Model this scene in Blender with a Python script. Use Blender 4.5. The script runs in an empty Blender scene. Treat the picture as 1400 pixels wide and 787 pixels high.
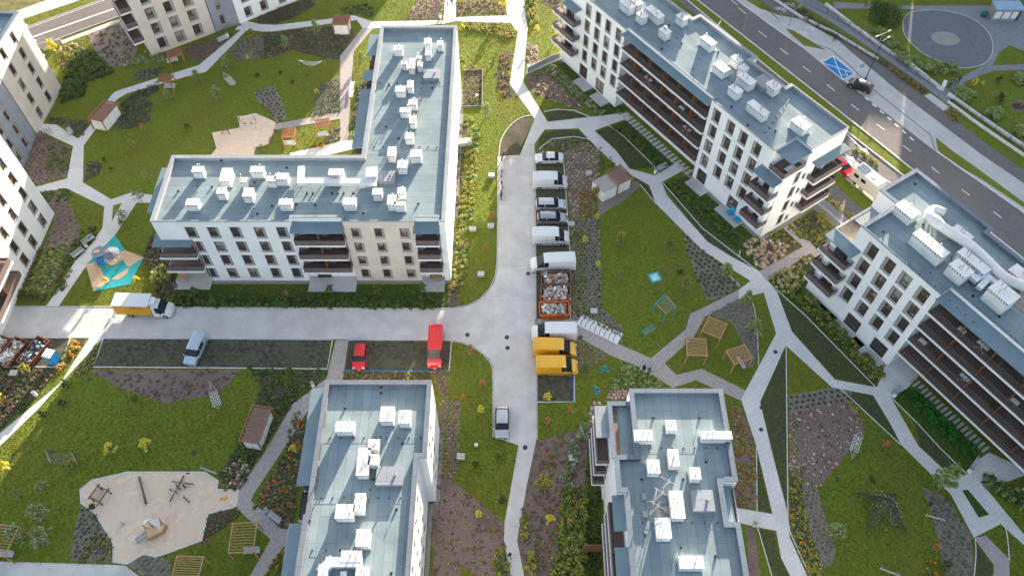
import bpy, bmesh, math, random
import numpy as np
from mathutils import Vector, Matrix
random.seed(7)
RNG = np.random.default_rng(11)
C = bpy.context.scene.collection
PI = math.pi
R = math.radians

# ------------------------------------------------------------------ surveying helpers
FOC = 1120.0; CAMH = 96.0; TILT = math.atan(794.5 / FOC)
_c, _s = math.cos(TILT), math.sin(TILT)
def W(px, py, z=0.0):
    """point of the place seen at photo pixel (1400 wide) and standing z metres above ground"""
    u = px - 700.0; v = 393.5 - py; d = FOC * _c - v * _s; h = CAMH - z
    return (h * u / d, h * (v * _c + FOC * _s) / d)
def WW(px, py, z=0.0):
    x, y = W(px, py, z); return Vector((x, y, z))
def zz(ox, oy, k, pts):
    return [(ox + a / k, oy + b / k) for a, b in pts]
def PP(s):
    """'x,y x,y ...' photo pixels -> list of tuples"""
    return [tuple(float(v) for v in q.split(',')) for q in s.split()]
def GP(s, z=0.0):
    return [W(x, y, z) for x, y in PP(s)]

# ------------------------------------------------------------------ materials
def newmat(name):
    m = bpy.data.materials.new(name); m.use_nodes = True
    nt = m.node_tree; b = nt.nodes['Principled BSDF']; return m, nt, b
def N(nt, t, **kw):
    n = nt.nodes.new(t)
    for k, v in kw.items(): setattr(n, k, v)
    return n
def lerp_mat(name, c1, c2, scale=1.0, rough=0.8, detail=6, c3=None, scale3=0.06, spec=0.3, metal=0.0, bump=0.0, bscale=8, contrast=(0.35, 0.65)):
    """base colour blended between c1 and c2 by world-space noise, and towards c3 by a broad noise"""
    m, nt, b = newmat(name)
    geo = N(nt, 'ShaderNodeNewGeometry')
    n = N(nt, 'ShaderNodeTexNoise'); n.inputs['Scale'].default_value = scale; n.inputs['Detail'].default_value = detail
    nt.links.new(geo.outputs['Position'], n.inputs['Vector'])
    mr = N(nt, 'ShaderNodeMapRange'); mr.inputs[1].default_value = contrast[0]; mr.inputs[2].default_value = contrast[1]
    nt.links.new(n.outputs['Fac'], mr.inputs[0])
    mx = N(nt, 'ShaderNodeMix', data_type='RGBA'); mx.inputs[6].default_value = (*c1, 1); mx.inputs[7].default_value = (*c2, 1)
    nt.links.new(mr.outputs[0], mx.inputs[0]); out = mx.outputs[2]
    if c3:
        n3 = N(nt, 'ShaderNodeTexNoise'); n3.inputs['Scale'].default_value = scale3; n3.inputs['Detail'].default_value = 4
        nt.links.new(geo.outputs['Position'], n3.inputs['Vector'])
        m3 = N(nt, 'ShaderNodeMapRange'); m3.inputs[1].default_value = 0.45; m3.inputs[2].default_value = 0.65
        nt.links.new(n3.outputs['Fac'], m3.inputs[0])
        mx3 = N(nt, 'ShaderNodeMix', data_type='RGBA'); mx3.inputs[7].default_value = (*c3, 1)
        nt.links.new(out, mx3.inputs[6]); nt.links.new(m3.outputs[0], mx3.inputs[0]); out = mx3.outputs[2]
    nt.links.new(out, b.inputs['Base Color'])
    b.inputs['Roughness'].default_value = rough; b.inputs['Metallic'].default_value = metal
    b.inputs['Specular IOR Level'].default_value = spec
    if bump:
        nb = N(nt, 'ShaderNodeTexNoise'); nb.inputs['Scale'].default_value = bscale; nb.inputs['Detail'].default_value = 5
        nt.links.new(geo.outputs['Position'], nb.inputs['Vector'])
        bp = N(nt, 'ShaderNodeBump'); bp.inputs['Strength'].default_value = bump; bp.inputs['Distance'].default_value = 0.05
        nt.links.new(nb.outputs['Fac'], bp.inputs['Height']); nt.links.new(bp.outputs[0], b.inputs['Normal'])
    return m
def flat(name, c, rough=0.6, metal=0.0, spec=0.4, var=0.12):
    c2 = tuple(min(1, v * (1 + var)) for v in c); c1 = tuple(v * (1 - var) for v in c)
    return lerp_mat(name, c1, c2, 1.7, rough, 5, spec=spec, metal=metal)
def attr_mat(name, rough=0.75, trans=0.0):
    m, nt, b = newmat(name)
    a = N(nt, 'ShaderNodeAttribute', attribute_name='col')
    nt.links.new(a.outputs['Color'], b.inputs['Base Color']); b.inputs['Roughness'].default_value = rough
    b.inputs['Specular IOR Level'].default_value = 0.15
    if trans:
        t = N(nt, 'ShaderNodeBsdfTranslucent'); nt.links.new(a.outputs['Color'], t.inputs['Color'])
        ms = N(nt, 'ShaderNodeMixShader'); ms.inputs[0].default_value = trans
        o = nt.nodes['Material Output']
        nt.links.new(b.outputs[0], ms.inputs[1]); nt.links.new(t.outputs[0], ms.inputs[2]); nt.links.new(ms.outputs[0], o.inputs['Surface'])
    return m
def line_mat(name, base, base2, line, pitch, width, angle, rough=0.7, cross=0, vertical=False, spec=0.3, stain=0.5):
    """sheet material with thin seams every `pitch` m, turned by `angle` (deg); optional staggered cross seams"""
    m, nt, b = newmat(name)
    geo = N(nt, 'ShaderNodeNewGeometry')
    mp = N(nt, 'ShaderNodeMapping'); mp.inputs['Rotation'].default_value = (0, 0, -R(angle))
    nt.links.new(geo.outputs['Position'], mp.inputs['Vector'])
    br = N(nt, 'ShaderNodeTexBrick'); br.offset = 0.37; br.inputs['Scale'].default_value = 1.0
    br.inputs['Mortar Size'].default_value = width; br.inputs['Mortar Smooth'].default_value = 0.1
    br.inputs['Brick Width'].default_value = cross if cross else 400.0; br.inputs['Row Height'].default_value = pitch
    br.inputs['Color1'].default_value = (*base, 1); br.inputs['Color2'].default_value = (*base2, 1); br.inputs['Mortar'].default_value = (*line, 1)
    nt.links.new(mp.outputs[0], br.inputs['Vector'])
    n = N(nt, 'ShaderNodeTexNoise'); n.inputs['Scale'].default_value = 0.35; n.inputs['Detail'].default_value = 7; n.inputs['Roughness'].default_value = 0.65
    nt.links.new(geo.outputs['Position'], n.inputs['Vector'])
    mr = N(nt, 'ShaderNodeMapRange'); mr.inputs[1].default_value = 0.3; mr.inputs[2].default_value = 0.7
    mr.inputs[3].default_value = 1 - 0.3 * stain; mr.inputs[4].default_value = 1 + 0.25 * stain
    nt.links.new(n.outputs['Fac'], mr.inputs[0])
    mx = N(nt, 'ShaderNodeVectorMath', operation='SCALE')
    nt.links.new(br.outputs['Color'], mx.inputs[0]); nt.links.new(mr.outputs[0], mx.inputs['Scale'])
    nt.links.new(mx.outputs[0], b.inputs['Base Color']); b.inputs['Roughness'].default_value = rough
    b.inputs['Specular IOR Level'].default_value = spec
    return m
def glass_mat(name, c=(0.03, 0.035, 0.04), warm=False):
    m, nt, b = newmat(name)
    oi = N(nt, 'ShaderNodeObjectInfo'); geo = N(nt, 'ShaderNodeNewGeometry')
    n = N(nt, 'ShaderNodeTexNoise'); n.inputs['Scale'].default_value = 1.1; n.inputs['Detail'].default_value = 2
    nt.links.new(geo.outputs['Position'], n.inputs['Vector'])
    ad = N(nt, 'ShaderNodeMath', operation='ADD'); nt.links.new(n.outputs['Fac'], ad.inputs[0])
    ml = N(nt, 'ShaderNodeMath', operation='MULTIPLY'); ml.inputs[1].default_value = 0.6
    nt.links.new(oi.outputs['Random'], ml.inputs[0]); nt.links.new(ml.outputs[0], ad.inputs[1])
    cr = N(nt, 'ShaderNodeValToRGB'); e = cr.color_ramp.elements
    e[0].position = 0.3; e[0].color = (*c, 1); e[1].position = 0.75; e[1].color = (c[0] * 2.2, c[1] * 2, c[2] * 1.8, 1)
    e2 = cr.color_ramp.elements.new(0.93); e2.color = (0.16, 0.10, 0.07, 1) if warm else (0.12, 0.14, 0.15, 1)  # per-window noise tints: reflections painted into the glass colour
    e3 = cr.color_ramp.elements.new(1.0); e3.color = (0.32, 0.30, 0.28, 1)
    nt.links.new(ad.outputs[0], cr.inputs[0]); nt.links.new(cr.outputs[0], b.inputs['Base Color'])
    b.inputs['Roughness'].default_value = 0.08; b.inputs['Specular IOR Level'].default_value = 0.6
    return m

M = {}
M['render'] = lerp_mat('white_render', (.82, .825, .835), (.88, .88, .885), .5, .85, c3=(.78, .79, .81), scale3=.2)
M['beige'] = lerp_mat('beige_render', (.60, .535, .475), (.67, .605, .54), .6, .85)
M['greyrender'] = lerp_mat('grey_render', (.25, .28, .33), (.30, .33, .38), .6, .85)
M['panel'] = flat('grey_panel', (.30, .30, .29), .7, var=.06)
M['slab'] = flat('white_slab', (.78, .78, .79), .7, var=.05)
M['capping'] = line_mat('parapet_capping', (.15, .185, .235), (.17, .205, .255), (.07, .09, .12), 1.9, .02, 0, .75, cross=1.9, spec=.15, stain=.4)
M['capping_pale'] = line_mat('pale_capping', (.27, .30, .33), (.30, .33, .36), (.13, .15, .18), 2.1, .02, 0, .75, cross=2.1, spec=.15, stain=.4)
M['capping_mid'] = line_mat('mid_capping', (.16, .18, .215), (.18, .20, .235), (.08, .095, .12), 1.9, .02, 0, .75, cross=1.9, spec=.15, stain=.4)
M['canopy'] = lerp_mat('blue_grey_sheet_canopy', (.155, .22, .255), (.185, .25, .285), .8, .5)
def roof_mat(n, ang): return line_mat(n, (.215, .275, .300), (.25, .312, .335), (.09, .135, .165), 1.0, .016, ang, .9, cross=7.5, stain=.6, spec=.08)
M['deck'] = line_mat('dark_wood_deck', (.19, .135, .125), (.22, .16, .145), (.08, .06, .058), .14, .015, 90, .7)
M['screen'] = flat('dark_brown_railing_screen', (.14, .112, .108), .5)
M['wood'] = flat('brown_wood_panel', (.25, .115, .06), .5)
M['frame'] = flat('brown_window_frame', (.10, .045, .03), .5)
M['frame_dark'] = flat('anthracite_frame', (.05, .05, .055), .5)
M['glass'] = glass_mat('window_glass', warm=True)
M['carglass'] = flat('car_glass', (.018, .024, .028), .22, spec=.3)
M['white_metal'] = lerp_mat('white_sheet_metal', (.66, .66, .66), (.76, .76, .755), .9, .7)
M['sheet'] = flat('galvanised_duct', (.62, .66, .72), .35, .35)
M['dark'] = flat('dark_rubber', (.02, .02, .022), .7)
M['steel'] = flat('galvanised_steel', (.42, .43, .44), .4, .6)
M['gravel'] = lerp_mat('gravel_strip', (.16, .15, .14), (.36, .34, .32), 9, .95)
# grounds
M['lawn'] = lerp_mat('mown_lawn', (.125, .165, .018), (.155, .195, .022), 1.3, .95, 8, c3=(.155, .162, .024), scale3=.10, bump=.5, bscale=10)
M['lawn_deep'] = lerp_mat('shaded_lush_lawn', (.032, .07, .014), (.05, .095, .018), 1.2, .95, 8, c3=(.06, .09, .02), scale3=.12, bump=.5, bscale=10)  # deeper green tone of the lusher lawns
M['soil'] = lerp_mat('dark_garden_soil', (.07, .056, .042), (.14, .115, .09), 2.4, .95, 9, c3=(.055, .06, .03), scale3=.25, bump=.6, bscale=6)
M['mulch'] = lerp_mat('bark_mulch', (.13, .093, .082), (.30, .225, .20), 7, .95, 9, c3=(.17, .125, .11), scale3=.2, bump=.8, bscale=12)
M['greymulch'] = lerp_mat('grey_stone_mulch', (.155, .128, .108), (.30, .255, .222), 8, .95, 9, bump=.8, bscale=12)
M['parkdirt'] = lerp_mat('dark_reinforced_soil', (.045, .045, .032), (.12, .11, .082), 1.6, .95, 9, c3=(.095, .10, .06), scale3=.35, bump=.7, bscale=5)
M['scrub'] = lerp_mat('sparse_grass_on_soil', (.045, .06, .024), (.095, .09, .05), 2.2, .95, 9, c3=(.06, .08, .025), scale3=.3, bump=.7, bscale=6)
M['sand'] = lerp_mat('play_sand', (.64, .50, .375), (.76, .61, .47), 1.4, .95, 9, c3=(.70, .55, .42), scale3=.3, bump=1.0, bscale=2.2)
M['field'] = lerp_mat('dry_field', (.12, .12, .04), (.20, .18, .07), .8, .95, 9, bump=.5, bscale=3)
M['asphalt'] = lerp_mat('asphalt', (.135, .125, .125), (.168, .155, .155), 1.2, .85, 9, c3=(.18, .165, .16), scale3=.08)
M['asphalt_path'] = lerp_mat('asphalt_bike_path', (.135, .127, .127), (.17, .16, .16), 1.2, .85, 9)
M['pink'] = lerp_mat('paved_pinkish_walk', (.34, .305, .295), (.42, .38, .365), 2.0, .85, 9)
M['park_path'] = lerp_mat('grey_park_paving', (.20, .205, .225), (.25, .255, .28), 1.5, .85, 9)
M['plaza_round'] = lerp_mat('round_plaza_paving', (.135, .14, .16), (.18, .185, .205), 1.0, .85, 9, c3=(.16, .165, .19), scale3=.12)
M['plaza_mid'] = lerp_mat('pale_round_paving', (.27, .26, .255), (.32, .31, .30), 1.0, .85, 9)
def concrete(name, base, k=1.0, ang=0.0, pitch=1.5, cross=3.0, stain=.5):
    return line_mat(name, tuple(v * k for v in base), tuple(min(.8, v * k * 1.06) for v in base), tuple(v * k * .80 for v in base), pitch, .018, ang, .85, cross=cross, stain=stain)
M['roadconc'] = concrete('road_concrete_paving', (.545, .53, .515), 1, 0, 6, 7, .6)
M['pathconc'] = concrete('path_concrete_paving', (.62, .61, .60), 1, 30, .6, .6, .35)
M['pave'] = concrete('pavement_slabs', (.47, .465, .46), 1, -56, 1.0, 1.0, .45)
M['kerb'] = flat('concrete_kerb', (.48, .48, .47), .85, var=.1)
M['kerbwhite'] = flat('pale_edging', (.66, .66, .66), .8, var=.08)
M['mark'] = flat('white_road_paint', (.78, .78, .76), .7, var=.08)
M['bluepaint'] = lerp_mat('blue_bay_paint', (.015, .17, .42), (.02, .22, .50), 2, .7)
M['teal'] = lerp_mat('teal_rubber_surface', (.03, .37, .40), (.045, .43, .46), 3, .85)
M['tan'] = lerp_mat('tan_rubber_surface', (.62, .42, .27), (.68, .47, .31), 3, .85)
M['leaf'] = attr_mat('leaves', .7, .25)
M['cover'] = attr_mat('ground_cover_leaves', .8, .15)
M['bark'] = flat('bark', (.12, .085, .06), .9, var=.3)
M['timber'] = flat('weathered_timber', (.30, .25, .20), .8, var=.2)
M['logs'] = flat('robinia_logs', (.17, .11, .08), .8, var=.25)
M['tealmetal'] = flat('teal_painted_steel', (.02, .36, .40), .4)
M['bench'] = flat('grey_bench_slats', (.52, .53, .55), .6)
M['whiteplastic'] = flat('white_plastic', (.80, .80, .80), .5, var=.03)

# ------------------------------------------------------------------ mesh builder
class MB:
    def __init__(s): s.v = []; s.f = []; s.mi = []; s.mats = []; s.cur = 0
    def m(s, mat):
        if mat not in s.mats: s.mats.append(mat)
        s.cur = s.mats.index(mat); return s
    def add(s, vs, fs):
        o = len(s.v); s.v += [tuple(v) for v in vs]
        s.f += [tuple(o + i for i in f) for f in fs]; s.mi += [s.cur] * len(fs); return s
    def quad(s, a, b, c, d): return s.add([a, b, c, d], [(0, 1, 2, 3)])
    def box(s, x0, x1, y0, y1, z0, z1, T=None):
        vs = [Vector((x, y, z)) for z in (z0, z1) for x, y in ((x0, y0), (x1, y0), (x1, y1), (x0, y1))]
        if T: vs = [T @ v for v in vs]
        return s.add(vs, [(0, 3, 2, 1), (4, 5, 6, 7), (0, 1, 5, 4), (1, 2, 6, 5), (2, 3, 7, 6), (3, 0, 4, 7)])
    def cbox(s, c, d, T=None):
        return s.box(c[0] - d[0] / 2, c[0] + d[0] / 2, c[1] - d[1] / 2, c[1] + d[1] / 2, c[2] - d[2] / 2, c[2] + d[2] / 2, T)
    def bar(s, a, b, w, h=None, up=(0, 0, 1)):
        a = Vector(a); b = Vector(b); h = h or w; d = (b - a).normalized(); up = Vector(up)
        if abs(d.dot(up)) > .99: up = Vector((1, 0, 0))
        x = d.cross(up).normalized() * w / 2; y = x.cross(d).normalized() * h / 2
        vs = [p + q for p in (a, b) for q in (-x - y, x - y, x + y, -x + y)]
        return s.add(vs, [(0, 3, 2, 1), (4, 5, 6, 7), (0, 1, 5, 4), (1, 2, 6, 5), (2, 3, 7, 6), (3, 0, 4, 7)])
    def tube(s, pts, rad, n=8, cap=True):
        if not hasattr(rad, '__len__'): rad = [rad] * len(pts)
        pts = [Vector(p) for p in pts]; rings = []
        for i, p in enumerate(pts):
            d = (pts[min(i + 1, len(pts) - 1)] - pts[max(i - 1, 0)]).normalized()
            up = Vector((0, 0, 1)) if abs(d.z) < .95 else Vector((1, 0, 0))
            x = d.cross(up).normalized(); y = x.cross(d)
            rings.append([p + (x * math.cos(2 * PI * k / n) + y * math.sin(2 * PI * k / n)) * rad[i] for k in range(n)])
        vs = [v for r in rings for v in r]; fs = []
        for i in range(len(rings) - 1):
            for k in range(n):
                fs.append((i * n + k, (i + 1) * n + k, (i + 1) * n + (k + 1) % n, i * n + (k + 1) % n))
        if cap: fs += [tuple(range(n)), tuple(range((len(rings) - 1) * n, len(rings) * n))[::-1]]
        return s.add(vs, fs)
    def cyl(s, c, r, z0, z1, n=16, r2=None):
        return s.tube([(c[0], c[1], z0), (c[0], c[1], z1)], [r, r if r2 is None else r2], n)
    def prism(s, poly, z0, z1, bottom=True):
        n = len(poly)
        if area(poly) < 0: poly = poly[::-1]
        vs = [(x, y, z0) for x, y in poly] + [(x, y, z1) for x, y in poly]
        fs = [tuple(range(n, 2 * n))] + [(i, (i + 1) % n, n + (i + 1) % n, n + i) for i in range(n)]
        if bottom: fs.append(tuple(range(n))[::-1])
        return s.add(vs, fs)
    def build(s, name, mat=None, parent=None, smooth=False, loc=None, tri=False):
        me = bpy.data.meshes.new(name); me.from_pydata(s.v, [], s.f)
        mats = s.mats or [mat]
        for m in mats: me.materials.append(m)
        if len(mats) > 1: me.polygons.foreach_set('material_index', s.mi)
        if smooth: me.polygons.foreach_set('use_smooth', [True] * len(me.polygons))
        if tri or any(len(f) > 5 for f in s.f):
            bm = bmesh.new(); bm.from_mesh(me)
            bmesh.ops.triangulate(bm, faces=[f for f in bm.faces if len(f.verts) > 4]); bm.to_mesh(me); bm.free()
        o = bpy.data.objects.new(name, me); C.objects.link(o)
        if parent: o.parent = parent
        if loc: o.location = loc
        return o
def area(p): return sum(p[i][0] * p[(i + 1) % len(p)][1] - p[(i + 1) % len(p)][0] * p[i][1] for i in range(len(p))) / 2
def inside(poly, x, y):
    r = np.zeros(x.shape, bool); n = len(poly); j = n - 1
    for i in range(n):
        xi, yi = poly[i]; xj, yj = poly[j]
        cnd = ((yi > y) != (yj > y)) & (x < (xj - xi) * (y - yi) / (yj - yi + 1e-12) + xi); r ^= cnd; j = i
    return r
def tag(o, label=None, cat=None, group=None, kind=None):
    if label: o['label'] = label
    if cat: o['category'] = cat
    if group: o['group'] = group
    if kind: o['kind'] = kind
    return o
def empty(name, loc=(0, 0, 0), rz=0.0):
    o = bpy.data.objects.new(name, None); C.objects.link(o); o.location = loc; o.rotation_euler = (0, 0, rz); o.empty_display_size = .3
    return o
def kids(o): return [c for c in ALLKIDS.get(o.name, [])]
def copy_tree(o, parent=None, rec=None):
    c = o.copy(); C.objects.link(c)
    if parent: c.parent = parent
    for ch in list(o.children): copy_tree(ch, c)
    return c
def Tm(x, y, z=0, rz=0.0): return Matrix.Translation((x, y, z)) @ Matrix.Rotation(rz, 4, 'Z')

# ------------------------------------------------------------------ ground sheets
LAY = .004
NONLAWN = []; ALLSHEETS = []
def sheet(name, poly, mat, layer, kind='structure', px=True):
    p = [W(*q) for q in (PP(poly) if isinstance(poly, str) else poly)] if px else poly
    if not mat.name.startswith(('mown', 'shaded_lush')): NONLAWN.append((p, mat.name))
    if area(p) < 0: p = p[::-1]
    zoff = (len(ALLSHEETS) % 7) * .0005; ALLSHEETS.append(1)
    b = MB(); b.add([(x, y, layer * LAY + zoff) for x, y in p], [tuple(range(len(p)))])
    o = b.build(name, mat, tri=True)
    tag(o, kind=kind); return o
def spline(pts, n=6):
    out = []; P = [pts[0]] + list(pts) + [pts[-1]]
    for i in range(1, len(P) - 2):
        p0, p1, p2, p3 = [np.array(q, float) for q in P[i - 1:i + 3]]
        for k in range(n):
            t = k / n
            out.append(tuple(.5 * ((2 * p1) + (-p0 + p2) * t + (2 * p0 - 5 * p1 + 4 * p2 - p3) * t * t + (-p0 + 3 * p1 - 3 * p2 + p3) * t ** 3)))
    out.append(tuple(pts[-1])); return out
def strip(pts, w):
    """outline polygon of a band of width w along world polyline pts"""
    L = []; Rr = []
    for i, p in enumerate(pts):
        a = Vector(pts[max(i - 1, 0)]); b = Vector(pts[min(i + 1, len(pts) - 1)]); d = (b - a).normalized(); n = Vector((-d.y, d.x)) * w / 2
        L.append((p[0] + n.x, p[1] + n.y)); Rr.append((p[0] - n.x, p[1] - n.y))
    return L + Rr[::-1]
def kerb(pts, w=.14, z0=0.0, z1=.10, mat=None, name='kerb', px=True, smooth=0):
    p = PP(pts) if isinstance(pts, str) else pts
    if smooth: p = spline(p, smooth)
    if px: p = [W(*q) for q in p]
    b = MB(); n = []
    for i, q in enumerate(p):
        a = Vector(p[max(i - 1, 0)]); c = Vector(p[min(i + 1, len(p) - 1)]); d = (c - a).normalized(); n.append(Vector((-d.y, d.x)) * w / 2)
    for i in range(len(p) - 1):
        q = [(p[i][0] + n[i].x, p[i][1] + n[i].y), (p[i][0] - n[i].x, p[i][1] - n[i].y), (p[i + 1][0] - n[i + 1].x, p[i + 1][1] - n[i + 1].y), (p[i + 1][0] + n[i + 1].x, p[i + 1][1] + n[i + 1].y)]
        b.prism(q, z0, z1, False)
    return tag(b.build(name, mat or M['kerb']), kind='structure')

# ------------------------------------------------------------------ foliage
def leaf_mesh(name, cen, rad, hgt, nleaf, size, pal, mat, parent=None, shade=.45, flatten=.6, link=True):
    """cloud of small leaf faces: clumps at cen (n,3) with radius rad and height hgt; colours from palette pal"""
    cen = np.asarray(cen, float); n = len(cen)
    rad = np.broadcast_to(np.asarray(rad, float), (n,)); hgt = np.broadcast_to(np.asarray(hgt, float), (n,))
    k = int(nleaf * (1.5 if n > 60 else 2.2)); ci = np.repeat(np.arange(n), k); m = n * k
    d = RNG.normal(size=(m, 3)); d /= np.linalg.norm(d, axis=1)[:, None]; d[:, 2] = np.abs(d[:, 2])
    r = RNG.random(m) ** .45
    off = d * r[:, None]; off[:, 0] *= rad[ci]; off[:, 1] *= rad[ci]; off[:, 2] *= hgt[ci]
    p = cen[ci] + off
    nor = d * .8 + RNG.normal(size=(m, 3)) * .45; nor[:, 2] += flatten + .5; nor /= np.linalg.norm(nor, axis=1)[:, None]
    t = np.cross(nor, RNG.normal(size=(m, 3))); t /= np.linalg.norm(t, axis=1)[:, None]; bt = np.cross(nor, t)
    s = size * (1.15 if len(cen) > 60 else 1.0) * (.6 + .8 * RNG.random(m)); a = t * s[:, None]; b_ = bt * (s * .7)[:, None]
    vs = np.stack([p - a, p - b_ , p + a, p + b_], 1).reshape(-1, 3)
    me = bpy.data.meshes.new(name); me.vertices.add(4 * m); me.vertices.foreach_set('co', vs.ravel())
    me.loops.add(4 * m); me.loops.foreach_set('vertex_index', np.arange(4 * m, dtype=np.int32))
    me.polygons.add(m); me.polygons.foreach_set('loop_start', np.arange(0, 4 * m, 4, dtype=np.int32))
    me.polygons.foreach_set('loop_total', np.full(m, 4, np.int32))
    pal = np.asarray(pal, float); pc = RNG.integers(0, len(pal), n)
    col = pal[np.where(RNG.random(m) < .7, pc[ci], RNG.integers(0, len(pal), m))]
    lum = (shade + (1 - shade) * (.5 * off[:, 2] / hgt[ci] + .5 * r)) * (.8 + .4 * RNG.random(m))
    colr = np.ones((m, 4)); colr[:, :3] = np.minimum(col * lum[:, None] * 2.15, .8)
    at = me.attributes.new('col', 'FLOAT_COLOR', 'FACE'); at.data.foreach_set('color', colr.ravel())
    me.materials.append(mat); me.update(calc_edges=True)
    if not link: return me
    o = bpy.data.objects.new(name, me); C.objects.link(o)
    if parent: o.parent = parent
    return o
G_DARK = [(.045, .068, .020), (.055, .082, .022), (.038, .052, .020)]
G_MID = [(.07, .105, .025), (.09, .12, .03), (.055, .085, .022)]
G_LIGHT = [(.15, .20, .07), (.12, .17, .05), (.19, .22, .09)]
G_GREY = [(.12, .13, .08), (.15, .155, .10), (.085, .10, .055)]
G_YEL = [(.26, .22, .05), (.20, .19, .05), (.11, .14, .04), (.08, .11, .035)]
T_YEL = [(.55, .42, .04), (.48, .38, .05), (.34, .30, .05)]
G_OLIVE = [(.17, .17, .03), (.12, .13, .03), (.22, .20, .05)]
G_RED = [(.14, .07, .05), (.11, .07, .05), (.10, .09, .045), (.13, .10, .08)]
G_RUST = [(.20, .10, .045), (.16, .09, .045), (.12, .10, .04)]
T_RUST = [(.38, .14, .05), (.30, .13, .05), (.18, .12, .05)]
G_ORANGE = [(.50, .17, .015), (.10, .12, .03), (.40, .12, .015), (.08, .10, .03)]
G_CREAM = [(.40, .33, .20), (.30, .24, .14), (.16, .14, .08)]
G_PINK = [(.42, .26, .20), (.34, .22, .18), (.50, .38, .30)]
G_SILVER = [(.22, .245, .15), (.16, .19, .10), (.11, .14, .06)]
EXCL = [GP('786,428 850,462 845,476 780,441')]
def cover(poly, soil, pal, rad=.28, hgt=.3, dens=3.0, nleaf=9, size=.09, grid=None, ang=0.0, layer=2, name='planting', edge=.1, prob=1.0, mix=None, px=True, zb=0.0):
    """a planted bed: soil sheet (structure) and one mass of low plants nobody could count (stuff)"""
    p = [W(*q) for q in (PP(poly) if isinstance(poly, str) else poly)] if px else poly
    if soil: sheet('bed_soil', p, M[soil], layer, px=False)
    if pal is None: return
    xs = [q[0] for q in p]; ys = [q[1] for q in p]; x0, x1, y0, y1 = min(xs), max(xs), min(ys), max(ys)
    if grid:
        gx = np.arange(-90, 90, grid[0]); gy = np.arange(-90, 90, grid[1]); X, Y = np.meshgrid(gx, gy); X = X + (np.arange(X.shape[0]) % 2)[:, None] * grid[0] / 2
        a = R(ang); cx, cy = (x0 + x1) / 2, (y0 + y1) / 2
        jx = RNG.normal(size=X.shape) * grid[0] * .09; jy = RNG.normal(size=X.shape) * grid[1] * .09; X = X + jx; Y = Y + jy
        x = cx + X * math.cos(a) - Y * math.sin(a); y = cy + X * math.sin(a) + Y * math.cos(a); x = x.ravel(); y = y.ravel()
    else:
        n = int((x1 - x0) * (y1 - y0) * dens); x = RNG.uniform(x0, x1, n); y = RNG.uniform(y0, y1, n)
    keep = inside(p, x, y) & (RNG.random(x.shape) < prob); x = x[keep]; y = y[keep]
    for q in EXCL:
        k_ = ~inside(q, x, y); x = x[k_]; y = y[k_]
    if not len(x): return
    cen = np.stack([x, y, np.full(len(x), .01 + zb)], 1); rr = rad * (.7 + .6 * RNG.random(len(x))); hh = hgt * (.7 + .6 * RNG.random(len(x)))
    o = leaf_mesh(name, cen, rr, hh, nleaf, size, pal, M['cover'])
    return tag(o, kind='stuff')

_treecache = {}
def tree_mesh(kind, var):
    key = (kind, var)
    if key in _treecache: return _treecache[key]
    rs = random.Random(hash(kind) % 1000 + var * 17 if False else sum(map(ord, kind)) + var * 17)
    pal, cr, ch, base, nc, nl, ls, thk = dict(
        young=(G_MID, .75, 1.5, 1.2, 16, 26, .10, .05), yellow=(T_YEL, .8, 1.5, 1.1, 18, 26, .10, .05),
        pale=(G_LIGHT, 1.0, 1.9, 1.3, 26, 30, .10, .06), rust=(T_RUST, .6, 1.3, 1.0, 13, 20, .09, .04),
        olive=(G_OLIVE, .9, 1.6, 1.0, 22, 26, .10, .05), bare=(G_RED, .6, 1.4, 1.0, 9, 10, .07, .05),
        airy=(G_SILVER, 1.25, 1.6, 1.2, 20, 16, .10, .05), dark=(G_DARK, .7, 1.2, .5, 16, 26, .10, .05), round=(G_MID, 1.9, 2.2, .5, 60, 34, .13, .09))[kind]
    # trunk and limbs
    b = MB(); top = base + ch; lean = (rs.uniform(-.1, .1), rs.uniform(-.1, .1))
    b.tube([(0, 0, 0), (lean[0] * .5, lean[1] * .5, base), (lean[0], lean[1], top * .85)], [thk, thk * .7, thk * .25], 6)
    cen = []; rr = []
    nc = int(nc * 1.8)
    for i in range(nc):
        a = rs.uniform(0, 2 * PI); t = (i + .5) / nc; r = cr * (1.05 - .65 * t) * rs.uniform(.35, 1.0); zc = base + ch * t * .95 + rs.uniform(-.1, .1)
        e = (lean[0] * t + r * math.cos(a), lean[1] * t + r * math.sin(a), zc); cen.append(e); rr.append(cr * rs.uniform(.10, .30))
        zs = max(base * .8, zc - r * .9); b.tube([(lean[0] * .6, lean[1] * .6, zs), ((e[0]) * .55, (e[1]) * .55, (zs + zc) / 2 + .05), e], [thk * .35, thk * .22, .008], 4)
    tr = bpy.data.meshes.new('trunk'); tr.from_pydata(b.v, [], b.f); tr.materials.append(M['bark'])
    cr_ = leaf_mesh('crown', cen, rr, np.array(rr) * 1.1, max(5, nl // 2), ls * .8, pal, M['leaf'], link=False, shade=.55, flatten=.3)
    _treecache[key] = (tr, cr_); return _treecache[key]
_tn = [0]
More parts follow.
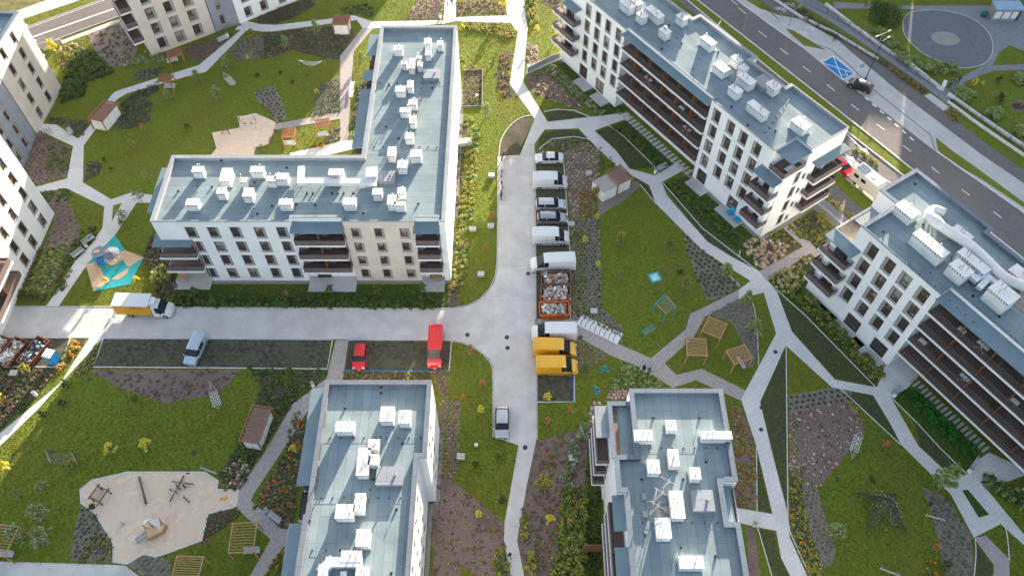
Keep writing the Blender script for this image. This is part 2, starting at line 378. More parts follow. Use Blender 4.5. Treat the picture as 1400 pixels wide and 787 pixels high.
def tree(px, py, kind, label, h=1.0, group=None, stakes=True, name='young_tree'):
    x, y = W(px, py); _tn[0] += 1
    tr, crn = tree_mesh(kind, _tn[0] % 3)
    t = empty(name, (x, y, 0), _tn[0] * 2.4); t.scale = (h, h, h * random.uniform(.92, 1.1))
    tag(t, label, 'tree', group)
    for nm, me in (('trunk', tr), ('crown', crn)):
        o = bpy.data.objects.new(nm, me); C.objects.link(o); o.parent = t
    if stakes:
        if 'stk' not in _treecache:
            b = MB()
            for k in range(3):
                a = k * 2 * PI / 3; b.tube([(.38 * math.cos(a), .38 * math.sin(a), 0), (.36 * math.cos(a), .36 * math.sin(a), 1.25)], .035, 6)
                a2 = a + 2 * PI / 3; b.bar((.37 * math.cos(a), .37 * math.sin(a), 1.2), (.37 * math.cos(a2), .37 * math.sin(a2), 1.2), .05, .03)
            me = bpy.data.meshes.new('stake'); me.from_pydata(b.v, [], b.f); me.materials.append(M['timber']); _treecache['stk'] = me
        o = bpy.data.objects.new('stake', _treecache['stk']); C.objects.link(o); o.parent = t
    return t
def bush(px, py, pal, r, h, label, name='bush', n=26, nl=26, size=.10, group=None, world=False):
    x, y = (px, py) if world else W(px, py)
    rs = random.Random(int(px * 7 + py)); cen = []; rr = []
    for i in range(n):
        a = rs.uniform(0, 2 * PI); q = math.sqrt(rs.random()) * r * .75; zc = h * .55 * (1 - (q / r) ** 2) * rs.uniform(.2, 1)
        cen.append((q * math.cos(a), q * math.sin(a), zc)); rr.append(r * rs.uniform(.25, .42))
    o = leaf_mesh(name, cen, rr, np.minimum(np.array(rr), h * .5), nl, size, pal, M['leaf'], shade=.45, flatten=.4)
    o.location = (x, y, 0); return tag(o, label, 'bush', group)
def hedge(pts, w, h, pal, label, name='hedge', px=True, nl=22, size=.10, dens=2.6):
    p = [W(*q) for q in (PP(pts) if isinstance(pts, str) else pts)] if px else pts
    cen = []; rr = []
    for i in range(len(p) - 1):
        a = Vector(p[i]); b = Vector(p[i + 1]); L = (b - a).length; d = (b - a).normalized(); nn = Vector((-d.y, d.x))
        for k in range(int(L * w * dens) + 2):
            q = a + d * random.uniform(0, L) + nn * random.uniform(-.5, .5) * w * .85
            cen.append((q.x, q.y, random.uniform(0, h * .55))); rr.append(random.uniform(.28, .5))
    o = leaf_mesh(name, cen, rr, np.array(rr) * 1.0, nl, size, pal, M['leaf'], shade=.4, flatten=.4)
    return tag(o, label, 'hedge')

def grass(n=560000):
    """short tufts over every lawn, one uncountable mass"""
    vy = RNG.random(n) ** 1.25; Y = 22 + vy * 150; half = 52 + Y * .42; X = (RNG.random(n) * 2 - 1) * half
    keep = RNG.random(n) < (half / half.max()) ** .5 + .25; X, Y = X[keep], Y[keep]
    bad = np.zeros(X.shape, bool)
    foot = [[tuple((Tm(b.o[0], b.o[1], 0, R(b.ang)) @ Vector((u, v, 0))).xy) for u, v in q] for b, q in ((b1, poly), (b2, p2), (b3, p3), (b4, p4), (b5, p5))]
    soft = 0
    for q, nm in NONLAWN + [(f, 'wall') for f in foot]:
        xs = [p[0] for p in q]; ys = [p[1] for p in q]
        ix = np.nonzero((X > min(xs)) & (X < max(xs)) & (Y > min(ys)) & (Y < max(ys)) & ~bad)[0]
        if len(ix):
            ins = inside(q, X[ix], Y[ix])
            if nm.startswith('sparse_grass'): ins &= RNG.random(len(ix)) < .6
            bad[ix[ins]] = True
    X, Y = X[~bad], Y[~bad]; m = len(X); a = RNG.random(m) * 2 * PI; w_ = .045 + .06 * RNG.random(m); h = .025 + .035 * RNG.random(m)
    lx = RNG.normal(size=m) * .10; ly = RNG.normal(size=m) * .10 - .04; dx, dy = np.cos(a) * w_, np.sin(a) * w_
    vs = np.stack([np.stack([X - dx, Y - dy, np.full(m, .004)], 1), np.stack([X + dx, Y + dy, np.full(m, .004)], 1), np.stack([X + dx * .7 + lx, Y + dy * .7 + ly, h], 1), np.stack([X - dx * .7 + lx, Y - dy * .7 + ly, h], 1)], 1).reshape(-1, 3)
    me = bpy.data.meshes.new('grass'); me.vertices.add(4 * m); me.vertices.foreach_set('co', vs.ravel())
    me.loops.add(4 * m); me.loops.foreach_set('vertex_index', np.arange(4 * m, dtype=np.int32)); me.polygons.add(m)
    me.polygons.foreach_set('loop_start', np.arange(0, 4 * m, 4, dtype=np.int32)); me.polygons.foreach_set('loop_total', np.full(m, 4, np.int32))
    f = .5 + .25 * (np.sin(X * .31 + 1.3 * np.sin(Y * .17)) + np.sin(Y * .23 + 1.7 * np.sin(X * .13 + 2))) + RNG.normal(size=m) * .18; f = np.clip(f, 0, 1)[:, None]
    c = np.ones((m, 4)); c[:, :3] = (np.array([[.165, .215, .024]]) * (1 - f) + np.array([[.235, .265, .036]]) * f) * (.85 + .3 * RNG.random(m))[:, None]
    at = me.attributes.new('col', 'FLOAT_COLOR', 'FACE'); at.data.foreach_set('color', c.ravel()); me.materials.append(M['grass']); me.update(calc_edges=True)
    o = bpy.data.objects.new('grass', me); C.objects.link(o); return tag(o, kind='stuff')
M['grass'] = attr_mat('grass_blades', .8, .45)
# ------------------------------------------------------------------ buildings
def rect_holes(mb, fn, rect, holes):
    """quads of a rectangle (u0,u1,z0,z1) leaving rectangular holes out; fn(u,z) -> point"""
    u0, u1, z0, z1 = rect
    us = sorted({u0, u1} | {min(max(h[k], u0), u1) for h in holes for k in (0, 1)}); zs = sorted({z0, z1} | {min(max(h[k], z0), z1) for h in holes for k in (2, 3)})
    for j in range(len(zs) - 1):
        run = None
        for i in range(len(us) - 1):
            cu, cz = (us[i] + us[i + 1]) / 2, (zs[j] + zs[j + 1]) / 2
            hole = any(h[0] < cu < h[1] and h[2] < cz < h[3] for h in holes) or us[i + 1] - us[i] < 1e-6 or zs[j + 1] - zs[j] < 1e-6
            if hole:
                if run is not None: mb.quad(fn(run, zs[j]), fn(us[i], zs[j]), fn(us[i], zs[j + 1]), fn(run, zs[j + 1])); run = None
            elif run is None: run = us[i]
        if run is not None: mb.quad(fn(run, zs[j]), fn(us[-1], zs[j]), fn(us[-1], zs[j + 1]), fn(run, zs[j + 1]))
_wm = {}
def window_mesh(w, h, fr='frame', door=False):
    k = (round(w, 2), round(h, 2), fr, door)
    if k in _wm: return _wm[k]
    b = MB(); t = .07
    for a, c in (((0, t), (0, h)), ((w - t, w), (0, h)), ((t, w - t), (0, t)), ((t, w - t), (h - t, h))):
        b.box(a[0], a[1], .06, .13, c[0], c[1])
    if door: b.box(w / 2 - .05, w / 2 + .05, .07, .125, t, h - t)
    else:
        b.box(t, w - t, .065, .12, h * .36, h * .36 + .06)
        b.box(t, w - t, .02, .045, h * .2, h * .2 + .04); b.box(t, w - t, .02, .045, h * .28, h * .28 + .04)
    b.box(-.02, w + .02, -.05, .1, -.04, 0)
    m1 = bpy.data.meshes.new('window'); m1.from_pydata(b.v, [], b.f); m1.materials.append(M[fr])
    g = MB(); g.quad((t, .1, t), (w - t, .1, t), (w - t, .1, h - t), (t, .1, h - t))
    m2 = bpy.data.meshes.new('pane'); m2.from_pydata(g.v, [], g.f); m2.materials.append(M['glass'])
    _wm[k] = (m1, m2); return _wm[k]
def add_window(par, T, u, z, w, h, y=0.0, fr='frame', door=False):
    m1, m2 = window_mesh(w, h, fr, door)
    o = bpy.data.objects.new('balcony_door' if door else 'window', m1); C.objects.link(o); o.parent = par; o.matrix_local = T @ Matrix.Translation((u, y, z))
    p = bpy.data.objects.new('pane', m2); C.objects.link(p); p.parent = o
    return o
def frameT(A, B):
    a = math.atan2(B[1] - A[1], B[0] - A[0]); return Tm(A[0], A[1], 0, a), math.hypot(B[0] - A[0], B[1] - A[1])
class Bld:
    def __init__(s, name, label, o, ang, wall='render'):
        s.root = empty(name, (o[0], o[1], 0), R(ang)); tag(s.root, label, 'building', 'apartment buildings of the estate')
        s.w = MB(); s.wall = wall; s.ang = ang; s.o = o
    def loc(s, p):
        a = R(s.ang); dx, dy = p[0] - s.o[0], p[1] - s.o[1]; return (dx * math.cos(a) + dy * math.sin(a), -dx * math.sin(a) + dy * math.cos(a))
    def L(s, px, py, z): return s.loc(W(px, py, z))
    def face(s, A, B, z0, z1, niches=(), mat=None):
        """niches: (u, z, w, h, (wu, wz, ww, wh), door?)"""
        T, L = frameT(A, B); s.w.m(M[mat or s.wall]); f = lambda u, z, y=0: T @ Vector((u, y, z))
        rect_holes(s.w, f, (0, L, z0, z1), [(n[0], n[0] + n[2], n[1], n[1] + n[3]) for n in niches])
        for n in niches:
            u, z, w, h, wn = n[:5]; D = .10; E = .14; pm = n[6] if len(n) > 6 else 'panel'
            s.w.m(M[mat or s.wall])
            for (a, b) in (((u, z), (u + w, z)), ((u + w, z), (u + w, z + h)), ((u + w, z + h), (u, z + h)), ((u, z + h), (u, z))):
                s.w.quad(f(a[0], a[1]), f(b[0], b[1]), f(b[0], b[1], D), f(a[0], a[1], D))
            s.w.m(M[pm]); H = (u + wn[0], u + wn[0] + wn[2], z + wn[1], z + wn[1] + wn[3])
            rect_holes(s.w, lambda a, b: f(a, b, D), (u, u + w, z, z + h), [H])
            for (a, b) in (((H[0], H[2]), (H[1], H[2])), ((H[1], H[2]), (H[1], H[3])), ((H[1], H[3]), (H[0], H[3])), ((H[0], H[3]), (H[0], H[2]))):
                s.w.quad(f(a[0], a[1], D), f(b[0], b[1], D), f(b[0], b[1], D + E), f(a[0], a[1], D + E))
            add_window(s.root, T, H[0], H[2], H[1] - H[0], H[3] - H[2], y=D + .06, door=bool(len(n) > 5 and n[5]))
    def block(s, poly, z0, z1, nic={}, mats={}, skip=()):
        for i in range(len(poly)):
            if i in skip: continue
            s.face(poly[i], poly[(i + 1) % len(poly)], z0, z1, nic.get(i, ()), mats.get(i))
    def roof(s, poly, H, widths, ang=0, cap='capping', drop=.55, name='roof', dw=.5, lip=True):
        n = len(poly); lines = []
        for i in range(n):
            a = Vector(poly[i]); b = Vector(poly[(i + 1) % n]); d = (b - a).normalized(); nn = Vector((-d.y, d.x)); w = widths.get(i, dw)
            lines.append((a + nn * w, d, a - nn * .06))
        def isx(p, d, q, e):
            det = d.x * e.y - d.y * e.x
            if abs(det) < 1e-6: return q
            t = ((q.x - p.x) * e.y - (q.y - p.y) * e.x) / det; return p + d * t
        inn = [isx(lines[i - 1][0], lines[i - 1][1], lines[i][0], lines[i][1]) for i in range(n)]
        out = [isx(lines[i - 1][2], lines[i - 1][1], lines[i][2], lines[i][1]) for i in range(n)]
        p = MB().m(M[cap])
        for i in range(n):
            j = (i + 1) % n
            p.quad((*out[i], H), (*out[j], H), (*inn[j], H), (*inn[i], H)); p.quad((*inn[i], H), (*inn[j], H), (*inn[j], H - drop), (*inn[i], H - drop))
            p.quad((*out[j], H), (*out[i], H), (*out[i], H - .18), (*out[j], H - .18)); p.quad((*out[i], H - .18), (*poly[i], H - .18), (*poly[j], H - .18), (*out[j], H - .18))
        p.build('parapet', parent=s.root)
        r = MB(); r.add([(q.x, q.y, H - drop) for q in inn], [tuple(range(n))])
        k = 'roof%d' % round(s.ang + ang)
        if k not in M: M[k] = roof_mat('roof_membrane_%d' % round(abs(s.ang + ang)), s.ang + ang)
        return r.build(name, M[k], s.root, tri=True)
    def canopy(s, T, u0, u1, y0, y1, z, slope=.25, name='canopy', mat='canopy'):
        b = MB(); q = [(u0, y0, z), (u1, y0, z), (u1, y1, z + slope), (u0, y1, z + slope)]
        vs = [T @ Vector(p) for p in q] + [T @ (Vector(p) - Vector((0, 0, .16))) for p in q]
        b.add(vs, [(0, 1, 2, 3), (7, 6, 5, 4), (4, 5, 1, 0), (5, 6, 2, 1), (6, 7, 3, 2), (7, 4, 0, 3)]); return b.build(name, M[mat], s.root)
    def balcony(s, T, u0, u1, y0, y1, z, sides='', rail=True, parts=(), doors=(), depth=None, panels=(), edge=True):
        b = MB(); b.box(u0, u1, y0, y1, z - .3, z, T); o = b.build('balcony', M['slab'], s.root)
        d = MB(); d.box(u0 + .08, u1 - .08, y0 + .1, y1 - .01, z + .003, z + .03, T); d.build('deck', M['deck'], o)
        if rail == 'bars':
            r = MB(); ya = y0 + .12; n_ = int((u1 - u0) / .13)
            for k in range(n_ + 1): xx = u0 + .08 + (u1 - u0 - .16) * k / n_; r.box(xx - .009, xx + .009, ya, ya + .018, z + .03, z + 1.0, T)
            r.box(u0 + .06, u1 - .06, ya - .015, ya + .035, z + 1.0, z + 1.05, T); r.build('railing', M['screen'], o)
        elif rail:
            r = MB(); t = .04; zt = z + .9
            r.box(u0 + .06, u1 - .06, y0 + .14, y0 + .14 + t, z + .12, zt, T)
            if 'l' in sides: r.box(u0 + .06, u0 + .06 + t, y0 + .185, min(y1, 0) - .01, z + .1, zt, T)
            if 'r' in sides: r.box(u1 - .06 - t, u1 - .06, y0 + .185, min(y1, 0) - .01, z + .1, zt, T)
            r.build('railing', M['screen'], o)
        for u in parts:
            p = MB(); p.box(u - .04, u + .04, y0 + .2, y1 - .02, z + .05, z + 2.3, T); p.build('partition', M['wood'], o)
        for u, w in doors: add_window(s.root, T, u, z + .06, w, 2.2, y=y1 - .16, door=True)
        for u, w in panels:
            p = MB(); p.box(u, u + w, y1 - .32, y1 - .02, z + .04, z + 2.55, T); p.build('wall_panel', M['panel'], o)
        return o
    def chim(s, px, py, w, l, h=1.4, z=None, ang=0.0, pipes=2, zr=13.0):
        u, v = s.L(px, py, zr + h); s.chim_uv(u, v, w, l, h, zr, ang, pipes)
    def chim_uv(s, u, v, w, l, h, zr, ang=0.0, pipes=2):
        T = Tm(u, v, zr, R(ang)); b = MB(); b.box(-w / 2, w / 2, -l / 2, l / 2, -.02, h - .1, T); b.box(-w / 2 - .07, w / 2 + .07, -l / 2 - .07, l / 2 + .07, h - .1, h, T)
        o = b.build('chimney', M['white_metal'], s.root)
        g = MB(); n = max(2, int(w / .35))
        for k in range(n):
            x = -w / 2 + (k + .5) * w / n
            g.box(x - .07, x + .07, -l / 2 - .01, -l / 2 + .03, h - .42, h - .2, T); g.box(x - .07, x + .07, l / 2 - .03, l / 2 + .01, h - .42, h - .2, T)
        g.build('vent_slot', M['dark'], o)
        rs = random.Random(int(u * 31 + v * 17))
        if pipes:
            for k in range(pipes):
                g = MB()
                x = rs.uniform(-w * .32, w * .32); y = rs.uniform(-l * .3, l * .3); hh = rs.uniform(.35, .75)
                g.tube([T @ Vector((x, y, h - .02)), T @ Vector((x, y, h + hh))], .055, 7); g.tube([T @ Vector((x, y, h + hh)), T @ Vector((x, y, h + hh + .1))], .085, 7); g.build('flue_pipe', M['steel'], o, smooth=True)
        k = MB()      # upstand flashing
        for a, c in (((-w / 2 - .12, w / 2 + .12), (-l / 2 - .12, l / 2 + .12)),): k.box(a[0], a[1], c[0], c[1], .004, .09, T)
        k.build('upstand', M['canopy'], o)
    def finish(s): s.w.build('wall', parent=s.root)
    def studs(s, pts, zr, name='lightning_wire'):
        """lightning-rod wire on little concrete feet across the roof; pts local (u,v)"""
        b = MB()
        for (a, c) in pts:
            a = Vector(a); c = Vector(c); n = max(2, int((c - a).length / 1.15))
            for k in range(n + 1):
                q = a + (c - a) * k / n; b.m(M['dark']).cyl((q.x, q.y), .09, zr + .002, zr + .11, 8)
            b.m(M['steel']).bar((*a, zr + .13), (*c, zr + .13), .02)
        b.build(name, parent=s.root)
    def vents(s, lst, zr):
        b = MB()
        for (u, v) in lst: b.m(M['dark']).cyl((u, v), .14, zr + .002, zr + .22, 10); b.m(M['steel']).cyl((u, v), .04, zr + .22, zr + .6, 6)
        if lst: b.build('roof_vent', parent=s.root)
    def duct(s, pts, r, zr, z=.9, mat='white_metal', sq=True):
        """insulated air duct: rectangular run through local points"""
        b = MB(); P = [Vector((u, v, zr + z)) for u, v in pts]
        for i in range(len(P) - 1):
            d = (P[i + 1] - P[i]).normalized(); b.bar(P[i] - d * r * .95, P[i + 1] + d * r * .95 * (1 if i < len(P) - 2 else 0), r * 2, r * 1.5 + .004 * (i % 2))
            L = (P[i + 1] - P[i]).length; n = int(L / 1.2)
            for k in range(1, n): q = P[i] + d * L * k / n; b.bar(q - d * .04, q + d * .04, r * 2.1, r * 1.6)
        o = b.build('air_duct', M[mat], s.root)
        g = MB()
        for i in range(len(P) - 1):
            L = (P[i + 1] - P[i]).length; n = max(2, int(L / 2.5))
            for k in range(n + 1):
                q = P[i] + (P[i + 1] - P[i]) * k / n
                g.box(q.x - .05, q.x + .05, q.y - .05, q.y + .05, zr + .003, q.z - r * .7)
        g.build('duct_leg', M['steel'], o)
def niches(us, rows, w=1.5, h=2.45, side='r', pm='panel', ww=None):
    """grid of window niches: left edges us, bottoms rows; side = where the grey panel is"""
    out = []; ww = ww or w * .68
    for u in us:
        for z in rows:
            wu = .06 if side == 'r' else w - ww - .06
            out.append((u, z, w, h, (wu, .42, ww, h - .5), False, pm))
    return out

# ---- L-shaped building, upper left of centre
b1 = Bld('apartment_building', 'L-shaped four storey white block with a beige stretch, south of the log playground', (0, 0), 0)
H1 = 13.4; x0, x1, y0, y1, xw, yn = -47.5, -8.8, 69.4, 81.3, -21.0, 110.0
d = .7; la, lb, lc, ld = -29.2, -22.35, -12.95, -9.65
poly = [(x0, y0), (la, y0), (la, y0 + d), (lb, y0 + d), (lb, y0), (lc, y0), (lc, y0 + d), (ld, y0 + d), (ld, y0), (x1, y0), (x1, yn), (xw, yn), (xw, y1), (x0, y1)]
rows = [.55, 3.6, 6.6, 9.65]
U = lambda px: b1.L(px, 312, 12.1)[0]
nw = niches([U(p) - x0 for p in (250.5, 281, 312, 345, 376)], rows)
nb = niches([U(p) - lb for p in (478, 510, 545)], rows, 1.35, 2.2)
for r in nb: pass
ne = [(y - y0 - .6, z + .25, 1.2, 1.9, (.1, .1, 1.0, 1.7)) for y in np.arange(72.5, 108, 3.05) for z in rows]
corner = 5.6   # SW corner is hollowed below the top floor
low = [(x0 + 4.3, y0), (la, y0)] + poly[2:13] + [(x0, y1), (x0, y0 + corner), (x0 + 4.3, y0 + corner)]
SPL = 9.5
nlow = [(n[0] - 4.3, *n[1:]) for n in nw if n[1] < 9]
b1.block(low, 0, SPL, {0: nlow, 4: [n for n in nb if n[1] < 9], 9: [n for n in ne if n[1] < 9]}, {4: 'beige'})
b1.block(poly, SPL, H1, {0: [n for n in nw if n[1] > 9], 4: [n for n in nb if n[1] > 9], 9: [n for n in ne if n[1] > 9]}, {4: 'beige'})
b1.w.m(M['slab']).box(x0 + .01, x0 + 4.32, y0 + .01, y0 + corner + .02, SPL - .12, SPL + .003)
b1.roof(poly, H1, {0: .14, 1: .14, 3: .14, 4: .14, 5: .14, 7: .04, 8: .14, 2: .3, 6: .3, 11: .55, 12: .55}, 0, 'capping_pale')
T0 = Tm(x0, y0)
for z in (3.55, 6.6): b1.balcony(T0, -.9, 4.28, -1.0, 3.6, z, 'lr', doors=((1.0, 1.8),), panels=((.05, .7), (3.2, .9)))
b1.canopy(T0, -1.0, 4.28, -1.1, 1.2, 9.3, .1)
tb = MB(); tb.box(x0 - 1.0, x0 + 4.2, y0 - 1.6, y0 + 3.6, 0, .12); tb.build('terrace', M['pave'], b1.root)
T1 = Tm(la, y0); T2 = Tm(lc, y0)
for T, w, nm in ((T1, lb - la, 0), (T2, ld - lc, 1)):
    for z in (3.55, 6.6, 9.65):
        if nm == 0: b1.balcony(T, .02, w - .02, -1.25, d, z, 'lr', parts=(w * .5,), doors=((1.1, 2.0), (4.4, 1.9)), panels=((.1, .7), (2.9, .5), (w * .5 + .1, .75), (w - .5, .45)))
        else: b1.balcony(T, .02, w - .02, -1.25, d, z, 'lr', doors=((1.0, 1.7),), panels=((.1, .7), (2.8, .7)))
    add_window(b1.root, T, 1.1, .15, 2.0 if nm == 0 else 1.7, 2.2, y=d - .16, door=True)
    b1.canopy(T, -.1, w + .05, -1.15, d - .02, 12.2, .2)
    t = MB(); t.box(.02, w - .02, -2.0, d - .02, 0, .12, T); t.build('terrace', M['pave'], b1.root)
for (ya, yb) in ((106.6, 112.0 - 4.4), ):
    pass
T3 = Tm(xw, yn, 0, -PI / 2)     # west face of the north wing, runs southwards
for ua, ub in ((.6, 5.6), (9.3, 11.6), (13.6, 26.0)): b1.canopy(T3, ua, ub, -1.9, -.01, 12.1, .12)
for z in (3.55, 6.6, 9.65):
    b1.balcony(T3, .7, 8.9, -1.7, -.01, z, 'lr'); b1.balcony(T3, 9.3, 12.4, -1.7, -.01, z, 'lr'); b1.balcony(T3, 13.7, 25.6, -1.7, -.01, z, 'lr')
T4 = Tm(x0, y1, 0, -PI / 2)
b1.canopy(T4, 1.0, 9.2, -1.7, -.01, 11.9, .12)
for z in (3.55, 6.6, 9.65): b1.balcony(T4, 1.0, 6.0, -1.5, -.01, z, 'lr')
ZR = H1 - .55
for a in ("270.2,230.9,1.4,.9 308.6,238.2,1.3,2.2 351.2,230.9,1.7,.9 370.7,243.9,1.1,.8 384.6,240.7,1.7,1.0 332.5,245.5,.8,.7 302.4,260.2,1.1,1.0 "
          "339,262.6,1.2,1.4 262.6,275.6,1.5,1.0 390.2,275.6,1.6,.9 459.4,234.7,1.9,1.0 478,274.7,1.6,1.1 516,261.4,1.2,1.0 "
          "535.5,206.7,1.0,1.6 568.8,209.3,1.4,1.2 550,224,1.2,1.3 535.5,272.7,1.0,1.6 548.8,260,.9,.9 546.5,277.8,1.3,.6 "
          "544.3,65.4,1.3,1.0 584.9,56,1.0,1.2 601.7,58.7,.8,1.0 585.4,72,.8,1.0 572.8,78,.7,.6 552.8,85.4,.7,.7 563.5,86.7,.8,2.2 574.2,87.7,.7,.8 "
          "547.5,121.4,1.4,1.1 560.8,114.8,.8,1.4 564.3,139.3,1.1,.9 554.2,150,1.5,.8 564.3,162.8,.8,1.4 559.5,185.5,1.1,1.0").split():
    v = [float(q) for q in a.split(',')]
    b1.chim(v[0], v[1], v[2], v[3], 1.5 if v[1] > 200 else 1.35, zr=ZR)
def hatch(b, px, py, w, l, h, zr, ang=0):
    u, v = b.L(px, py, zr + h); m = MB(); T = Tm(u, v, zr, R(ang)); m.box(-w / 2, w / 2, -l / 2, l / 2, .002, h, T); m.box(-w / 2 - .05, w / 2 + .05, -l / 2 - .05, l / 2 + .05, h, h + .06, T)
    o = m.build('lift_overrun', M['capping_pale'], b.root); g = MB(); g.tube([T @ Vector((w * .2, 0, h + .06)), T @ Vector((w * .2, 0, h + .5))], .14, 10); g.build('flue_pipe', M['steel'], o)
hatch(b1, 590, 101, 2.4, 2.0, .6, ZR); hatch(b1, 529, 241, 2.2, 1.9, .6, ZR)
D = lambda s, h=.9: [b1.L(x, y, ZR + h) for x, y in PP(s)]
b1.duct(D('412,232 411,249 515,249.5'), .42, ZR)
b1.duct(D('508.8,240 508.8,233'), .75, ZR, z=1.0)
b1.studs([(b1.L(270, 245, ZR), b1.L(268, 283, ZR)), (b1.L(520, 114, ZR), b1.L(613, 114, ZR)), (b1.L(512, 201, ZR), b1.L(610, 201, ZR)), (b1.L(350, 255, ZR), b1.L(345, 296, ZR)), (b1.L(578, 100, ZR), b1.L(566, 200, ZR))], ZR)
b1.vents([b1.L(x, y, ZR) for x, y in PP('244,262 392,230 303,220 267,218 290,256 348,250 372,282 352,293 528,174 532,117 591,121 545,190 572,279 431,281 405,280 497,292')], ZR)
for a in (420, 428, 454, 462, 470, 483): b1.vents([b1.L(a, 265, ZR)], ZR)
b1.finish()

# ---- long five-storey building beside the main road
b2 = Bld('apartment_building', 'long five storey white block with dark loggias, nearest the blue parking bay', W(1039, 324.7), -55.2)
H2 = 16.1; ls, le, ld2 = -34.6, -15.1, 1.9; dn = 2.75
p2 = [(-49.7, 0), (ls, 0), (ls, ld2), (le, ld2), (le, 0), (0, 0), (0, 11.7), (-11, 11.7), (-11, 10.6), (-18.1, 10.6), (-18.1, 11.9), (-30.6, 11.9), (-30.6, 10.3), (-49.7, 10.3)]
p2t = p2[:5] + [(-dn, 0), (-dn, 4.4), (0, 4.4)] + p2[6:]
rows2 = [.5 + 3.02 * k for k in range(5)]
LW = [-44.3 + 49.7, -41.75 + 49.7, -39.25 + 49.7, -36.65 + 49.7]; RW = [-14.45 - le, -11.55 - le, -9.0 - le, -6.35 - le]
nl = niches(LW, rows2[1:], 1.45, 2.5, 'r', 'panel'); nr = niches(RW, rows2[1:], 1.55, 2.5, 'l', 'panel')
gd = lambda us, w=2.0: [(u, .2, w, 2.6, (.1, .1, w - .2, 2.4), True) for u in us]
seN = lambda u0: [(u0 + v, z, 1.3, 2.5, (.35, .4, .8, 1.9)) for v in (2.9,) for z in rows2[:5]] + [(u0 + v, z, .8, 1.3, (.1, .1, .6, 1.1)) for v in (4.75,) for z in rows2[:4]]
S2 = 12.6
b2.block(p2, 0, S2, {0: [n for n in nl if n[1] < 12] + gd([5.0, 9.6], 2.2), 4: [n for n in nr if n[1] < 12] + gd([.7, 7.6], 2.0), 5: [n for n in seN(0) if n[1] < 9.7]})
b2.block(p2t, S2, 15.25, {0: [n for n in nl if n[1] > 12], 4: [n for n in nr if n[1] > 12]})
p2r = [p2t[0], (ls, 0), (ls, .65), (le, .65)] + p2t[4:]
b2.block(p2r, 15.25, H2)
b2.w.m(M['slab']).box(ls + .01, le - .01, .66, ld2 + .02, 15.2, 15.26)
fl = MB(); fl.box(-dn, 0, 0, 4.4, S2 - .03, S2); fl.build('deck', M['deck'], b2.root)
b2.roof(p2r, H2, {i: .16 for i in (0, 1, 2, 3, 4, 5, 6, 7)} | {8: .16}, 0, 'capping_pale')
TA = Tm(ls, 0)
W2 = le - ls; up = [W2 * k / 6 for k in range(1, 6)]
for z in (3.5, 6.5, 9.55, 12.55):
    b2.balcony(TA, .02, W2 - .02, -.45, ld2, z, 'lr', rail='bars', parts=up, doors=[(W2 * k / 6 + 1.25, 1.7) for k in range(6)], panels=[(W2 * k / 6 + .12, .8) for k in range(6)])
b2.canopy(TA, -.1, W2 + .02, -.62, .63, 15.15, .25)
TS = Tm(-3.75, 0)
for z in (3.3, 6.3, 9.35):
    b2.balcony(TS, .0, 3.9, -2.0, -.01, z, 'lr', doors=((.8, 1.6),))
    p = MB(); p.box(.3, 1.3, -.35, -.03, z + .04, z + 2.4, TS); p.box(2.8, 3.7, -.9, -.03, z + .04, z + 2.4, TS); p.build('wall_panel', M['render'], b2.root)
b2.canopy(TS, -.1, 3.9, -1.9, -.02, 12.35, .12)
# corner terrace on the top floor
r = MB(); r.box(-dn + .05, .05, -.03, .02, S2 + .05, S2 + 1.05); r.box(0.0, .05, .03, 4.35, S2 + .05, S2 + 1.05); r.build('railing', M['screen'], b2.root)
pw = MB(); pw.box(-dn + .05, -1.2, 3.2, 4.38, S2 + .01, H2 - .9); pw.build('wall_panel', M['render'], b2.root)
g = MB()
for k in range(4): g.box(-1.1, -.15, 1.2 + k * .42, 1.55 + k * .42, S2 + .5, S2 + .54)
g.build('drying_rack', M['slab'], b2.root)
b2.canopy(Tm(-dn, 0), -.1, dn + .25, .5, 4.38, H2 - .55, .1)
TE = Tm(0, 5.9, 0, PI / 2)      # south-east end face
for z in (3.3, 6.3, 9.35): b2.balcony(TE, 0, 5.9, -1.5, -.01, z, 'lr', doors=((1.0, 1.7), (3.6, 1.6)))
b2.canopy(TE, -.1, 6.4, -1.2, -.01, 12.6, .12)
TW = Tm(-49.7, 0)
for z in (4.2, 7.2, 10.2):
    b2.balcony(TW, -1.2, 4.5, -1.65, -.01, z, 'lr', doors=((.9, 1.7),))
    p = MB(); p.box(.1, .9, -.4, -.03, z + .04, z + 2.4, TW); p.build('wall_panel', M['render'], b2.root)
b2.canopy(TW, .9, 4.5, -1.5, -.01, 13.1, .12)
ZR2 = H2 - .55
for a in ("895.5,16,3.2,1.2 878,20,1.5,1.1 933,22.7,1.6,1.1 909.6,41.4,1.5,1.1 968.9,54.7,2.3,1.1 987,91,2.2,1.3 1007.6,80,1.5,.9 1017,92,1.1,1.0 1021,107,2.6,1.3 1006.3,121.4,1.8,1.1 "
          "1037,147,3.2,1.1 1058,116,1.7,1.4 1096,168,2.3,1.5 870,2,1.8,1.0 858,5,2.4,1.2").split():
    v = [float(q) for q in a.split(',')]; b2.chim(v[0], v[1], v[2], v[3], 1.5, zr=ZR2, pipes=3)
hatch(b2, 1045, 112, 2.6, 2.2, .8, ZR2)
b2.studs([(b2.L(948, 95, ZR2), b2.L(985, 30, ZR2)), (b2.L(1030, 203, ZR2), b2.L(1085, 128, ZR2)), (b2.L(1052, 176, ZR2), b2.L(1072, 150, ZR2)), (b2.L(905, 60, ZR2), b2.L(935, 48, ZR2))], ZR2)
b2.vents([b2.L(x, y, ZR2) for x, y in PP('932,60 905,68 982,72 1000,147 1060,180 1022,172 915,35')], ZR2)
b2.finish()

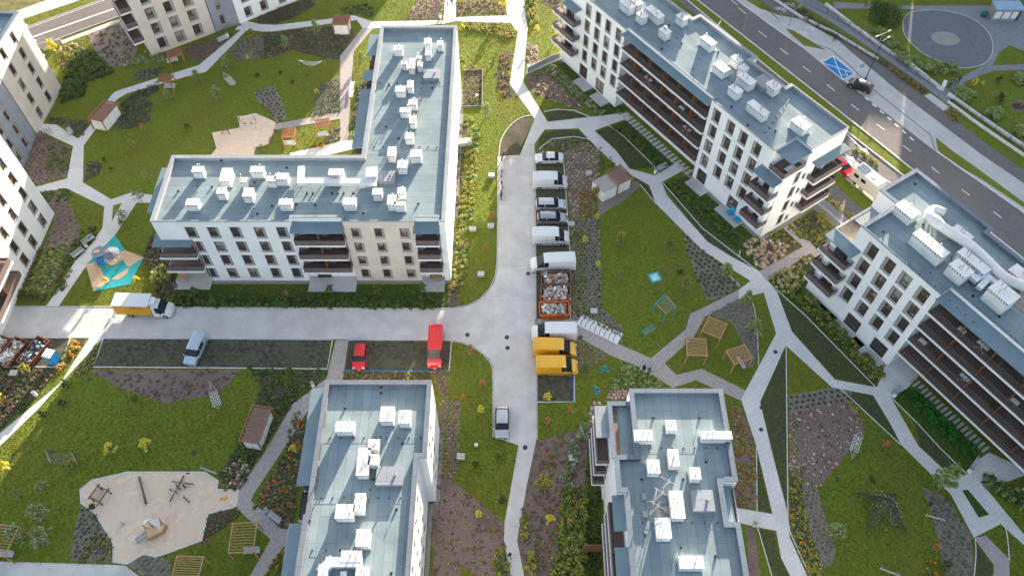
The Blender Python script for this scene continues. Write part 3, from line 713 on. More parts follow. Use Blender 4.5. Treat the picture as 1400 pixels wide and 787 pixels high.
# ---- building at the right edge
b3 = Bld('apartment_building', 'white block at the right edge with a big curved air duct on its roof', W(1211, 501), -57)
H3 = 17.0; e = 30.0
p3 = [(-12.4, .25), (0, .25), (0, 2.9), (e, 2.9), (e, 12.6), (-3, 12.6), (-3, 13.6), (-15.3, 13.6), (-15.3, 6.7), (-12.4, 6.7)]
rows3 = [.55 + 3.15 * k for k in range(5)]
N3 = niches([-10.55 + 12.4, -7.8 + 12.4, -5.2 + 12.4, -2.5 + 12.4], rows3[1:], 1.65, 2.65, 'l')
b3.block(p3, 0, 16.0, {0: N3 + gd([4.2, 8.9], 2.4), 2: [(1.2 + 4.3 * k, .3, 2.0, 2.3, (.1, .1, 1.8, 2.1), True) for k in range(6)]}, {2: 'panel'})
p3r = p3[:2] + [(0, 2.2), (e, 2.2)] + p3[4:]
b3.block(p3r, 16.0, H3); b3.w.m(M['slab']).box(.01, e, 2.21, 2.92, 15.95, 16.01)
lowp = [(-15.3, .25), (-12.41, .25), (-12.41, 6.69), (-15.3, 6.69)]
b3.block(lowp, 0, 13.6, skip=(1,))
tr_ = MB(); tr_.box(-15.25, -12.42, .3, 6.6, 13.0, 13.05); tr_.build('deck', M['timber'], b3.root)
pp_ = MB(); pp_.box(-15.3, -15.0, 2.6, 6.68, 13.601, 13.75); pp_.box(-15.2, -12.42, 3.2, 6.68, 13.603, 13.70); pp_.build('parapet', M['capping_pale'], b3.root)
b3.roof(p3r, H3, {0: .16, 1: .16, 2: .16}, 0, 'capping')
TL = Tm(0, .25); W3 = e
for z in (3.7, 6.85, 10.0, 13.15):
    b3.balcony(TL, .02, W3, -.1, 2.63, z, 'l', rail='bars', parts=[4.3 * k for k in range(1, 7)], doors=[(4.3 * k + 1.5, 1.9) for k in range(7)], panels=[(4.3 * k + .12, .9) for k in range(7)])
b3.canopy(TL, -.1, W3, -.15, 1.93, 15.9, .4)
TC = Tm(-14.9, .25)
for z in (4.0, 7.1, 10.2):
    b3.balcony(TC, -.6, 4.0, -1.7, -.01, z, 'lr', doors=((1.2, 1.7),))
    p = MB(); p.box(.1, 1.0, -.45, -.03, z + .04, z + 2.4, TC); p.build('wall_panel', M['render'], b3.root)
b3.canopy(TC, -.5, 4.1, -1.75, -.02, 13.2, .15)
ZR3 = H3 - .55
for a in ("1241.5,285.4,2.6,1.6,1.6 1273.5,332,4.4,1.3,2 1314.9,366,2.3,1.5,2 1332,356,3.9,1.2,1.6 1373.6,399,2.8,2.0,2.4 1316,318,2.4,1.2,.9 1395,372,2,1.5,1.4").split():
    v = [float(q) for q in a.split(',')]; b3.chim(v[0], v[1], v[2], v[3], v[4], zr=ZR3, pipes=3)
dk = [b3.L(x, y, ZR3 + 1.2) for x, y in spline(PP('1292,291 1277,286 1270,294 1282,305 1300,318 1322,332 1345,352 1372,378 1402,392'), 3)]
b = MB(); b.tube([(u, v, ZR3 + 1.2) for u, v in dk], [.55] * 6 + [.62, .7, .75, .75] + [.62] * (len(dk) - 10), 16); o = b.build('air_duct', M['white_metal'], b3.root, smooth=True)
g = MB()
for u, v in dk[::4]: g.box(u - .05, u + .05, v - .5, v - .42, ZR3 + .003, ZR3 + .9); g.box(u - .05, u + .05, v + .42, v + .5, ZR3 + .003, ZR3 + .9)
g.build('duct_leg', M['steel'], o)
D3 = lambda s, h=.9: [b3.L(x, y, ZR3 + h) for x, y in PP(s)]
b3.duct(D3('1322,372 1334,382 1350,372'), .4, ZR3, mat='sheet'); b3.duct(D3('1340,392 1352,380 1362,388'), .35, ZR3, mat='sheet')
w_ = MB(); w_.box(5.0, 13.5, 6.6, 10.6, ZR3 + .02, ZR3 + .06)
for k in range(5): w_.box(2.6 + k * .55, 2.85 + k * .55, 7.4, 11, ZR3 + .05, ZR3 + .18)
w_.build('roof_walkway', M['timber'], b3.root)
b3.studs([(b3.L(1262, 380, ZR3), b3.L(1300, 352, ZR3)), (b3.L(1278, 392, ZR3), b3.L(1330, 440, ZR3))], ZR3)
b3.vents([b3.L(x, y, ZR3) for x, y in PP('1208,317 1251,252 1271,291 1262,307 1366,433 1385,410 1330,405')], ZR3)
b3.finish()

# ---- lower left building
b4 = Bld('apartment_building', 'white block at the bottom with blue-grey canopies down its left flank, left of the junction', (0, 0), 0)
H4 = 13.1
p4 = [(-21.6, 10), (-10.15, 10), (-10.15, 36.4), (-9.25, 36.4), (-9.25, 45.8), (-21.4, 45.8), (-21.4, 30.0), (-21.6, 30)]
n4 = lambda ys, y00: [(y - y00, z, 1.0, 1.8, (.1, .1, .8, 1.6)) for y in ys for z in (.8, 3.9, 6.9, 9.95)]
b4.block(p4, 0, H4, {1: n4([17, 19.5, 22, 24.5, 27, 29.5, 32], 10), 3: n4([38.3, 40.4], 36.4)})
b4.roof(p4, H4, {7: .55, 2: .5}, 90, 'capping_mid')
T4a = Tm(-21.4, 45.8, 0, -PI / 2); T4b = Tm(-21.6, 30, 0, -PI / 2)
b4.canopy(T4a, .55, 12.3, -1.7, -.01, 12.2, .15); b4.canopy(T4b, .6, 19, -1.6, -.01, 12.2, .15)
for z in (3.5, 6.5, 9.5): b4.balcony(T4a, .7, 11.9, -1.5, -.01, z, 'lr', parts=(3.8, 7.6)); b4.balcony(T4a, 12.2, 15.2, -1.6, -.01, z, 'lr'); b4.balcony(T4b, .6, 18, -1.4, -.01, z, 'lr')
ZR4 = H4 - .55
for a in ("471.4,582.8,1.9,1.1 529.3,565.5,1.4,1.7 553.6,569.5,1.2,1.5 511,607,1.1,1.1 496.8,630.4,1.2,3.0 510.7,627.7,1.0,1.1 491.4,686.4,1.0,1.9 471.4,698.4,1.8,1.4 496,734.5,1.3,1.6 480,759.8,1.9,1.0 494.6,783,1.1,1.1").split():
    v = [float(q) for q in a.split(',')]; b4.chim(v[0], v[1], v[2], v[3], 1.3, zr=ZR4)
hatch(b4, 532.8, 650, 2.8, 2.0, .6, ZR4)
D4 = lambda s, h=.9: [b4.L(x, y, ZR4 + h) for x, y in PP(s)]
b4.duct(D4('489,769 452,769 443,778 441,800'), .5, ZR4, mat='sheet'); b4.duct(D4('470,785 470,800'), .3, ZR4)
b4.studs([(b4.L(436, 598, ZR4), b4.L(575, 598, ZR4)), (b4.L(424, 680, ZR4), b4.L(563, 680, ZR4)), (b4.L(427, 752, ZR4), b4.L(465, 752, ZR4)), (b4.L(520, 597, ZR4), b4.L(500, 700, ZR4))], ZR4)
b4.vents([b4.L(x, y, ZR4) for x, y in PP('472,558 550,606 542,696 535,783 510,655 521,529 521,537')], ZR4)
b4.finish()

# ---- lower right building
b5 = Bld('apartment_building', 'white block at the bottom with roof antennas and stepped terraces, right of the yellow vans', (0, 0), 0)
H5 = 13.1
p5 = [(11.9, 10), (23.5, 10), (23.5, 29.2), (22.3, 29.2), (22.3, 33.7), (24.0, 33.7), (24.0, 44.7), (13.4, 44.7), (13.4, 36.6), (11.1, 36.6), (11.1, 32.5), (11.9, 32.5)]
b5.block(p5, 0, H5)
b5.block([(22.3, 29.3), (23.7, 29.3), (23.7, 33.6), (22.3, 33.6)], 0, 12.2, skip=(3,))
q = MB(); q.box(22.31, 23.4, 29.4, 33.5, 11.9, 11.96); q.build('deck', M['canopy'], b5.root)
b5.block([(10.9, 36.61), (13.39, 36.61), (13.39, 43.4), (10.9, 43.4)], 0, 12.5, skip=(1,), nic= {3: [(v, z, 1.0, 1.7, (.1, .1, .8, 1.5)) for v in (1.0, 3.2, 5.2) for z in (3.9, 6.9)]})
b5.roof([(10.9, 36.61), (13.39, 36.61), (13.39, 43.4), (10.9, 43.4)], 12.5, {1: .05, 0: .05, 3: .45}, 90, 'capping', name='terrace_roof')
dk_ = MB(); dk_.box(11.4, 11.85, 36.8, 42.9, 12.06, 12.14); dk_.build('deck', M['logs'], b5.root)
b5.roof(p5, H5, {}, 90, 'capping')
nW = [(v, z, 1.0, 1.7, (.1, .1, .8, 1.5)) for v in (1.0, 2.6) for z in (.9, 3.9, 6.9, 9.9)]
T5 = Tm(10.9, 43.4, 0, -PI / 2)
b5.canopy(T5, .3, 4.2, -1.5, -.01, 12.0, .12, mat='capping_pale')
for z in (3.5, 6.5, 9.5): b5.balcony(T5, .4, 6.3, -1.5, -.01, z, 'lr', parts=(3.2,))
T6 = Tm(11.9, 32.5, 0, -PI / 2)
b5.canopy(T6, .05, 3.9, -1.3, -.01, 12.2, .12); b5.canopy(T6, 5.6, 22, -1.4, -.01, 12.2, .12)
for z in (3.5, 6.5, 9.5): b5.balcony(T6, .05, 22, -1.6, -.01, z, 'lr', parts=(5.5, 11, 16.5))
for (x, y, z) in ((8.2, 30.2, 2.6), (8.6, 25, 2.2)):
    p = MB(); p.box(x, x + 2.2, y, y + .12, 0, z); p.build('partition', M['wood'], b5.root)
ZR5 = H5 - .55
for a in ("917.6,581,1.0,1.1,1.1 879.5,594.3,1.9,1.1,1.3 980,594.3,3.2,.8,1.3 893.6,637,1.2,1.4,1.3 920.9,625,1.0,1.8,1.3 950.7,646.4,1.0,1.2,1.3 925.7,689,1.3,2.8,1.3 907,721,1.4,2.0,1.3 945.4,767.8,2.3,1.1,1.3").split():
    v = [float(q) for q in a.split(',')]; b5.chim(v[0], v[1], v[2], v[3], v[4], zr=ZR5)
hatch(b5, 961, 683.8, 2.2, 2.2, .7, ZR5)
a5 = MB(); cx, cy = b5.L(900, 682, ZR5 + 1)
for k, (dx, dy) in enumerate(((0, 0), (.8, 1.2), (-.6, -1.4))):
    a5.tube([(cx + dx, cy + dy, ZR5), (cx + dx, cy + dy, ZR5 + 3.2)], .04, 6)
    for j in range(5): a5.bar((cx + dx - .55 + .05 * j, cy + dy - .4, ZR5 + 1.7 + .3 * j), (cx + dx + .55 - .05 * j, cy + dy + .4, ZR5 + 1.75 + .3 * j), .05)
    a5.bar((cx + dx - .7, cy + dy + .5, ZR5 + 3.0), (cx + dx + .8, cy + dy - .5, ZR5 + 3.1), .06)
a5.m(M['steel'])
a5.bar((cx - 1.2, cy, ZR5 + .3), (cx + 1.4, cy, ZR5 + .3), .08); a5.bar((cx, cy - 1.8, ZR5 + .3), (cx, cy + 1.6, ZR5 + .3), .08)
o = a5.build('antenna', parent=b5.root)
for dx, dy in ((-1.3, .6), (-1.4, -1.3), (.9, -.8), (0, -1.2)):
    s_ = MB(); s_.box(cx + dx - .28, cx + dx + .28, cy + dy - .35, cy + dy + .35, ZR5 + .003, ZR5 + .28); s_.build('ballast_block', M['panel'], o)
b5.studs([(b5.L(874, 612, ZR5), b5.L(995, 612, ZR5)), (b5.L(862, 714, ZR5), b5.L(980, 714, ZR5))], ZR5)
b5.vents([b5.L(x, y, ZR5) for x, y in PP('893,571 956,571 877,655 965,631 934,655 931,748 882,731 978,760')], ZR5)
b5.finish()

# ---- buildings cut by the left and upper edges of the photo
def edge_block(name, label, Apx, Bpx, depth, H, niches_px, wall, ext0=0, ext1=0, nw=1.3, nh=2.3, side='r', rows=5, fh=3.05, z0=.6, extra=None, grass=None):
    A = Vector(W(*Apx)); Bq = Vector(W(*Bpx)); dd = (Bq - A).normalized(); A = A - dd * ext0; Bq = Bq + dd * ext1
    ang = math.degrees(math.atan2(dd.y, dd.x)); b = Bld(name, label, (A.x, A.y), ang, wall); L = (Bq - A).length
    p = [(0, 0), (L, 0), (L, depth), (0, depth)]
    us = [b.L(px, py, zz_)[0] for px, py, zz_ in niches_px]
    b.block(p, 0, H, {0: niches([u for u in us if .1 < u < L - nw - .1], [z0 + fh * k for k in range(rows)], nw, nh, side)}, {0: wall})
    b.roof(p, H, {}, 0, 'capping'); return b, L
bl, L_ = edge_block('apartment_building', 'white block at the left edge above the yellow hedge, sunlit on its upper half', (25, 405.5), (74.7, 292), 13, 18.0,
    [(52, 312, 1), (31, 341, 1), (13, 366, 1)], 'render', ext0=14, nw=1.5, nh=2.4, rows=6, side='l', fh=2.98)
tb = Tm(0, 0)
for z in (3.4, 6.4, 9.4, 12.4):
    bl.balcony(tb, L_ - 22, L_ - 14.0, -1.8, -.01, z, 'lr', parts=(L_ - 18,))
bl.chim_uv(L_ - 4, 6, 1.5, 1.1, 1.4, 17.55); bl.finish()
bl, L_ = edge_block('apartment_building', 'beige block with blue-grey roof in the upper left corner', (50.7, 184), (85, 121), 13, 15.6,
    [(62, 160, 1.5), (73, 138, 1.5)] , 'beige', nw=1.35, nh=2.2, rows=5, side='l', z0=.7, fh=2.95)
TB = Tm(L_, 0, 0, PI / 2)
for z in (3.2, 6.2, 9.2, 12.2): bl.balcony(TB, .8, 4.0, -1.4, -.01, z, 'lr')
bl.chim_uv(L_ - 4, 8, 1.5, 1.1, 1.4, 15.15); bl.finish()
bl, L_ = edge_block('apartment_building', 'white and grey block at the left edge between the two taller ones', (27, 242), (50.3, 186), 12, 15.0,
    [(44, 203, 1), (36, 222, 1)], 'greyrender', nw=1.3, nh=2.2, rows=5, z0=.7, fh=2.85); bl.finish()
bl, L_ = edge_block('apartment_building', 'tall beige block at the top edge with balconies on its left corner', (208, 77), (295, 44.5), 12, 16.4,
    [(222, 72, .5), (246, 63, .5), (270, 54, .5)], 'beige', nw=1.75, nh=2.4, rows=5, z0=.55, fh=3.05)
TB = Tm(0, 0, 0, PI / 2)
for z in (3.3, 6.35, 9.4, 12.45): bl.balcony(Tm(0, 8.5, 0, -PI / 2), .1, 8.3, -2.0, -.01, z, 'lr', parts=(4.2,))
bl.finish()
bl, L_ = edge_block('apartment_building', 'grey block at the top edge beside the beige one', (296, 44), (327, 33), 11, 16.0,
    [(306, 40, .5)], 'greyrender', nw=1.1, nh=2.3, rows=5, z0=.7); bl.finish()
bl, L_ = edge_block('apartment_building', 'white block at the top edge over the entrance path', (328, 33), (402, 3), 12, 15.8,
    [(340, 29, .5), (361, 20, .5), (385, 10, .5)], 'render', ext1=6, nw=1.5, nh=2.2, rows=5, z0=.6); bl.finish()
# unseen blocks added beyond the upper edge, sized to shade the road, park and roofs
def shade_block(x, y, w, l, h, ang, label):
    b = Bld('apartment_building', label, (x, y), ang); p = [(0, 0), (w, 0), (w, l), (0, l)]
    b.block(p, 0, h, {0: niches([2 + 4 * k for k in range(int(w / 4))], [.6 + 3.1 * k for k in range(int(h / 3.1) - 1)], 1.6, 2.3)}); b.roof(p, h, {}, 0); b.finish()
# ------------------------------------------------------------------ ground, roads, paths
b = MB(); b.quad((-1200, -1200, 0), (1200, -1200, 0), (1200, 1200, 0), (-1200, 1200, 0)); tag(b.build('ground', M['lawn']), kind='structure')
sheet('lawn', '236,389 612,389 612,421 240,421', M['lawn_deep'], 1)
# internal road with its junction
road = PP('-60,419.5 60,419.5 240,420.5 420,421.5 600,422.3 622,421.5') + spline(PP('622,421.5 640,418 656,409.5 670,395 678,378 680.5,355'), 4) + PP('681,280 681.5,214 711,212 724,196 731,196 731,250 731.5,330 732,430 733,520 733.5,600 711,609 675.6,597 675,550 674.5,506') + spline(PP('674.5,504 671,494 662,484 652,476.5 640,470 628,466.5 616,465'), 4) + PP('600,464.5 454,463.5 300,462.5 141,462 -60,461')
sheet('internal_road', road, M['roadconc'], 6)
for k in ('-60,418.8 60,418.8 240,419.8 420,420.8 600,421.6 622,420.8 640,417.2 656,408.8 669.5,394.5 677.2,377.5 679.8,355 680.3,280 680.8,214', '674,597 674,550 673.6,506 670,495 661.5,485 651.5,477.3 639.5,471 628,467.5 616,466',
          '98,461.8 60,461.8 -60,461.8', '454,464.2 300,463.2 141,462.6', '475,464.6 600,465.2 616,465.8', '732.2,208 732.3,330 732.8,436', '733.5,444 734.3,600'):
    kerb(k, .14, 0, .07)
# paths: (polygon, material, layer)
PATHS = [
 ('709,607.8 733.6,599.5 720,664 707,738.5 718.5,795 700,795 689,737 690,713', 'roadconc', 9),
 ('689,-10 715,-10 721.5,40 715.4,112 748.7,166.8 744.7,177.5 731,196.5 724,196.5 711,212 731,162.8 696.7,114.8 708,44 694,26.7', 'pathconc', 7),
 ('609,-10 624,-10 623.5,24 691.6,21.4 697,28 697,32 623,29.5 606,33 510,39.5 495.5,38.7 488,28 447.4,33.4 370,44 350,42.7 322,41 325,36 350,33.4 376.7,34.7 446,26.7 483.4,21.4 510,30 606,28', 'pathconc', 8),
 ('495.5,38.7 510,39.5 483.4,70.7 475.4,193.5 464.8,193 464.8,77.4', 'pink', 7),
 ('376.7,169.5 464.8,153.5 464.8,163 375.4,178', 'pink', 9),
 ('396,209.5 440,200 467,192.5 492.8,191 492.8,202 450,212 396,216', 'pathconc', 9),
 ('742,166 748.7,166.8 859.5,154 861,161 812.8,178.8 842,206 860.8,230.7 895.5,240 925,222.7 938,231 904.8,249.4 911.5,266.7 938,298 967.6,330.8 1000,351 1038,371 1050,387 1045,392 1030,387 1026,384 984,358 959.5,341.4 930,312 896.8,278.7 887.5,253.4 863.5,240 842,226.7 814,200 791,176 744.7,177.5', 'pathconc', 9),
 ('721,88 769,75 770,80 720,102', 'pathconc', 8),
 ('1026,384 1050,384 1062.7,400 1082.7,453.4 1141.4,518.8 1198.8,529.4 1209.5,501.4 1232,486.7 1256,513.4 1240,530.8 1217.5,542.8 1256,610 1266.9,619.7 1303,654.4 1323,647.7 1333.6,630.4 1352,618 1400,640 1400,650 1377,658 1340,658 1400,730 1400,745 1368,715.8 1331,734.5 1300,675.7 1269.5,645 1232,607.7 1216,577 1193.5,540 1137.4,529.4 1074,472 1061,456 1044,400 1010,409 1010,396', 'pathconc', 10),
 ('1061,456 1074,472 1039,549.5 1056,620 1076,698.4 1080,735 1106,792 1083,792 1068,762.5 1061,725 1040,721 1005,713 1003.6,693 1056,702.4 1034,610 1013,545.5 1034,506.7', 'pathconc', 11),
 ('1331,734.5 1348,732 1380,764 1380,795 1357,795 1359,772', 'pink', 9),
 ('733.5,436 779.4,436 800,441 844.8,469.4 890,489.4 938,449.4 943.5,429.4 1010,396 1026,399 963.5,433.4 949,460 908.8,496.6 924.8,512 959.5,504 1019.6,533.4 1011.6,547 977,531 951.5,519.6 919.5,530 876.8,502.7 834,485.4 786,458 786,443.5 733.5,443', 'pink', 8),
 ('1038,371 1097.4,337.5 1071,312 1083,305 1126,350 1119,356 1108,346 1048,384', 'pink', 8),
 ('459.4,464.5 476.8,464.6 468.8,518 440,535 422,560 390,610 350,670 343,684 360,698 384.7,722.5 407,722.5 407,746.5 387,746.5 358,795 337,795 370,737 321.6,693 327,669 360,621 386,577 400,552 446,517', 'pink', 7),
 ('-60,767 0,767 171,772 200,795 -60,800', 'roadconc', 7),
 ('122.8,461 141.4,462 98.7,507 53.4,557.5 0,609.5 -40,645 -40,625 0,592 34.7,563 82.7,523', 'pathconc', 7),
 ('62.7,419 80,419 114.8,368 157.5,321.4 186.8,277.4 208,277.4 208,266.7 181.5,262.7 152,272.6 113.4,249.4 114.8,198.8 129.4,178.8 160,136 173.5,128 253.5,105.4 281.6,98.7 339,40 360,44 360,34.7 328,26.7 331,40 272,89.4 216,106.8 157.5,125.4 152,130.8 124,170.8 106.7,190 77.4,170.8 50.7,168.7 54.7,178.8 100,200 92,244 48,256 52,263.5 90.7,257.4 142.8,282.7 140,312 125.4,333 102.7,357.5 69.4,410', 'pathconc', 7),
]
for p, m, l in PATHS: sheet('path', p, M[m], l)
sheet('lawn', '155,281 167,277.5 153,303', M['lawn'], 12)
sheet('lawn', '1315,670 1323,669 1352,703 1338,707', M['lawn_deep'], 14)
# parking courts on dark reinforced soil
for p in ('731.5,208 770,208 771,230 779,330 779.4,436 732.5,436', '733.5,443.5 784,443.5 785,549 734,549', '141,462.8 454,464 447.4,504 128,501.4', '476,465 617,465.5 614,506.5 471.4,505', '-60,461.8 96,461.8 81,501 -60,501'):
    sheet('parking_court', p, M['parkdirt'], 5)
for k in ('770,210 772,240 779,340 779.6,436', '784.6,443 785.4,549 734,549.5', '141.5,463 128,501.6 300,502.8 447.4,504.2 454.5,465', '470.8,506 540,506.6', '614,507.3 617.5,466', '96.5,462 81.5,501.5 0,501.2 -60,501', '744,153 760,150 785,151 806,160', '737,204 755,190 785,187 812,192'):
    kerb(k, .12, 0, .09, M['kerbwhite'])
kerb('471,506.2 614,507.2', .16, 0, .11, M['bluepaint']); kerb('783.4,516 784,549', .16, 0, .12, M['bluepaint'])
# long thin edging lines that cut the lawns (fire lane borders)
for k, s in (('815,160 852,186 893,226 902,240 904,248', 0), ('906,250 960,312 1038,372', 0), ('875,252 897,279', 0), ('1050,386 1100,430 1198,530', 0), ('1074.5,473 1075.5,560 1077,700', 0), ('1137,520 1180,560 1232,608', 0), ('1218,543 1252,576 1285,612 1322,648', 0),
             ('1023,405 1030,418 1034,440 1036,470 1037,500', 4), ('1034,610 1035,700 1034,715 1040,735 1056,790', 4), ('1077,700 1079,722 1088,745 1110,792', 4), ('1333,735 1334,760 1331,792', 4), ('1340,662 1362,695 1375,722 1380,765', 4), ('1010,352 1012,342', 0), ('682,214 684,196 690,182 702,168 716,160 729,158', 4), ('985,365 1012,392', 0)):
    kerb(k, .10, 0, .08, M['kerbwhite'], smooth=s)
# ------- main road and the strip beyond it
def band(name, s1, s2, mat, lay): return sheet(name, PP(s1) + PP(s2)[::-1], M[mat], lay)
band('main_road', '953,0 930,-18 1050,74.7 1166.8,166.8 1400,353.5 1460,402'.replace('953,0 ', ''), '990,-12 1005,0 1050,33 1100,68 1122,86 1280,208 1400,292 1460,335', 'asphalt', 3)
band('service_road', '850,-60 1000,60 1090,130 1155,180 1140,205 1128,222 1180,262 1220,290 1400,440', '915,-30 934,-8 1050,95 1162.8,186 1190,206 1240,246 1400,372', 'asphalt', 2)
band('verge', '910,-30 934,-4 1050,93 1162.8,184 1189.5,205 1240,244 1400,368', '927,-20 953,2 1050,77 1166.8,168.5 1240,227 1400,356', 'lawn', 5)
for k in ('910,-30 934,-4 1050,93 1162.8,184 1189.5,205 1240,244 1400,368', '929,-20 951.5,-1 1050,76 1166.8,167.8 1240,226 1400,355', '990,-13 1005,-1 1050,32 1100,67', '1280,207 1400,291 1460,334'): kerb(k, .2, 0, .13, M['kerbwhite'])
band('pavement', '990,-13 1050,33 1100,68 1122,86 1280,208 1400,292 1460,335', '1005,-20 1040,12 1064,21 1094,26 1145,55 1173,79 1227,124 1340,210 1400,251 1460,292', 'pave', 4)
band('bike_path', '1040,2 1064,19 1094,25 1145,54 1173,78 1227,123 1340,210 1400,251 1460,292', '1045,-10 1052,-2 1094,26 1130,44 1168,66 1216,96 1364,208 1400,233 1460,274', 'asphalt_path', 6)
band('bike_path', '990,-30 1040,2 1064,19', '1010,-30 1052,-2 1066,12', 'asphalt_path', 7)
sheet('verge', '1040,8 1060,22 1080,46 1101,64 1131,70 1109,56 1070,33 1040,6', M['lawn'], 8)
sheet('verge', '1000,-22 1040,6 1042,14 1010,-6', M['lawn'], 8)
sheet('verge', '1279,188 1300,205 1330,226 1400,277 1400,284 1340,244 1294,218 1282,205', M['lawn'], 8)
sheet('path', '1063,28 1070,24 1096,33 1131,50 1120,52 1070,38', M['pave'], 9)
kerb('1101,64 1131,70 1109,56 1070,33', .12, .0, .1, M['kerbwhite'])
kerb('1110,58 1136,68 1160,88 1190,120 1271,184 1274,190 1276,200 1280,207', .1, 0, .06, M['screen'])
# parking bay, road markings (all sheets on the road)
sheet('parking_bay', '1123,86 1139,77 1169,101 1152,109.5', M['bluepaint'], 9)
def mark(a, b_, w, lay=10, mat='mark', name='road_marking'):
    a = W(*a); b_ = W(*b_); return sheet(name, strip([a, b_], w), M[mat], lay, px=False)
for a, c in (((1123, 86), (1139, 77)), ((1139, 77), (1169, 101)), ((1169, 101), (1152, 109.5)), ((1152, 109.5), (1123, 86))): mark(a, c, .16)
mark((1123.5, 86), (1168.5, 101), .14, 11); mark((1139, 77.5), (1152, 109), .14, 12)
# wheelchair symbol on the bay
wx, wy = W(1156, 101); a0 = R(-30)
def wc(u, v): return (wx + (u * math.cos(a0) - v * math.sin(a0)) * .8, wy + (u * math.sin(a0) + v * math.cos(a0)) * .8)
ring = [wc(.5 * math.cos(t) - .05, .5 * math.sin(t) - .25) for t in np.linspace(-2.9, .9, 14)]
sheet('road_marking', strip(ring, .11), M['mark'], 13, px=False)
sheet('road_marking', strip([wc(-.15, .75), wc(-.1, .1), wc(.35, .05), wc(.6, -.5)], .13), M['mark'], 14, px=False)
sheet('road_marking', [wc(-.17 + .17 * math.cos(t), .95 + .17 * math.sin(t)) for t in np.linspace(0, 2 * PI, 12)[:-1]], M['mark'], 15, px=False)
# lane dashes
for (x, y) in ((1003, 3), (1014.5, 25 - 10), (1042.5, 47), (1072, 70.5), (1103, 95), (1135.5, 120), (1169, 147), (1204, 174), (1240, 203), (1278.5, 232.5), (1320, 263), (1363.5, 293.5)): mark((x - 5.5, y - 4), (x + 5.5, y + 4.5), .16)
for k in range(9): x = 1162 + k * 10.2; y = 115 + k * 9.1; mark((x, y), (x + 5.2, y + 4.3), .3)
for (x, y) in ((1179, 222), (1214, 248)): mark((x - 7, y - 5), (x + 7, y + 5), .14)
for (x, y) in ((1181, 206), (1163, 217)):
    mark((x - 13, y - 11), (x, y), .16); sheet('road_marking', [(x - 6, y - 2), (x + 7, y + 5), (x + 3, y - 3)], M['mark'], 13)
mark((1158, 184), (1178, 203), .2)
# bicycle symbols painted on the cycle crossing
def bike_sign(px, py, rot=-.6, s=1.0, lay=11):
    x, y = W(px, py)
    def q(u, v): return (x + s * (u * math.cos(rot) - v * math.sin(rot)), y + s * (u * math.sin(rot) + v * math.cos(rot)))
    for cx in (-.6, .6): sheet('road_marking', strip([q(cx + .38 * math.cos(t), -.2 + .38 * math.sin(t)) for t in np.linspace(0, 2 * PI, 13)], .10), M['mark'], lay, px=False)
    sheet('road_marking', strip([q(-.6, -.2), q(-.1, -.2), q(.45, .35), q(-.25, .35), q(-.6, -.2)], .10), M['mark'], lay + 1, px=False)
    sheet('road_marking', strip([q(.6, -.2), q(.4, .55), q(.65, .6)], .10), M['mark'], lay + 2, px=False)
bike_sign(1080, 6.5, -.5); bike_sign(1068, 12.5, -.5); bike_sign(1107, 39, -.5); bike_sign(1097, 45, -.5, lay=11)
# retaining strip, ramp and park paths
band('planting_strip', '1050,-8 1094,24 1130,42 1168,65 1216,95 1262,128', '1062,-8 1096,14 1124,34 1152,51 1205,80 1270,124', 'soil', 3)
band('ramp', '1060,-20 1096,7 1130,27 1165,49 1213,82 1262,117 1300,146 1295,152 1290,150', '1085,-20 1120,3 1145,20 1180,40 1230,74 1275,108 1300,125 1305,130 1305,134', 'park_path', 2)
sheet('path', '1263,131 1272,128 1297,146 1290,152', M['pave'], 4)
sheet('park_path', '1140,3 1225,8 1360,8 1400,12 1460,12 1460,60 1400,70 1380,62 1366,72 1357,90 1400,88 1460,88 1460,95 1400,96 1358,97 1340,104 1320,112 1305,125 1296,122 1310,108 1330,97 1345,88 1350,72 1352,56 1330,37 1290,16 1240,13 1140,12', M['park_path'], 3)
ell = [(1295 + 62 * math.cos(t) + 6 * math.sin(2 * t), 54 + 39 * math.sin(t)) for t in np.linspace(0, 2 * PI, 33)[:-1]]
ell = spline(PP('1234,30 1242,19 1262,14.5 1290,15 1320,22 1342,35 1355,52 1357,70 1350,84 1336,91 1316,93.5 1296,88 1270,78 1248,62 1236,46 1234,30'), 4)[:-1]
sheet('round_plaza', ell, M['plaza_round'], 5)
kerb(ell + [ell[0]], .15, 0, .07, M['kerb'])
cc = [W(1292.5, 53)]; ell2 = [(cc[0][0] + 2.6 * math.cos(t), cc[0][1] + 2.0 * math.sin(t)) for t in np.linspace(0, 2 * PI, 25)[:-1]]
sheet('round_plaza', ell2, M['plaza_mid'], 7, px=False)
# entrance court between the two right-hand buildings
band('pavement', '1125,215 1150,240 1178,262 1200,282', '1160,213 1190,235 1220,262 1240,285', 'pave', 4)
sheet('service_road', '1141,252 1175,284 1180,288 1166,298 1150,286 1131,262', M['asphalt'], 6)
sheet('path', '1110,282 1128,272 1165,303 1150,316', M['park_path'], 4)
# road cut by the upper left corner, field beyond
sheet('field', '-150,-120 180,-120 150,-22 33,28 0,40 -150,100', M['field'], 1)
sheet('service_road', '46,55 60,62 166,22 156,-4 130,5 40,36'.replace('46,55 60,62 166,22 156,-4 130,5 40,36', '20,70 60,61 170,19 220,0 215,-30 160,-8 30,40'), M['asphalt'], 4)
sheet('pavement', '10,38 33,26 100,4 135,-10 120,-20 20,16', M['pave'], 4)
mark((45, 51), (160, 11), .35); mark((30, 42), (160, -6), .2)
sheet('path', '56,66 165,25 168,29 60,70', M['pave'], 5)
kerb('56,62.5 166,21.5 215,2', .15, 0, .12)
kerb('33,39 158,-7', .15, 0, .12)
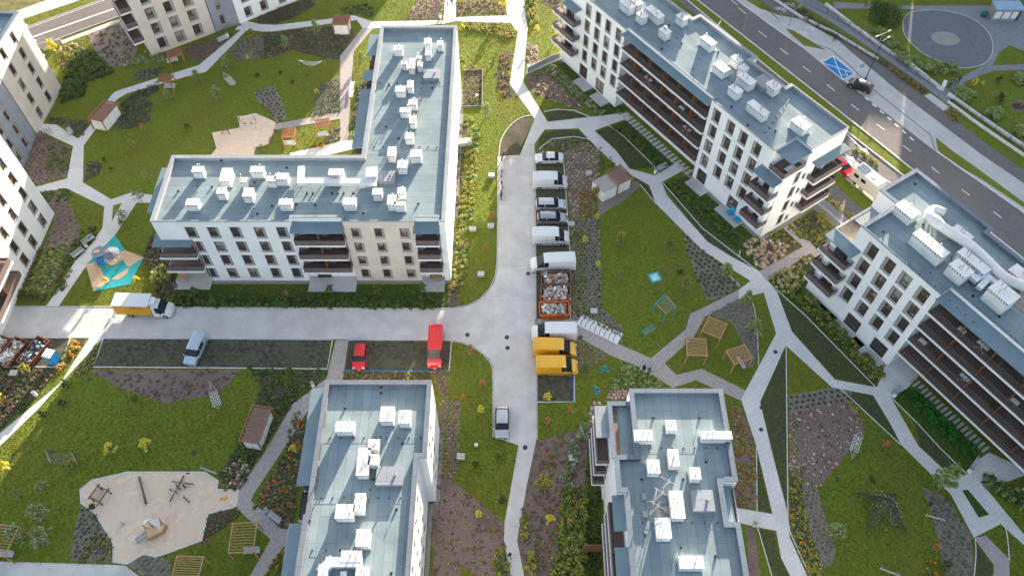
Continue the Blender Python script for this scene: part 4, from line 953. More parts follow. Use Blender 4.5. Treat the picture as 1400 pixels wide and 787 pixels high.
# sand play areas and soft surface
SB = '126,656 174.5,645 281,645 299,657.5 297,668.5 327,669.5 323.5,692.5 285,702 276,738.5 231,755 213,761 197,757 174,770.5 155,768 154.5,742 144,724 130,701 111,687.5 109.5,669'
SBs = [q for q in spline(PP(SB + ' 126,656'), 1)]
sheet('sand_pit', SB, M['sand'], 9); kerb(SB + ' 126,656', .12, 0, .08, M['kerbwhite'])
SB2 = '289.6,181.5 327,175 328,160 349.6,154.8 376.7,167 375,179 367,197 350,203 345,218 283,218 296,203'
sheet('sand_pit', SB2, M['sand'], 8)
sheet('play_surface', '117.5,362 157.5,321.5 171,342 197,352 178,388.5 128,398.5', M['teal'], 9)
sheet('play_surface', '117.5,362 140,355 136,363 142,377 152,382 128,398.5', M['tan'], 10)
sheet('play_surface', '154,348 171,342 197,352 176,365 165,353', M['tan'], 10)
sheet('play_surface', '152,382 176,366 174,374 161,382.5', M['tan'], 11)
# stepping slabs and small terraces along the two right-hand buildings
def slabs(b, u0, u1, n, v0, v1, z=.05):
    m = MB(); st = (u1 - u0) / n; T = Tm(b.o[0], b.o[1], 0, R(b.ang))
    for k in range(n): m.box(u0 + k * st, u0 + k * st + st * .55, v0, v1, 0, z, T)
    return tag(m.build('stepping_slabs', M['kerb']), kind='structure')
slabs(b2, -33, -15.5, 20, -.5, .95); slabs(b3, 3.2, 15.6, 19, .75, 2.05); slabs(b3, 21, 27, 9, .75, 2.05)
for bb, u, w, v in ((b2, -43.9, 3.4, -2.0), (b2, -39.2, 3.2, -2.0), (b2, -14.8, 3.6, -1.9), (b2, -8.1, 4.6, -1.9), (b3, -9.0, 3.4, -1.8), (b3, -3.9, 3.4, -1.8)):
    m = MB(); m.box(u, u + w, v, -.01 + (.25 if bb is b3 else 0), 0, .14, Tm(bb.o[0], bb.o[1], 0, R(bb.ang))); tag(m.build('terrace_slab', M['pave']), kind='structure')
# gravel drip strips round the walls
def grav(b, pts, w=.5):
    T = Tm(b.o[0], b.o[1], 0, R(b.ang)); q = [(T @ Vector((u, v, 0))) for u, v in pts]
    sheet('gravel_strip', strip([(p.x, p.y) for p in q], w), M['gravel'], 3, px=False)
grav(b1, [(x0, y0 - .3), (x1, y0 - .3)]); grav(b1, [(x1 + .3, y0), (x1 + .3, yn)]); grav(b4, [(-9.0, 36), (-9.0, 46)]); grav(b4, [(-9.8, 10), (-9.8, 36)]); grav(b2, [(-50, -.3), (.2, -.3)], .6); grav(b3, [(-12, -.1), (0, -.1)], .6); grav(b2, [(.35, -.3), (.35, 11)], .6)
# ------------------------------------------------------------------ planted beds
def CV(*a, **k): return cover(*a, **k)
A1 = dict(rad=.3, hgt=.35, dens=3.2, nleaf=9, size=.10)
def gridbed(poly, soil, pal, ang=0, g=(.62, .62), r=.24, h=.3, nl=12, s=.08, **k): cover(poly, soil, pal, r, h, nleaf=nl, size=s, grid=g, ang=ang, **k)
# beside the skip bay and parking, right of the car park
gridbed('771.5,207 800,195 820,203 819,235 812,262 812,296 780,298 776,250', 'mulch', G_CREAM, 0, (.75, .6), .27, .3)
gridbed('812,232 822,207 843,222 818,240', None, G_MID, 0, prob=.9)
gridbed('792,262 812,262 812,296 792,296', None, G_RUST + G_OLIVE, 0, (.5, .5), .35, .6, 18)
gridbed('780.5,300 819,297 821,350 822,420 851,447 853,470 844,465 800,440 780.5,435', 'greymulch', G_DARK + G_GREY, 0, (.62, .55), .24, .3)
gridbed('781,310 800,310 800,420 812,432 850,450 852,468 820,450 781,430', None, G_OLIVE, 10, (.7, .5), .24, .35)
gridbed('787,460 834,486 820,496 800,505 786,504', 'mulch', G_OLIVE, 0, (.55, .5), .24, .3)
gridbed('816,262 845,255 874,246 878,252 856,272 818,296', 'greymulch', None)
gridbed('933,316 942,322 1012,388 985,409 966,409 950,372 937,335', 'greymulch', G_DARK, -50, (.8, .75), .32, .4, 16)
gridbed('966,430 1010,408 1024,410 1034,440 1036,478 1030,500 1018,505 1016,470 1000,440', 'greymulch', G_GREY, 0, (.6, .6), .2, .25, 9)
CV('853,500 873,504 912,530 862,530 834,532', None, G_LIGHT + G_MID, rad=.4, hgt=.7, dens=7, nleaf=22, size=.12)
gridbed('833,532 858,532 858,546 829,545', 'mulch', G_PINK, 0, (.5, .5), .25, .3, 14)
gridbed('808,552 822,548 818,600 800,600', 'mulch', G_PINK, 0, (.7, .7), .25, .3, 14)
# below the road end, right of the path
CV('734,603 775,592 808,578 800,640 798,792 720,792 708,740 712,700', 'mulch', G_RED, rad=.22, hgt=.2, dens=2.0, nleaf=7, size=.08)
hedge('803,580 789,610 778,640 776,670', 1.6, 1.3, G_SILVER, 'silvery loose shrubs beside the mulch bed, right of the footpath', 'shrub_row', dens=3)
CV('770,668 802,668 800,792 752,792 762,740', None, G_OLIVE + G_MID, rad=.4, hgt=.9, dens=7, nleaf=20, size=.11)
CV('718,756 730,756 732,792 720,792', None, G_OLIVE, rad=.4, hgt=.8, dens=5, nleaf=20, size=.11)
CV('712,700 722,698 720,740 714,740', None, G_OLIVE, rad=.35, hgt=.6, dens=4, nleaf=18, size=.10)
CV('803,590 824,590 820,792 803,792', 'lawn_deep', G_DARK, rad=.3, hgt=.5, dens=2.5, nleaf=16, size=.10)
# lower middle strip right of the lower left building
gridbed('603,545 630,548 627,640 617,660 600,640 598,600', 'mulch', G_YEL + G_OLIVE, 0, (.6, .5), .22, .25)
gridbed('588,506 614,508 612,546 603,540', 'mulch', G_YEL + G_RUST, 0, (.6, .5), .28, .35, 14)
CV('617,655 690,715 690,740 698,792 655,792 630,770 630,792 592,792 590,690 604,640', 'mulch', G_RED + G_OLIVE, rad=.25, hgt=.22, dens=1.8, nleaf=8, size=.08)
CV('672,752 690,740 698,792 675,792', None, G_OLIVE + G_MID, rad=.4, hgt=.6, dens=4, nleaf=18, size=.10)
gridbed('471,508 590,509 588,520 470,519', 'soil', G_RED + G_OLIVE, 0, (.5, .5), .28, .3, 14)
# strip east of the L building
CV('627,165 640,165 634,220 628,300 625,400 614,414 613,350 618,290', 'soil', G_OLIVE + G_RED + G_DARK, rad=.3, hgt=.35, dens=3, nleaf=12, size=.09)
CV('634,180 652,178 650,240 644,300 640,345 632,390 618,392 622,330 630,260', None, G_YEL, rad=.42, hgt=.6, dens=1.5, nleaf=20, size=.10)
CV('614,385 628,385 628,418 612,419', 'mulch', G_RUST + G_YEL, rad=.3, hgt=.3, dens=3, nleaf=12, size=.09)
sheet('bed_soil', '634,97 660,96 659,146 632,147', M['soil'], 4); CV('634,97 660,96 659,146 632,147', None, G_OLIVE + G_DARK, rad=.2, hgt=.15, dens=4, nleaf=8, size=.07)
kerb('634,97 660,96 659,146 632,147', .14, 0, .3, M['gravel'])
CV('627,32 690,32 707,42 702,54 680,50 640,40 627,40', None, G_YEL + G_OLIVE, rad=.4, hgt=.45, dens=5, nleaf=18, size=.10)
CV('627,75 650,92 648,97 628,97', None, G_YEL, rad=.35, hgt=.5, dens=3, nleaf=18, size=.10)
CV('686,72 703,71 697,92 697,114 708,132 690,136 680,120 678,100', 'soil', G_YEL + G_RUST, rad=.3, hgt=.35, dens=2.2, nleaf=12, size=.09)
CV('624,3 660,0 688,3 690,18 650,19 625,20', 'mulch', G_RUST + G_YEL + G_OLIVE, rad=.28, hgt=.3, dens=3.5, nleaf=12, size=.09)
CV('716,0 732,-2 734,30 723,38', None, G_YEL + G_OLIVE, rad=.45, hgt=.8, dens=4, nleaf=22, size=.10)
CV('737,0 765,-4 768,14 752,12', 'soil', G_RED, rad=.2, hgt=.2, dens=2, nleaf=8)
sheet('bed_soil', '684,212 685,197 691,183 703,169 716,161 730,160 711,211', M['soil'], 4)
sheet('bed_soil', '745,154 770,150 800,158 806,162 750,166', M['scrub'], 4)
sheet('bed_soil', '740,184 758,178 790,178 808,195 770,187 745,194 733,205', M['scrub'], 4)
CV('736,203 750,194 775,190 812,196 824,205 771,206', 'soil', G_OLIVE + G_GREY, rad=.25, hgt=.3, dens=4, nleaf=12, size=.08)
CV('718,104 748,96 778,128 800,146 790,150 740,132 722,120', 'mulch', G_CREAM + G_RED, rad=.26, hgt=.3, dens=2.6, nleaf=12, size=.09)
CV('722,60 736,62 738,86 720,92', 'mulch', G_CREAM, rad=.26, hgt=.3, dens=2.6, nleaf=12, size=.09)
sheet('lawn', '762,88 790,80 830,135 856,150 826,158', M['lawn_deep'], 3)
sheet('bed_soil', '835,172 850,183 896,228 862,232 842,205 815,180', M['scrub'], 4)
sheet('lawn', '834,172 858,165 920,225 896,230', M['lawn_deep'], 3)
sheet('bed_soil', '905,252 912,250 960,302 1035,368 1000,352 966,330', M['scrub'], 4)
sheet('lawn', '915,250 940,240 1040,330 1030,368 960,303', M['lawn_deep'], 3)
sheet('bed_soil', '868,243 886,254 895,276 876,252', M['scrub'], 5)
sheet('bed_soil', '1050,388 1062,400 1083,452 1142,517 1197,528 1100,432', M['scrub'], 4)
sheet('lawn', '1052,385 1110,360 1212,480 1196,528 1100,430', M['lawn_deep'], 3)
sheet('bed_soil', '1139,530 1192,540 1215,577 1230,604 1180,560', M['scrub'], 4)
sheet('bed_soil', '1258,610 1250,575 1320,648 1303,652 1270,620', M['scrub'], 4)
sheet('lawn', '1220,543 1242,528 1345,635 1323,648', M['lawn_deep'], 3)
sheet('bed_soil', '1072,478 1075,475 1077,696 1056,620 1040,550', M['scrub'], 4)
sheet('bed_soil', '1034,612 1052,690 1056,700 1036,697', M['scrub'], 4)
sheet('bed_soil', '1036,722 1058,727 1067,764 1082,792 1060,792 1040,740', M['scrub'], 4)
sheet('bed_soil', '1332,738 1357,773 1355,792 1334,792', M['scrub'], 4)
hedge('838,175 855,182 895,222 910,228', 1.3, 1.0, G_MID, 'leafy green hedge below the loggias beside the striped steps', dens=4)
hedge('914,250 940,268 985,310 1015,335', 1.9, .9, G_MID, 'long trimmed green hedge between path edging and the terrace with blue chairs', dens=4)
hedge('752,94 790,130 812,150 824,157', 1.5, 1.2, G_SILVER, 'silver green shrub row left of the terraces of the long building', 'shrub_row', dens=4)
hedge('844,156 856,151', 1.0, 1.0, G_MID, 'short leafy hedge by the entrance at the left end of the loggias', dens=4)
hedge('1085,396 1120,430 1165,478 1202,518', 2.3, .9, G_OLIVE + G_MID, 'olive green hedge along the terraces of the right-hand building', dens=5)
hedge('1243,536 1290,583 1330,622', 2.3, 1.1, [(.02, .09, .02), (.03, .12, .025)], 'bright dark green hedge beside the striped slabs of the right-hand building', dens=5)
hedge('1345,657 1372,668 1400,690', 2.2, 1.0, G_LIGHT + G_DARK, 'mottled pale and dark shrubs at the right edge below the paved entrance', 'shrub_row', dens=5)
# hydrangea-like and mulch fields on the right
CV('1012,330 1040,325 1085,338 1045,368 1035,366', 'soil', G_CREAM + G_PINK, rad=.35, hgt=.5, dens=4, nleaf=20, size=.10)
CV('1050,380 1105,347 1118,358 1090,395 1078,402 1062,398', 'soil', G_CREAM + G_OLIVE, rad=.35, hgt=.5, dens=3.5, nleaf=20, size=.10)
CV('1042,318 1070,313 1097,336 1064,352', None, G_OLIVE, rad=.25, hgt=.25, dens=4, nleaf=9, size=.08)
CV('1075,312 1085,306 1110,290 1140,318 1126,348', 'soil', G_MID + G_OLIVE, rad=.3, hgt=.4, dens=3, nleaf=14, size=.10)
sheet('bed_soil', '1042,318 1070,313 1097,336 1060,354 1036,368', M['soil'], 2)
gridbed('1078,540 1135,530 1165,535 1160,550 1120,556 1079,566', 'greymulch', G_DARK, 10, (.8, .7), .25, .3, 14, layer=5)
cover('1078,566 1120,556 1150,548 1172,560 1183,580 1180,600 1160,618 1138,645 1120,665 1098,658 1080,645', 'mulch', G_PINK + G_RED, .22, .22, dens=2.2, nleaf=9, size=.08, layer=6)
cover('1078,566 1092,562 1096,650 1120,664 1116,670 1098,662 1080,648', None, G_CREAM + G_YEL, .26, .28, dens=3.0, nleaf=12, size=.08)
cover('1150,548 1166,550 1186,575 1184,590 1174,585 1166,565', None, G_CREAM + G_YEL, .26, .28, dens=3.0, nleaf=12, size=.08)
gridbed('1097,660 1117,665 1130,712 1143,750 1138,770 1125,778 1112,740 1100,700', 'greymulch', G_GREY, 70, (.6, .6), .2, .22, 10)
cover('1080,648 1096,655 1100,700 1112,740 1128,792 1110,792 1092,750 1080,715', 'soil', G_OLIVE, .3, .35, dens=5, nleaf=14, size=.09)
cover('1079,655 1086,655 1088,715 1110,768 1116,792 1108,792 1090,750 1080,715', None, G_ORANGE, .22, .4, dens=2.8, nleaf=14, size=.08)
gridbed('1260,665 1280,672 1300,685 1310,705 1327,730 1332,792 1294,792 1285,750 1276,710', 'greymulch', G_GREY, 60, (.75, .75), .34, .4, 18)
cover('1266,765 1280,764 1284,792 1264,792', None, G_ORANGE, .25, .5, dens=5, nleaf=16, size=.08)
cover('1000,553 1012,556 1030,600 1034,660 1034,692 1020,694 1006,690 1004,620', 'mulch', G_OLIVE + G_RUST, .28, .35, dens=4.5, nleaf=14, size=.09)
cover('1020,720 1032,724 1040,792 1024,792', 'mulch', None)
# upper left gardens
CV('118,224 132,220 140,226 134,240 115,248', 'soil', G_DARK + G_GREY, rad=.3, hgt=.35, dens=3.5, nleaf=12, size=.09)
gridbed('37,184 52,181 98,202 91,242 48,254 32,232', 'mulch', G_RED + G_MID, 20, (.8, .7), .28, .3, 12)
CV('66,200 98,204 92,238 62,236', None, G_MID, rad=.3, hgt=.3, dens=3.5, nleaf=12, size=.09)
gridbed('52,266 90,259 99,262 95,278 110,310 108,322 100,350 85,370 66,398 60,410 28,410 40,392 74,300 68,288', 'mulch', G_YEL + G_MID, 50, (.95, .9), .24, .3, 10)
CV('54,264 90,258 99,264 94,274 62,278', None, G_MID, rad=.3, hgt=.4, dens=5, nleaf=14, size=.09)
CV('58,340 88,334 90,352 66,392 60,405 38,405 46,378', None, G_YEL + G_LIGHT, rad=.38, hgt=.55, dens=5, nleaf=20, size=.10)
CV('48,342 58,338 40,385 28,398', None, G_RED, rad=.35, hgt=.45, dens=5, nleaf=16, size=.09)
CV('108,318 134,308 128,332 118,340 100,360 88,395 70,406 92,350', None, G_MID + G_DARK, rad=.35, hgt=.5, dens=4, nleaf=16, size=.10)
CV('205,325 220,312 232,350 245,400 215,408 205,372 196,352', 'soil', G_DARK + G_GREY + G_RED, rad=.33, hgt=.45, dens=4, nleaf=15, size=.10)
CV('205,378 228,362 238,366 232,384 214,394', None, G_YEL + G_LIGHT, rad=.4, hgt=.9, dens=6, nleaf=22, size=.11)
hedge('236,412 300,413 400,414 500,415 606,416', 2.0, 1.0, G_DARK + G_MID, 'long low dark green hedge between the road and the L-shaped white building', dens=4)
hedge('2,404 30,402 62,408', 1.4, .9, G_MID, 'low green hedge in the corner by the road at the left edge', dens=3)
gridbed('160,148 175,132 214,112 219,122 200,134 210,142 205,152 206,166 178,176 158,178', 'soil', G_DARK + G_GREY + G_MID, 20, (.6, .6), .32, .4, 15)
CV('106,66 128,70 150,92 158,100 118,112 116,132 82,142 84,118 92,90', 'soil', G_DARK + G_MID, rad=.4, hgt=.7, dens=4, nleaf=20, size=.11)
CV('80,66 110,58 118,72 94,92 86,100 78,80', 'soil', G_OLIVE + G_CREAM, rad=.3, hgt=.4, dens=3, nleaf=14, size=.10)
CV('66,160 120,165 118,184 106,188 92,172 68,168', 'soil', G_GREY + G_MID, rad=.28, hgt=.35, dens=3, nleaf=12, size=.09)
CV('118,46 168,30 190,62 178,90 150,92 130,70', 'greymulch', G_DARK + G_RED, rad=.25, hgt=.3, dens=1.4, nleaf=12, size=.09)
CV('155,65 170,92 225,84 224,74 195,70 180,86', None, G_LIGHT + G_SILVER, rad=.35, hgt=.5, dens=3.2, nleaf=18, size=.10)
CV('184,98 224,90 216,104 190,112', 'soil', G_GREY, rad=.28, hgt=.3, dens=4, nleaf=12, size=.09)
gridbed('252,64 284,56 318,46 286,78 272,86 254,76', 'mulch', G_RED, 10, (.55, .55), .24, .3, 12)
gridbed('312,74 332,50 360,46 360,78 336,82 322,82', 'greymulch', G_GREY + G_DARK, 20, (.7, .7), .28, .35, 14)
gridbed('352,20 366,16 425,-2 430,8 400,26 376,32 352,32', 'soil', G_MID + G_RED, 20, (.6, .6), .28, .35, 12)
CV('360,46 448,36 482,40 486,52 465,76 464,82 450,80 420,74 400,68 366,80 352,80', 'soil', G_GREY + G_RED + G_MID, rad=.3, hgt=.35, dens=3.5, nleaf=12, size=.09)
gridbed('357,122 374,118 384,134 392,162 378,168 366,150 355,140 346,128', 'greymulch', G_DARK, 15, (.8, .75), .28, .3, 14)
gridbed('432,120 464,104 464,152 424,162 430,140', 'greymulch', G_GREY + G_MID, 10, (.5, .5), .26, .3, 12)
CV('466,10 505,6 514,18 508,26 490,18 474,20', None, G_GREY + G_DARK, rad=.3, hgt=.4, dens=3.5, nleaf=14, size=.09)
gridbed('556,26 574,-2 606,-2 604,26', 'mulch', G_CREAM + G_RED, 10, (.6, .6), .24, .3, 12)
CV('350,198 366,200 380,178 372,176 364,206 348,212', None, G_GREY, rad=.28, hgt=.35, dens=5, nleaf=12, size=.09)
CV('452,178 465,172 465,192 440,196', 'greymulch', G_GREY, rad=.28, hgt=.3, dens=5, nleaf=12, size=.09)
CV('425,198 448,193 444,201 428,202', None, G_ORANGE, rad=.22, hgt=.35, dens=6, nleaf=14, size=.08)
CV('490,115 502,110 496,178 478,178', 'soil', G_GREY + G_MID, rad=.28, hgt=.35, dens=4, nleaf=12, size=.09)
# lower left gardens
cover('120,505 330,505 300,538 225,551 160,528', 'mulch', G_RED, .24, .24, dens=1.8, nleaf=10, size=.08)
cover('342,504 450,506 445,516 400,552 352,625 328,672 305,668 300,650 318,620 345,560 358,530', 'soil', G_DARK + G_MID, .32, .4, dens=4.5, nleaf=15, size=.10)
cover('304,640 330,628 346,640 328,668 305,666', 'soil', G_PINK + G_RED, .28, .35, dens=5, nleaf=14, size=.09)
gridbed('111,690 128,700 144,724 154,742 154,768 96,766 104,716', 'greymulch', G_GREY + G_DARK, 60, (.62, .6), .27, .35, 14)
cover('130,730 150,735 154,766 108,767', None, G_RED + G_OLIVE, .28, .35, dens=6, nleaf=14, size=.09)
gridbed('174,771 198,758 234,764 232,790 200,790', 'greymulch', G_GREY, 60, (.65, .65), .27, .35, 14)
gridbed('276,738 284,704 322,694 330,702 300,726', 'soil', G_RED + G_MID, 30, (.5, .5), .27, .3, 14)
cover('346,694 362,664 392,612 400,566 424,560 414,620 404,690 400,722 386,722', 'soil', G_MID + G_GREY + G_ORANGE[2:], .28, .35, dens=4.5, nleaf=14, size=.09)
cover('352,675 372,645 396,660 400,695 388,700 366,692', None, G_ORANGE + G_MID + G_GREY, .20, .28, dens=1.0, nleaf=14, size=.08)
cover('362,780 384,752 403,750 398,790 362,790', None, G_ORANGE + G_MID, .24, .35, dens=4, nleaf=14, size=.08)
sheet('path', '386.5,747 402,747 400,770 386,770', M['greymulch'], 6)
cover('98,463 118,462 82,512 74,514 84,496', 'soil', G_ORANGE + G_YEL, .3, .45, dens=6, nleaf=16, size=.09)
cover('136,468 128,500 112,512 100,512 118,490', 'soil', G_YEL + G_OLIVE, .3, .45, dens=5, nleaf=16, size=.09)
cover('-40,503 80,503 68,520 40,552 0,588 -40,600', 'soil', G_DARK + G_RED, .3, .4, dens=3.6, nleaf=14, size=.10)
cover('-40,548 18,548 8,575 -40,592', None, G_RUST + G_RED, .3, .5, dens=5, nleaf=16, size=.10)
# park in the upper right
hedge('1200,42 1215,60 1235,80 1256,94 1285,97 1308,96', 3.0, 1.6, G_LIGHT, 'thick pale variegated hedge curving round the grey round plaza', dens=3.4, nl=24)
bush(1208, 22, G_DARK + G_MID, 4.0, 2.2, 'large dark round bush with a reddish top beside the round plaza', n=46, nl=40, size=.13)
bush(1210, 14, G_RUST + G_OLIVE, 1.6, 3.0, 'reddish brown flowering bush above the large dark bush near the plaza', n=16, nl=26)
bush(1319, 131, G_LIGHT, 2.2, 1.6, 'pale round bush at the end of the park wall beside the path', n=30, nl=36, size=.12)
bush(1358, 156, G_LIGHT, 1.9, 1.4, 'pale round bush on the lawn below the path, next to the railing', n=26, nl=34, size=.12)
bush(1396, 111, G_LIGHT, 1.9, 1.5, 'pale round bush at the right edge between path and lawn', n=26, nl=34, size=.12)
bush(1396, 182, G_LIGHT, 1.7, 1.4, 'pale bush at the right edge above the park railing', n=20, nl=30, size=.12)
sheet('bed_soil', [(1393 + 11 * math.cos(t), 145 + 8 * math.sin(t)) for t in np.linspace(0, 2 * PI, 17)[:-1]], M['mulch'], 3)
bush(1393, 146, G_RED, 1.0, .6, 'dark red ring bed shrub on the park lawn at the right edge', n=14)
cover('1095,10 1128,33 1150,47 1146,56 1122,40 1094,22', None, G_MID + G_RED, .3, .5, dens=3, nleaf=14, size=.10)
cover('1218,93 1268,124 1262,130 1216,97', None, G_RUST + G_OLIVE, .3, .5, dens=5, nleaf=14, size=.10)
cover('1290,152 1310,152 1316,170 1300,166', None, G_RUST + G_OLIVE, .3, .5, dens=3, nleaf=14, size=.10)
hedge('1168,205 1190,218 1200,228', .8, .5, G_YEL, 'low yellow green strip of plants beside the kerb by the red car', 'plant_strip', dens=5)
hedge('1129,266 1150,286 1166,298', .9, .6, G_OLIVE + G_CREAM, 'low dry plants between the small car park and the ramp', 'plant_strip', dens=5)

# ------------------------------------------------------------------ trees
TR = [
 (1027, 462, 'pale', 1.25, 'pale green young tree inside the curved edging, right of the pergolas'), (1017, 419, 'pale', 1.0, 'pale green young tree above the one right of the pergolas'),
 (989, 383, 'pale', 1.15, 'light green bushy tree between the dotted plant bed and the diagonal path'),
 (936, 398, 'olive', 1.15, 'olive yellow tree near the teal climbing frame'), (848, 334, 'olive', 1.1, 'slim olive tree on the lawn under the bin shelter'), (915, 343, 'young', .9, 'thin green tree on the upper part of the lawn right of the car park'),
 (850, 384, 'bare', .8, 'small dark nearly leafless tree on the lawn left of the teal square'),
 (815, 270, 'olive', .95, 'yellow green bush-like tree at the left of the bin shelter'), (799, 333, 'yellow', .65, 'small yellow shoot in the bed beside the third parked van'), (815, 302, 'yellow', .6, 'tiny yellow shrub below the bin shelter bed'), (817, 367, 'yellow', .6, 'small yellow shrub in the bed left of the lawn edge'),
 (748, 548, 'yellow', .75, 'thin yellow tree below the empty dirt bay'), (778, 566, 'rust', .8, 'thin orange tree right of the yellow one below the dirt bay'), (749, 582, 'rust', .85, 'orange young tree lowest of the three below the dirt bay'), (799, 510, 'young', .9, 'small green tree below the yellow vans'),
 (644, 486, 'rust', 1.0, 'yellow orange young tree on the sunlit corner lawn by the junction'), (660, 530, 'rust', .85, 'orange young tree by the kerb of the middle lawn'), (634, 548, 'rust', .75, 'small orange tree at the left rim of the middle lawn'), (658, 565, 'yellow', .75, 'thin yellow tree opposite the silver car'), (681, 628, 'young', .7, 'small green tree with red tips close to the footpath'), (650, 638, 'dark', .8, 'small dense green bush-tree in the middle of the lower lawn'), (655, 706, 'yellow', .7, 'bright yellow small tree at the foot of the middle lawn'),
 (743, 672, 'olive', 1.5, 'large olive bush-tree in the reddish mulch bed right of the footpath'), (752, 714, 'yellow', .8, 'orange yellow small tree in the mulch bed below the large olive one'), (751, 625, 'rust', .6, 'faint rusty small tree at the top of the mulch bed'),
 (157, 620, 'yellow', 1.0, 'bright yellow tree above the big sand pit, left of the pair'), (205, 614, 'yellow', 1.0, 'bright yellow tree above the big sand pit, right of the pair'), (13, 643, 'yellow', 1.0, 'yellow tree standing in the sunlit strip at the left edge'), (104, 636, 'olive', .7, 'small green yellow tree beside the rope bridge'), (62, 668, 'airy', .7, 'sparse tree left of the big sand pit'),
 (60, 711, 'airy', 1.15, 'airy feathery tree left of the sand pit, topmost of three'), (33, 738, 'airy', 1.15, 'airy feathery tree left of the sand pit, beside the cut pergola'), (66, 742, 'airy', 1.2, 'airy feathery tree left of the sand pit, nearest its planted corner'),
 (93, 529, 'dark', .95, 'round green bush-tree beside the diagonal path, topmost of three'), (88, 555, 'dark', .9, 'round green bush-tree beside the diagonal path, middle of three'), (60, 568, 'dark', .8, 'round green bush-tree beside the diagonal path, lowest of three'), (190, 552, 'young', .8, 'thin green young tree under the tip of the mulch triangle'), (291, 576, 'olive', .6, 'small yellow green shrub right of the net ladder'), (4, 552, 'yellow', 1.0, 'bright yellow green tree at the left edge under the skips'), (40, 512, 'olive', .95, 'yellowish shrub-tree under the blue portable toilet'),
 (394, 526, 'young', .9, 'small tree in the dark green planting above the lower left building'), (403, 618, 'yellow', .7, 'small yellow shrub beside the pinkish path next to the lower left building'), (286, 745, 'bare', .9, 'bare brown small tree under the sand pit'), (30, 680, 'bare', .9, 'bare reddish small tree on the lawn left of the sand pit'),
 (185, 205, 'olive', .9, 'olive small tree on the big lawn left of the L building'), (258, 177, 'dark', .8, 'dark green small conifer-like tree on the upper left lawn'), (197, 180, 'rust', .8, 'rusty small tree under the planted triangle by the big lawn'), (204, 248, 'airy', .7, 'pale airy tree beside the corner of the L building roof'),
 (300, 138, 'pale', .95, 'pale slender tree near the climbing net of the upper lawn'), (272, 112, 'pale', .8, 'pale tree standing at the bend of the upper path'), (312, 95, 'pale', .9, 'pale tree beside the path, above the slender one'), (232, 138, 'pale', .75, 'pale small tree under the upper pergola'), (348, 60, 'olive', 1.2, 'green leafy tree in the grey bed right of the upper path'),
 (392, 68, 'pale', .95, 'pale green tree in the bed above the hammock'), (433, 50, 'pale', 1.0, 'pale green tree left of the upper shelter'), (495, 84, 'olive', .8, 'yellow green small tree between path and L building'), (434, 130, 'yellow', .55, 'small yellow shrub above the heather patch'), (340, 84, 'yellow', .5, 'tiny yellow shrub in the grey bed'),
 (172, 302, 'airy', .9, 'yellow green feathery tree by the path fork above the play tower'), (193, 276, 'airy', .9, 'feathery tree on the path fork near the roof corner'), (170, 312, 'pale', .6, 'small pale tree under the feathery one at the path fork'), (145, 222, 'dark', .7, 'dark small bush-tree on the lawn right of the forked path'), (153, 234, 'dark', .6, 'dark small bush-tree below its twin right of the forked path'), (93, 391, 'bare', .6, 'small sparse tree beside the path above the road'),
 (147, 388, 'yellow', .6, 'bright yellow shrub under the play surface, left of two'), (189, 386, 'yellow', .6, 'bright yellow shrub under the play surface, right of two'), (78, 75, 'yellow', 1.3, 'golden yellow tree beside the corner of the beige building'), (92, 92, 'olive', 1.2, 'grey green tree below the golden one'),
 (270, 404, 'young', .8, 'small tree in the hedge strip under the L building, leftmost'), (330, 404, 'young', .75, 'small tree in the hedge strip under the L building, second from left'), (393, 406, 'rust', .6, 'small reddish tree in the hedge strip by the road'), (454, 402, 'young', .9, 'small tree in front of the white balconies of the L building'), (517, 402, 'young', .85, 'small tree in front of the beige wall'), (580, 402, 'young', .9, 'small tree in the hedge strip nearest the junction'),
 (664, 162, 'pale', 1.0, 'pale whitish tree on the sunlit lawn right of the L building'), (688, 17, 'yellow', 1.3, 'golden tree at the top near the path fork'), (676, 300, 'rust', .8, 'orange tree at the kerb of the sunlit strip, upper of two'), (664, 345, 'rust', .75, 'orange tree on the sunlit strip, lower of two'), (690, 55, 'rust', .9, 'rusty small tree on the sunlit lawn under the top path'), (633, 45, 'yellow', .8, 'yellow shrub-tree at the roof corner of the L building'),
 (734, 46, 'yellow', .7, 'yellow slim tree on the lawn left of the long building'), (760, 52, 'yellow', .6, 'yellow twig tree beside the corner balconies'),
 (1281, 665, 'pale', 1.7, 'large pale green tree beside the paved court on the right'), (1137, 735, 'pale', 1.2, 'pale green tree at the rim of the lavender bed'), (1208, 612, 'rust', .9, 'rusty low tree on the lawn with the rope star'), (1270, 690, 'dark', .5, 'low dark shrub-tree right of the rope star'), (1275, 752, 'rust', .9, 'dark red bush-tree above the orange flowers on the right'), (1290, 775, 'dark', 1.0, 'green bush-tree right of the orange flowers'),
 (1364, 140, 'dark', 1.2, 'dark slim conifer on the park lawn'), (1364, 113, 'dark', .9, 'thin dark young tree above the conifer in the park'), (1328, 120, 'yellow', .8, 'yellow shrub-tree behind the pale bush in the park'), (1341, 119, 'yellow', .5, 'small orange plant on the park lawn beside the path'),
 (1120, 305, 'olive', 1.0, 'olive shrub-tree in the bed between the two right buildings'), (1010, 620, 'rust', .6, 'rusty shrub in the strip right of the lower right building'),
]
for x, y, k, h, lab in TR: tree(x, y, k, lab, h, stakes=h >= .8 and k not in ('dark',), group='young trees of the estate gardens')
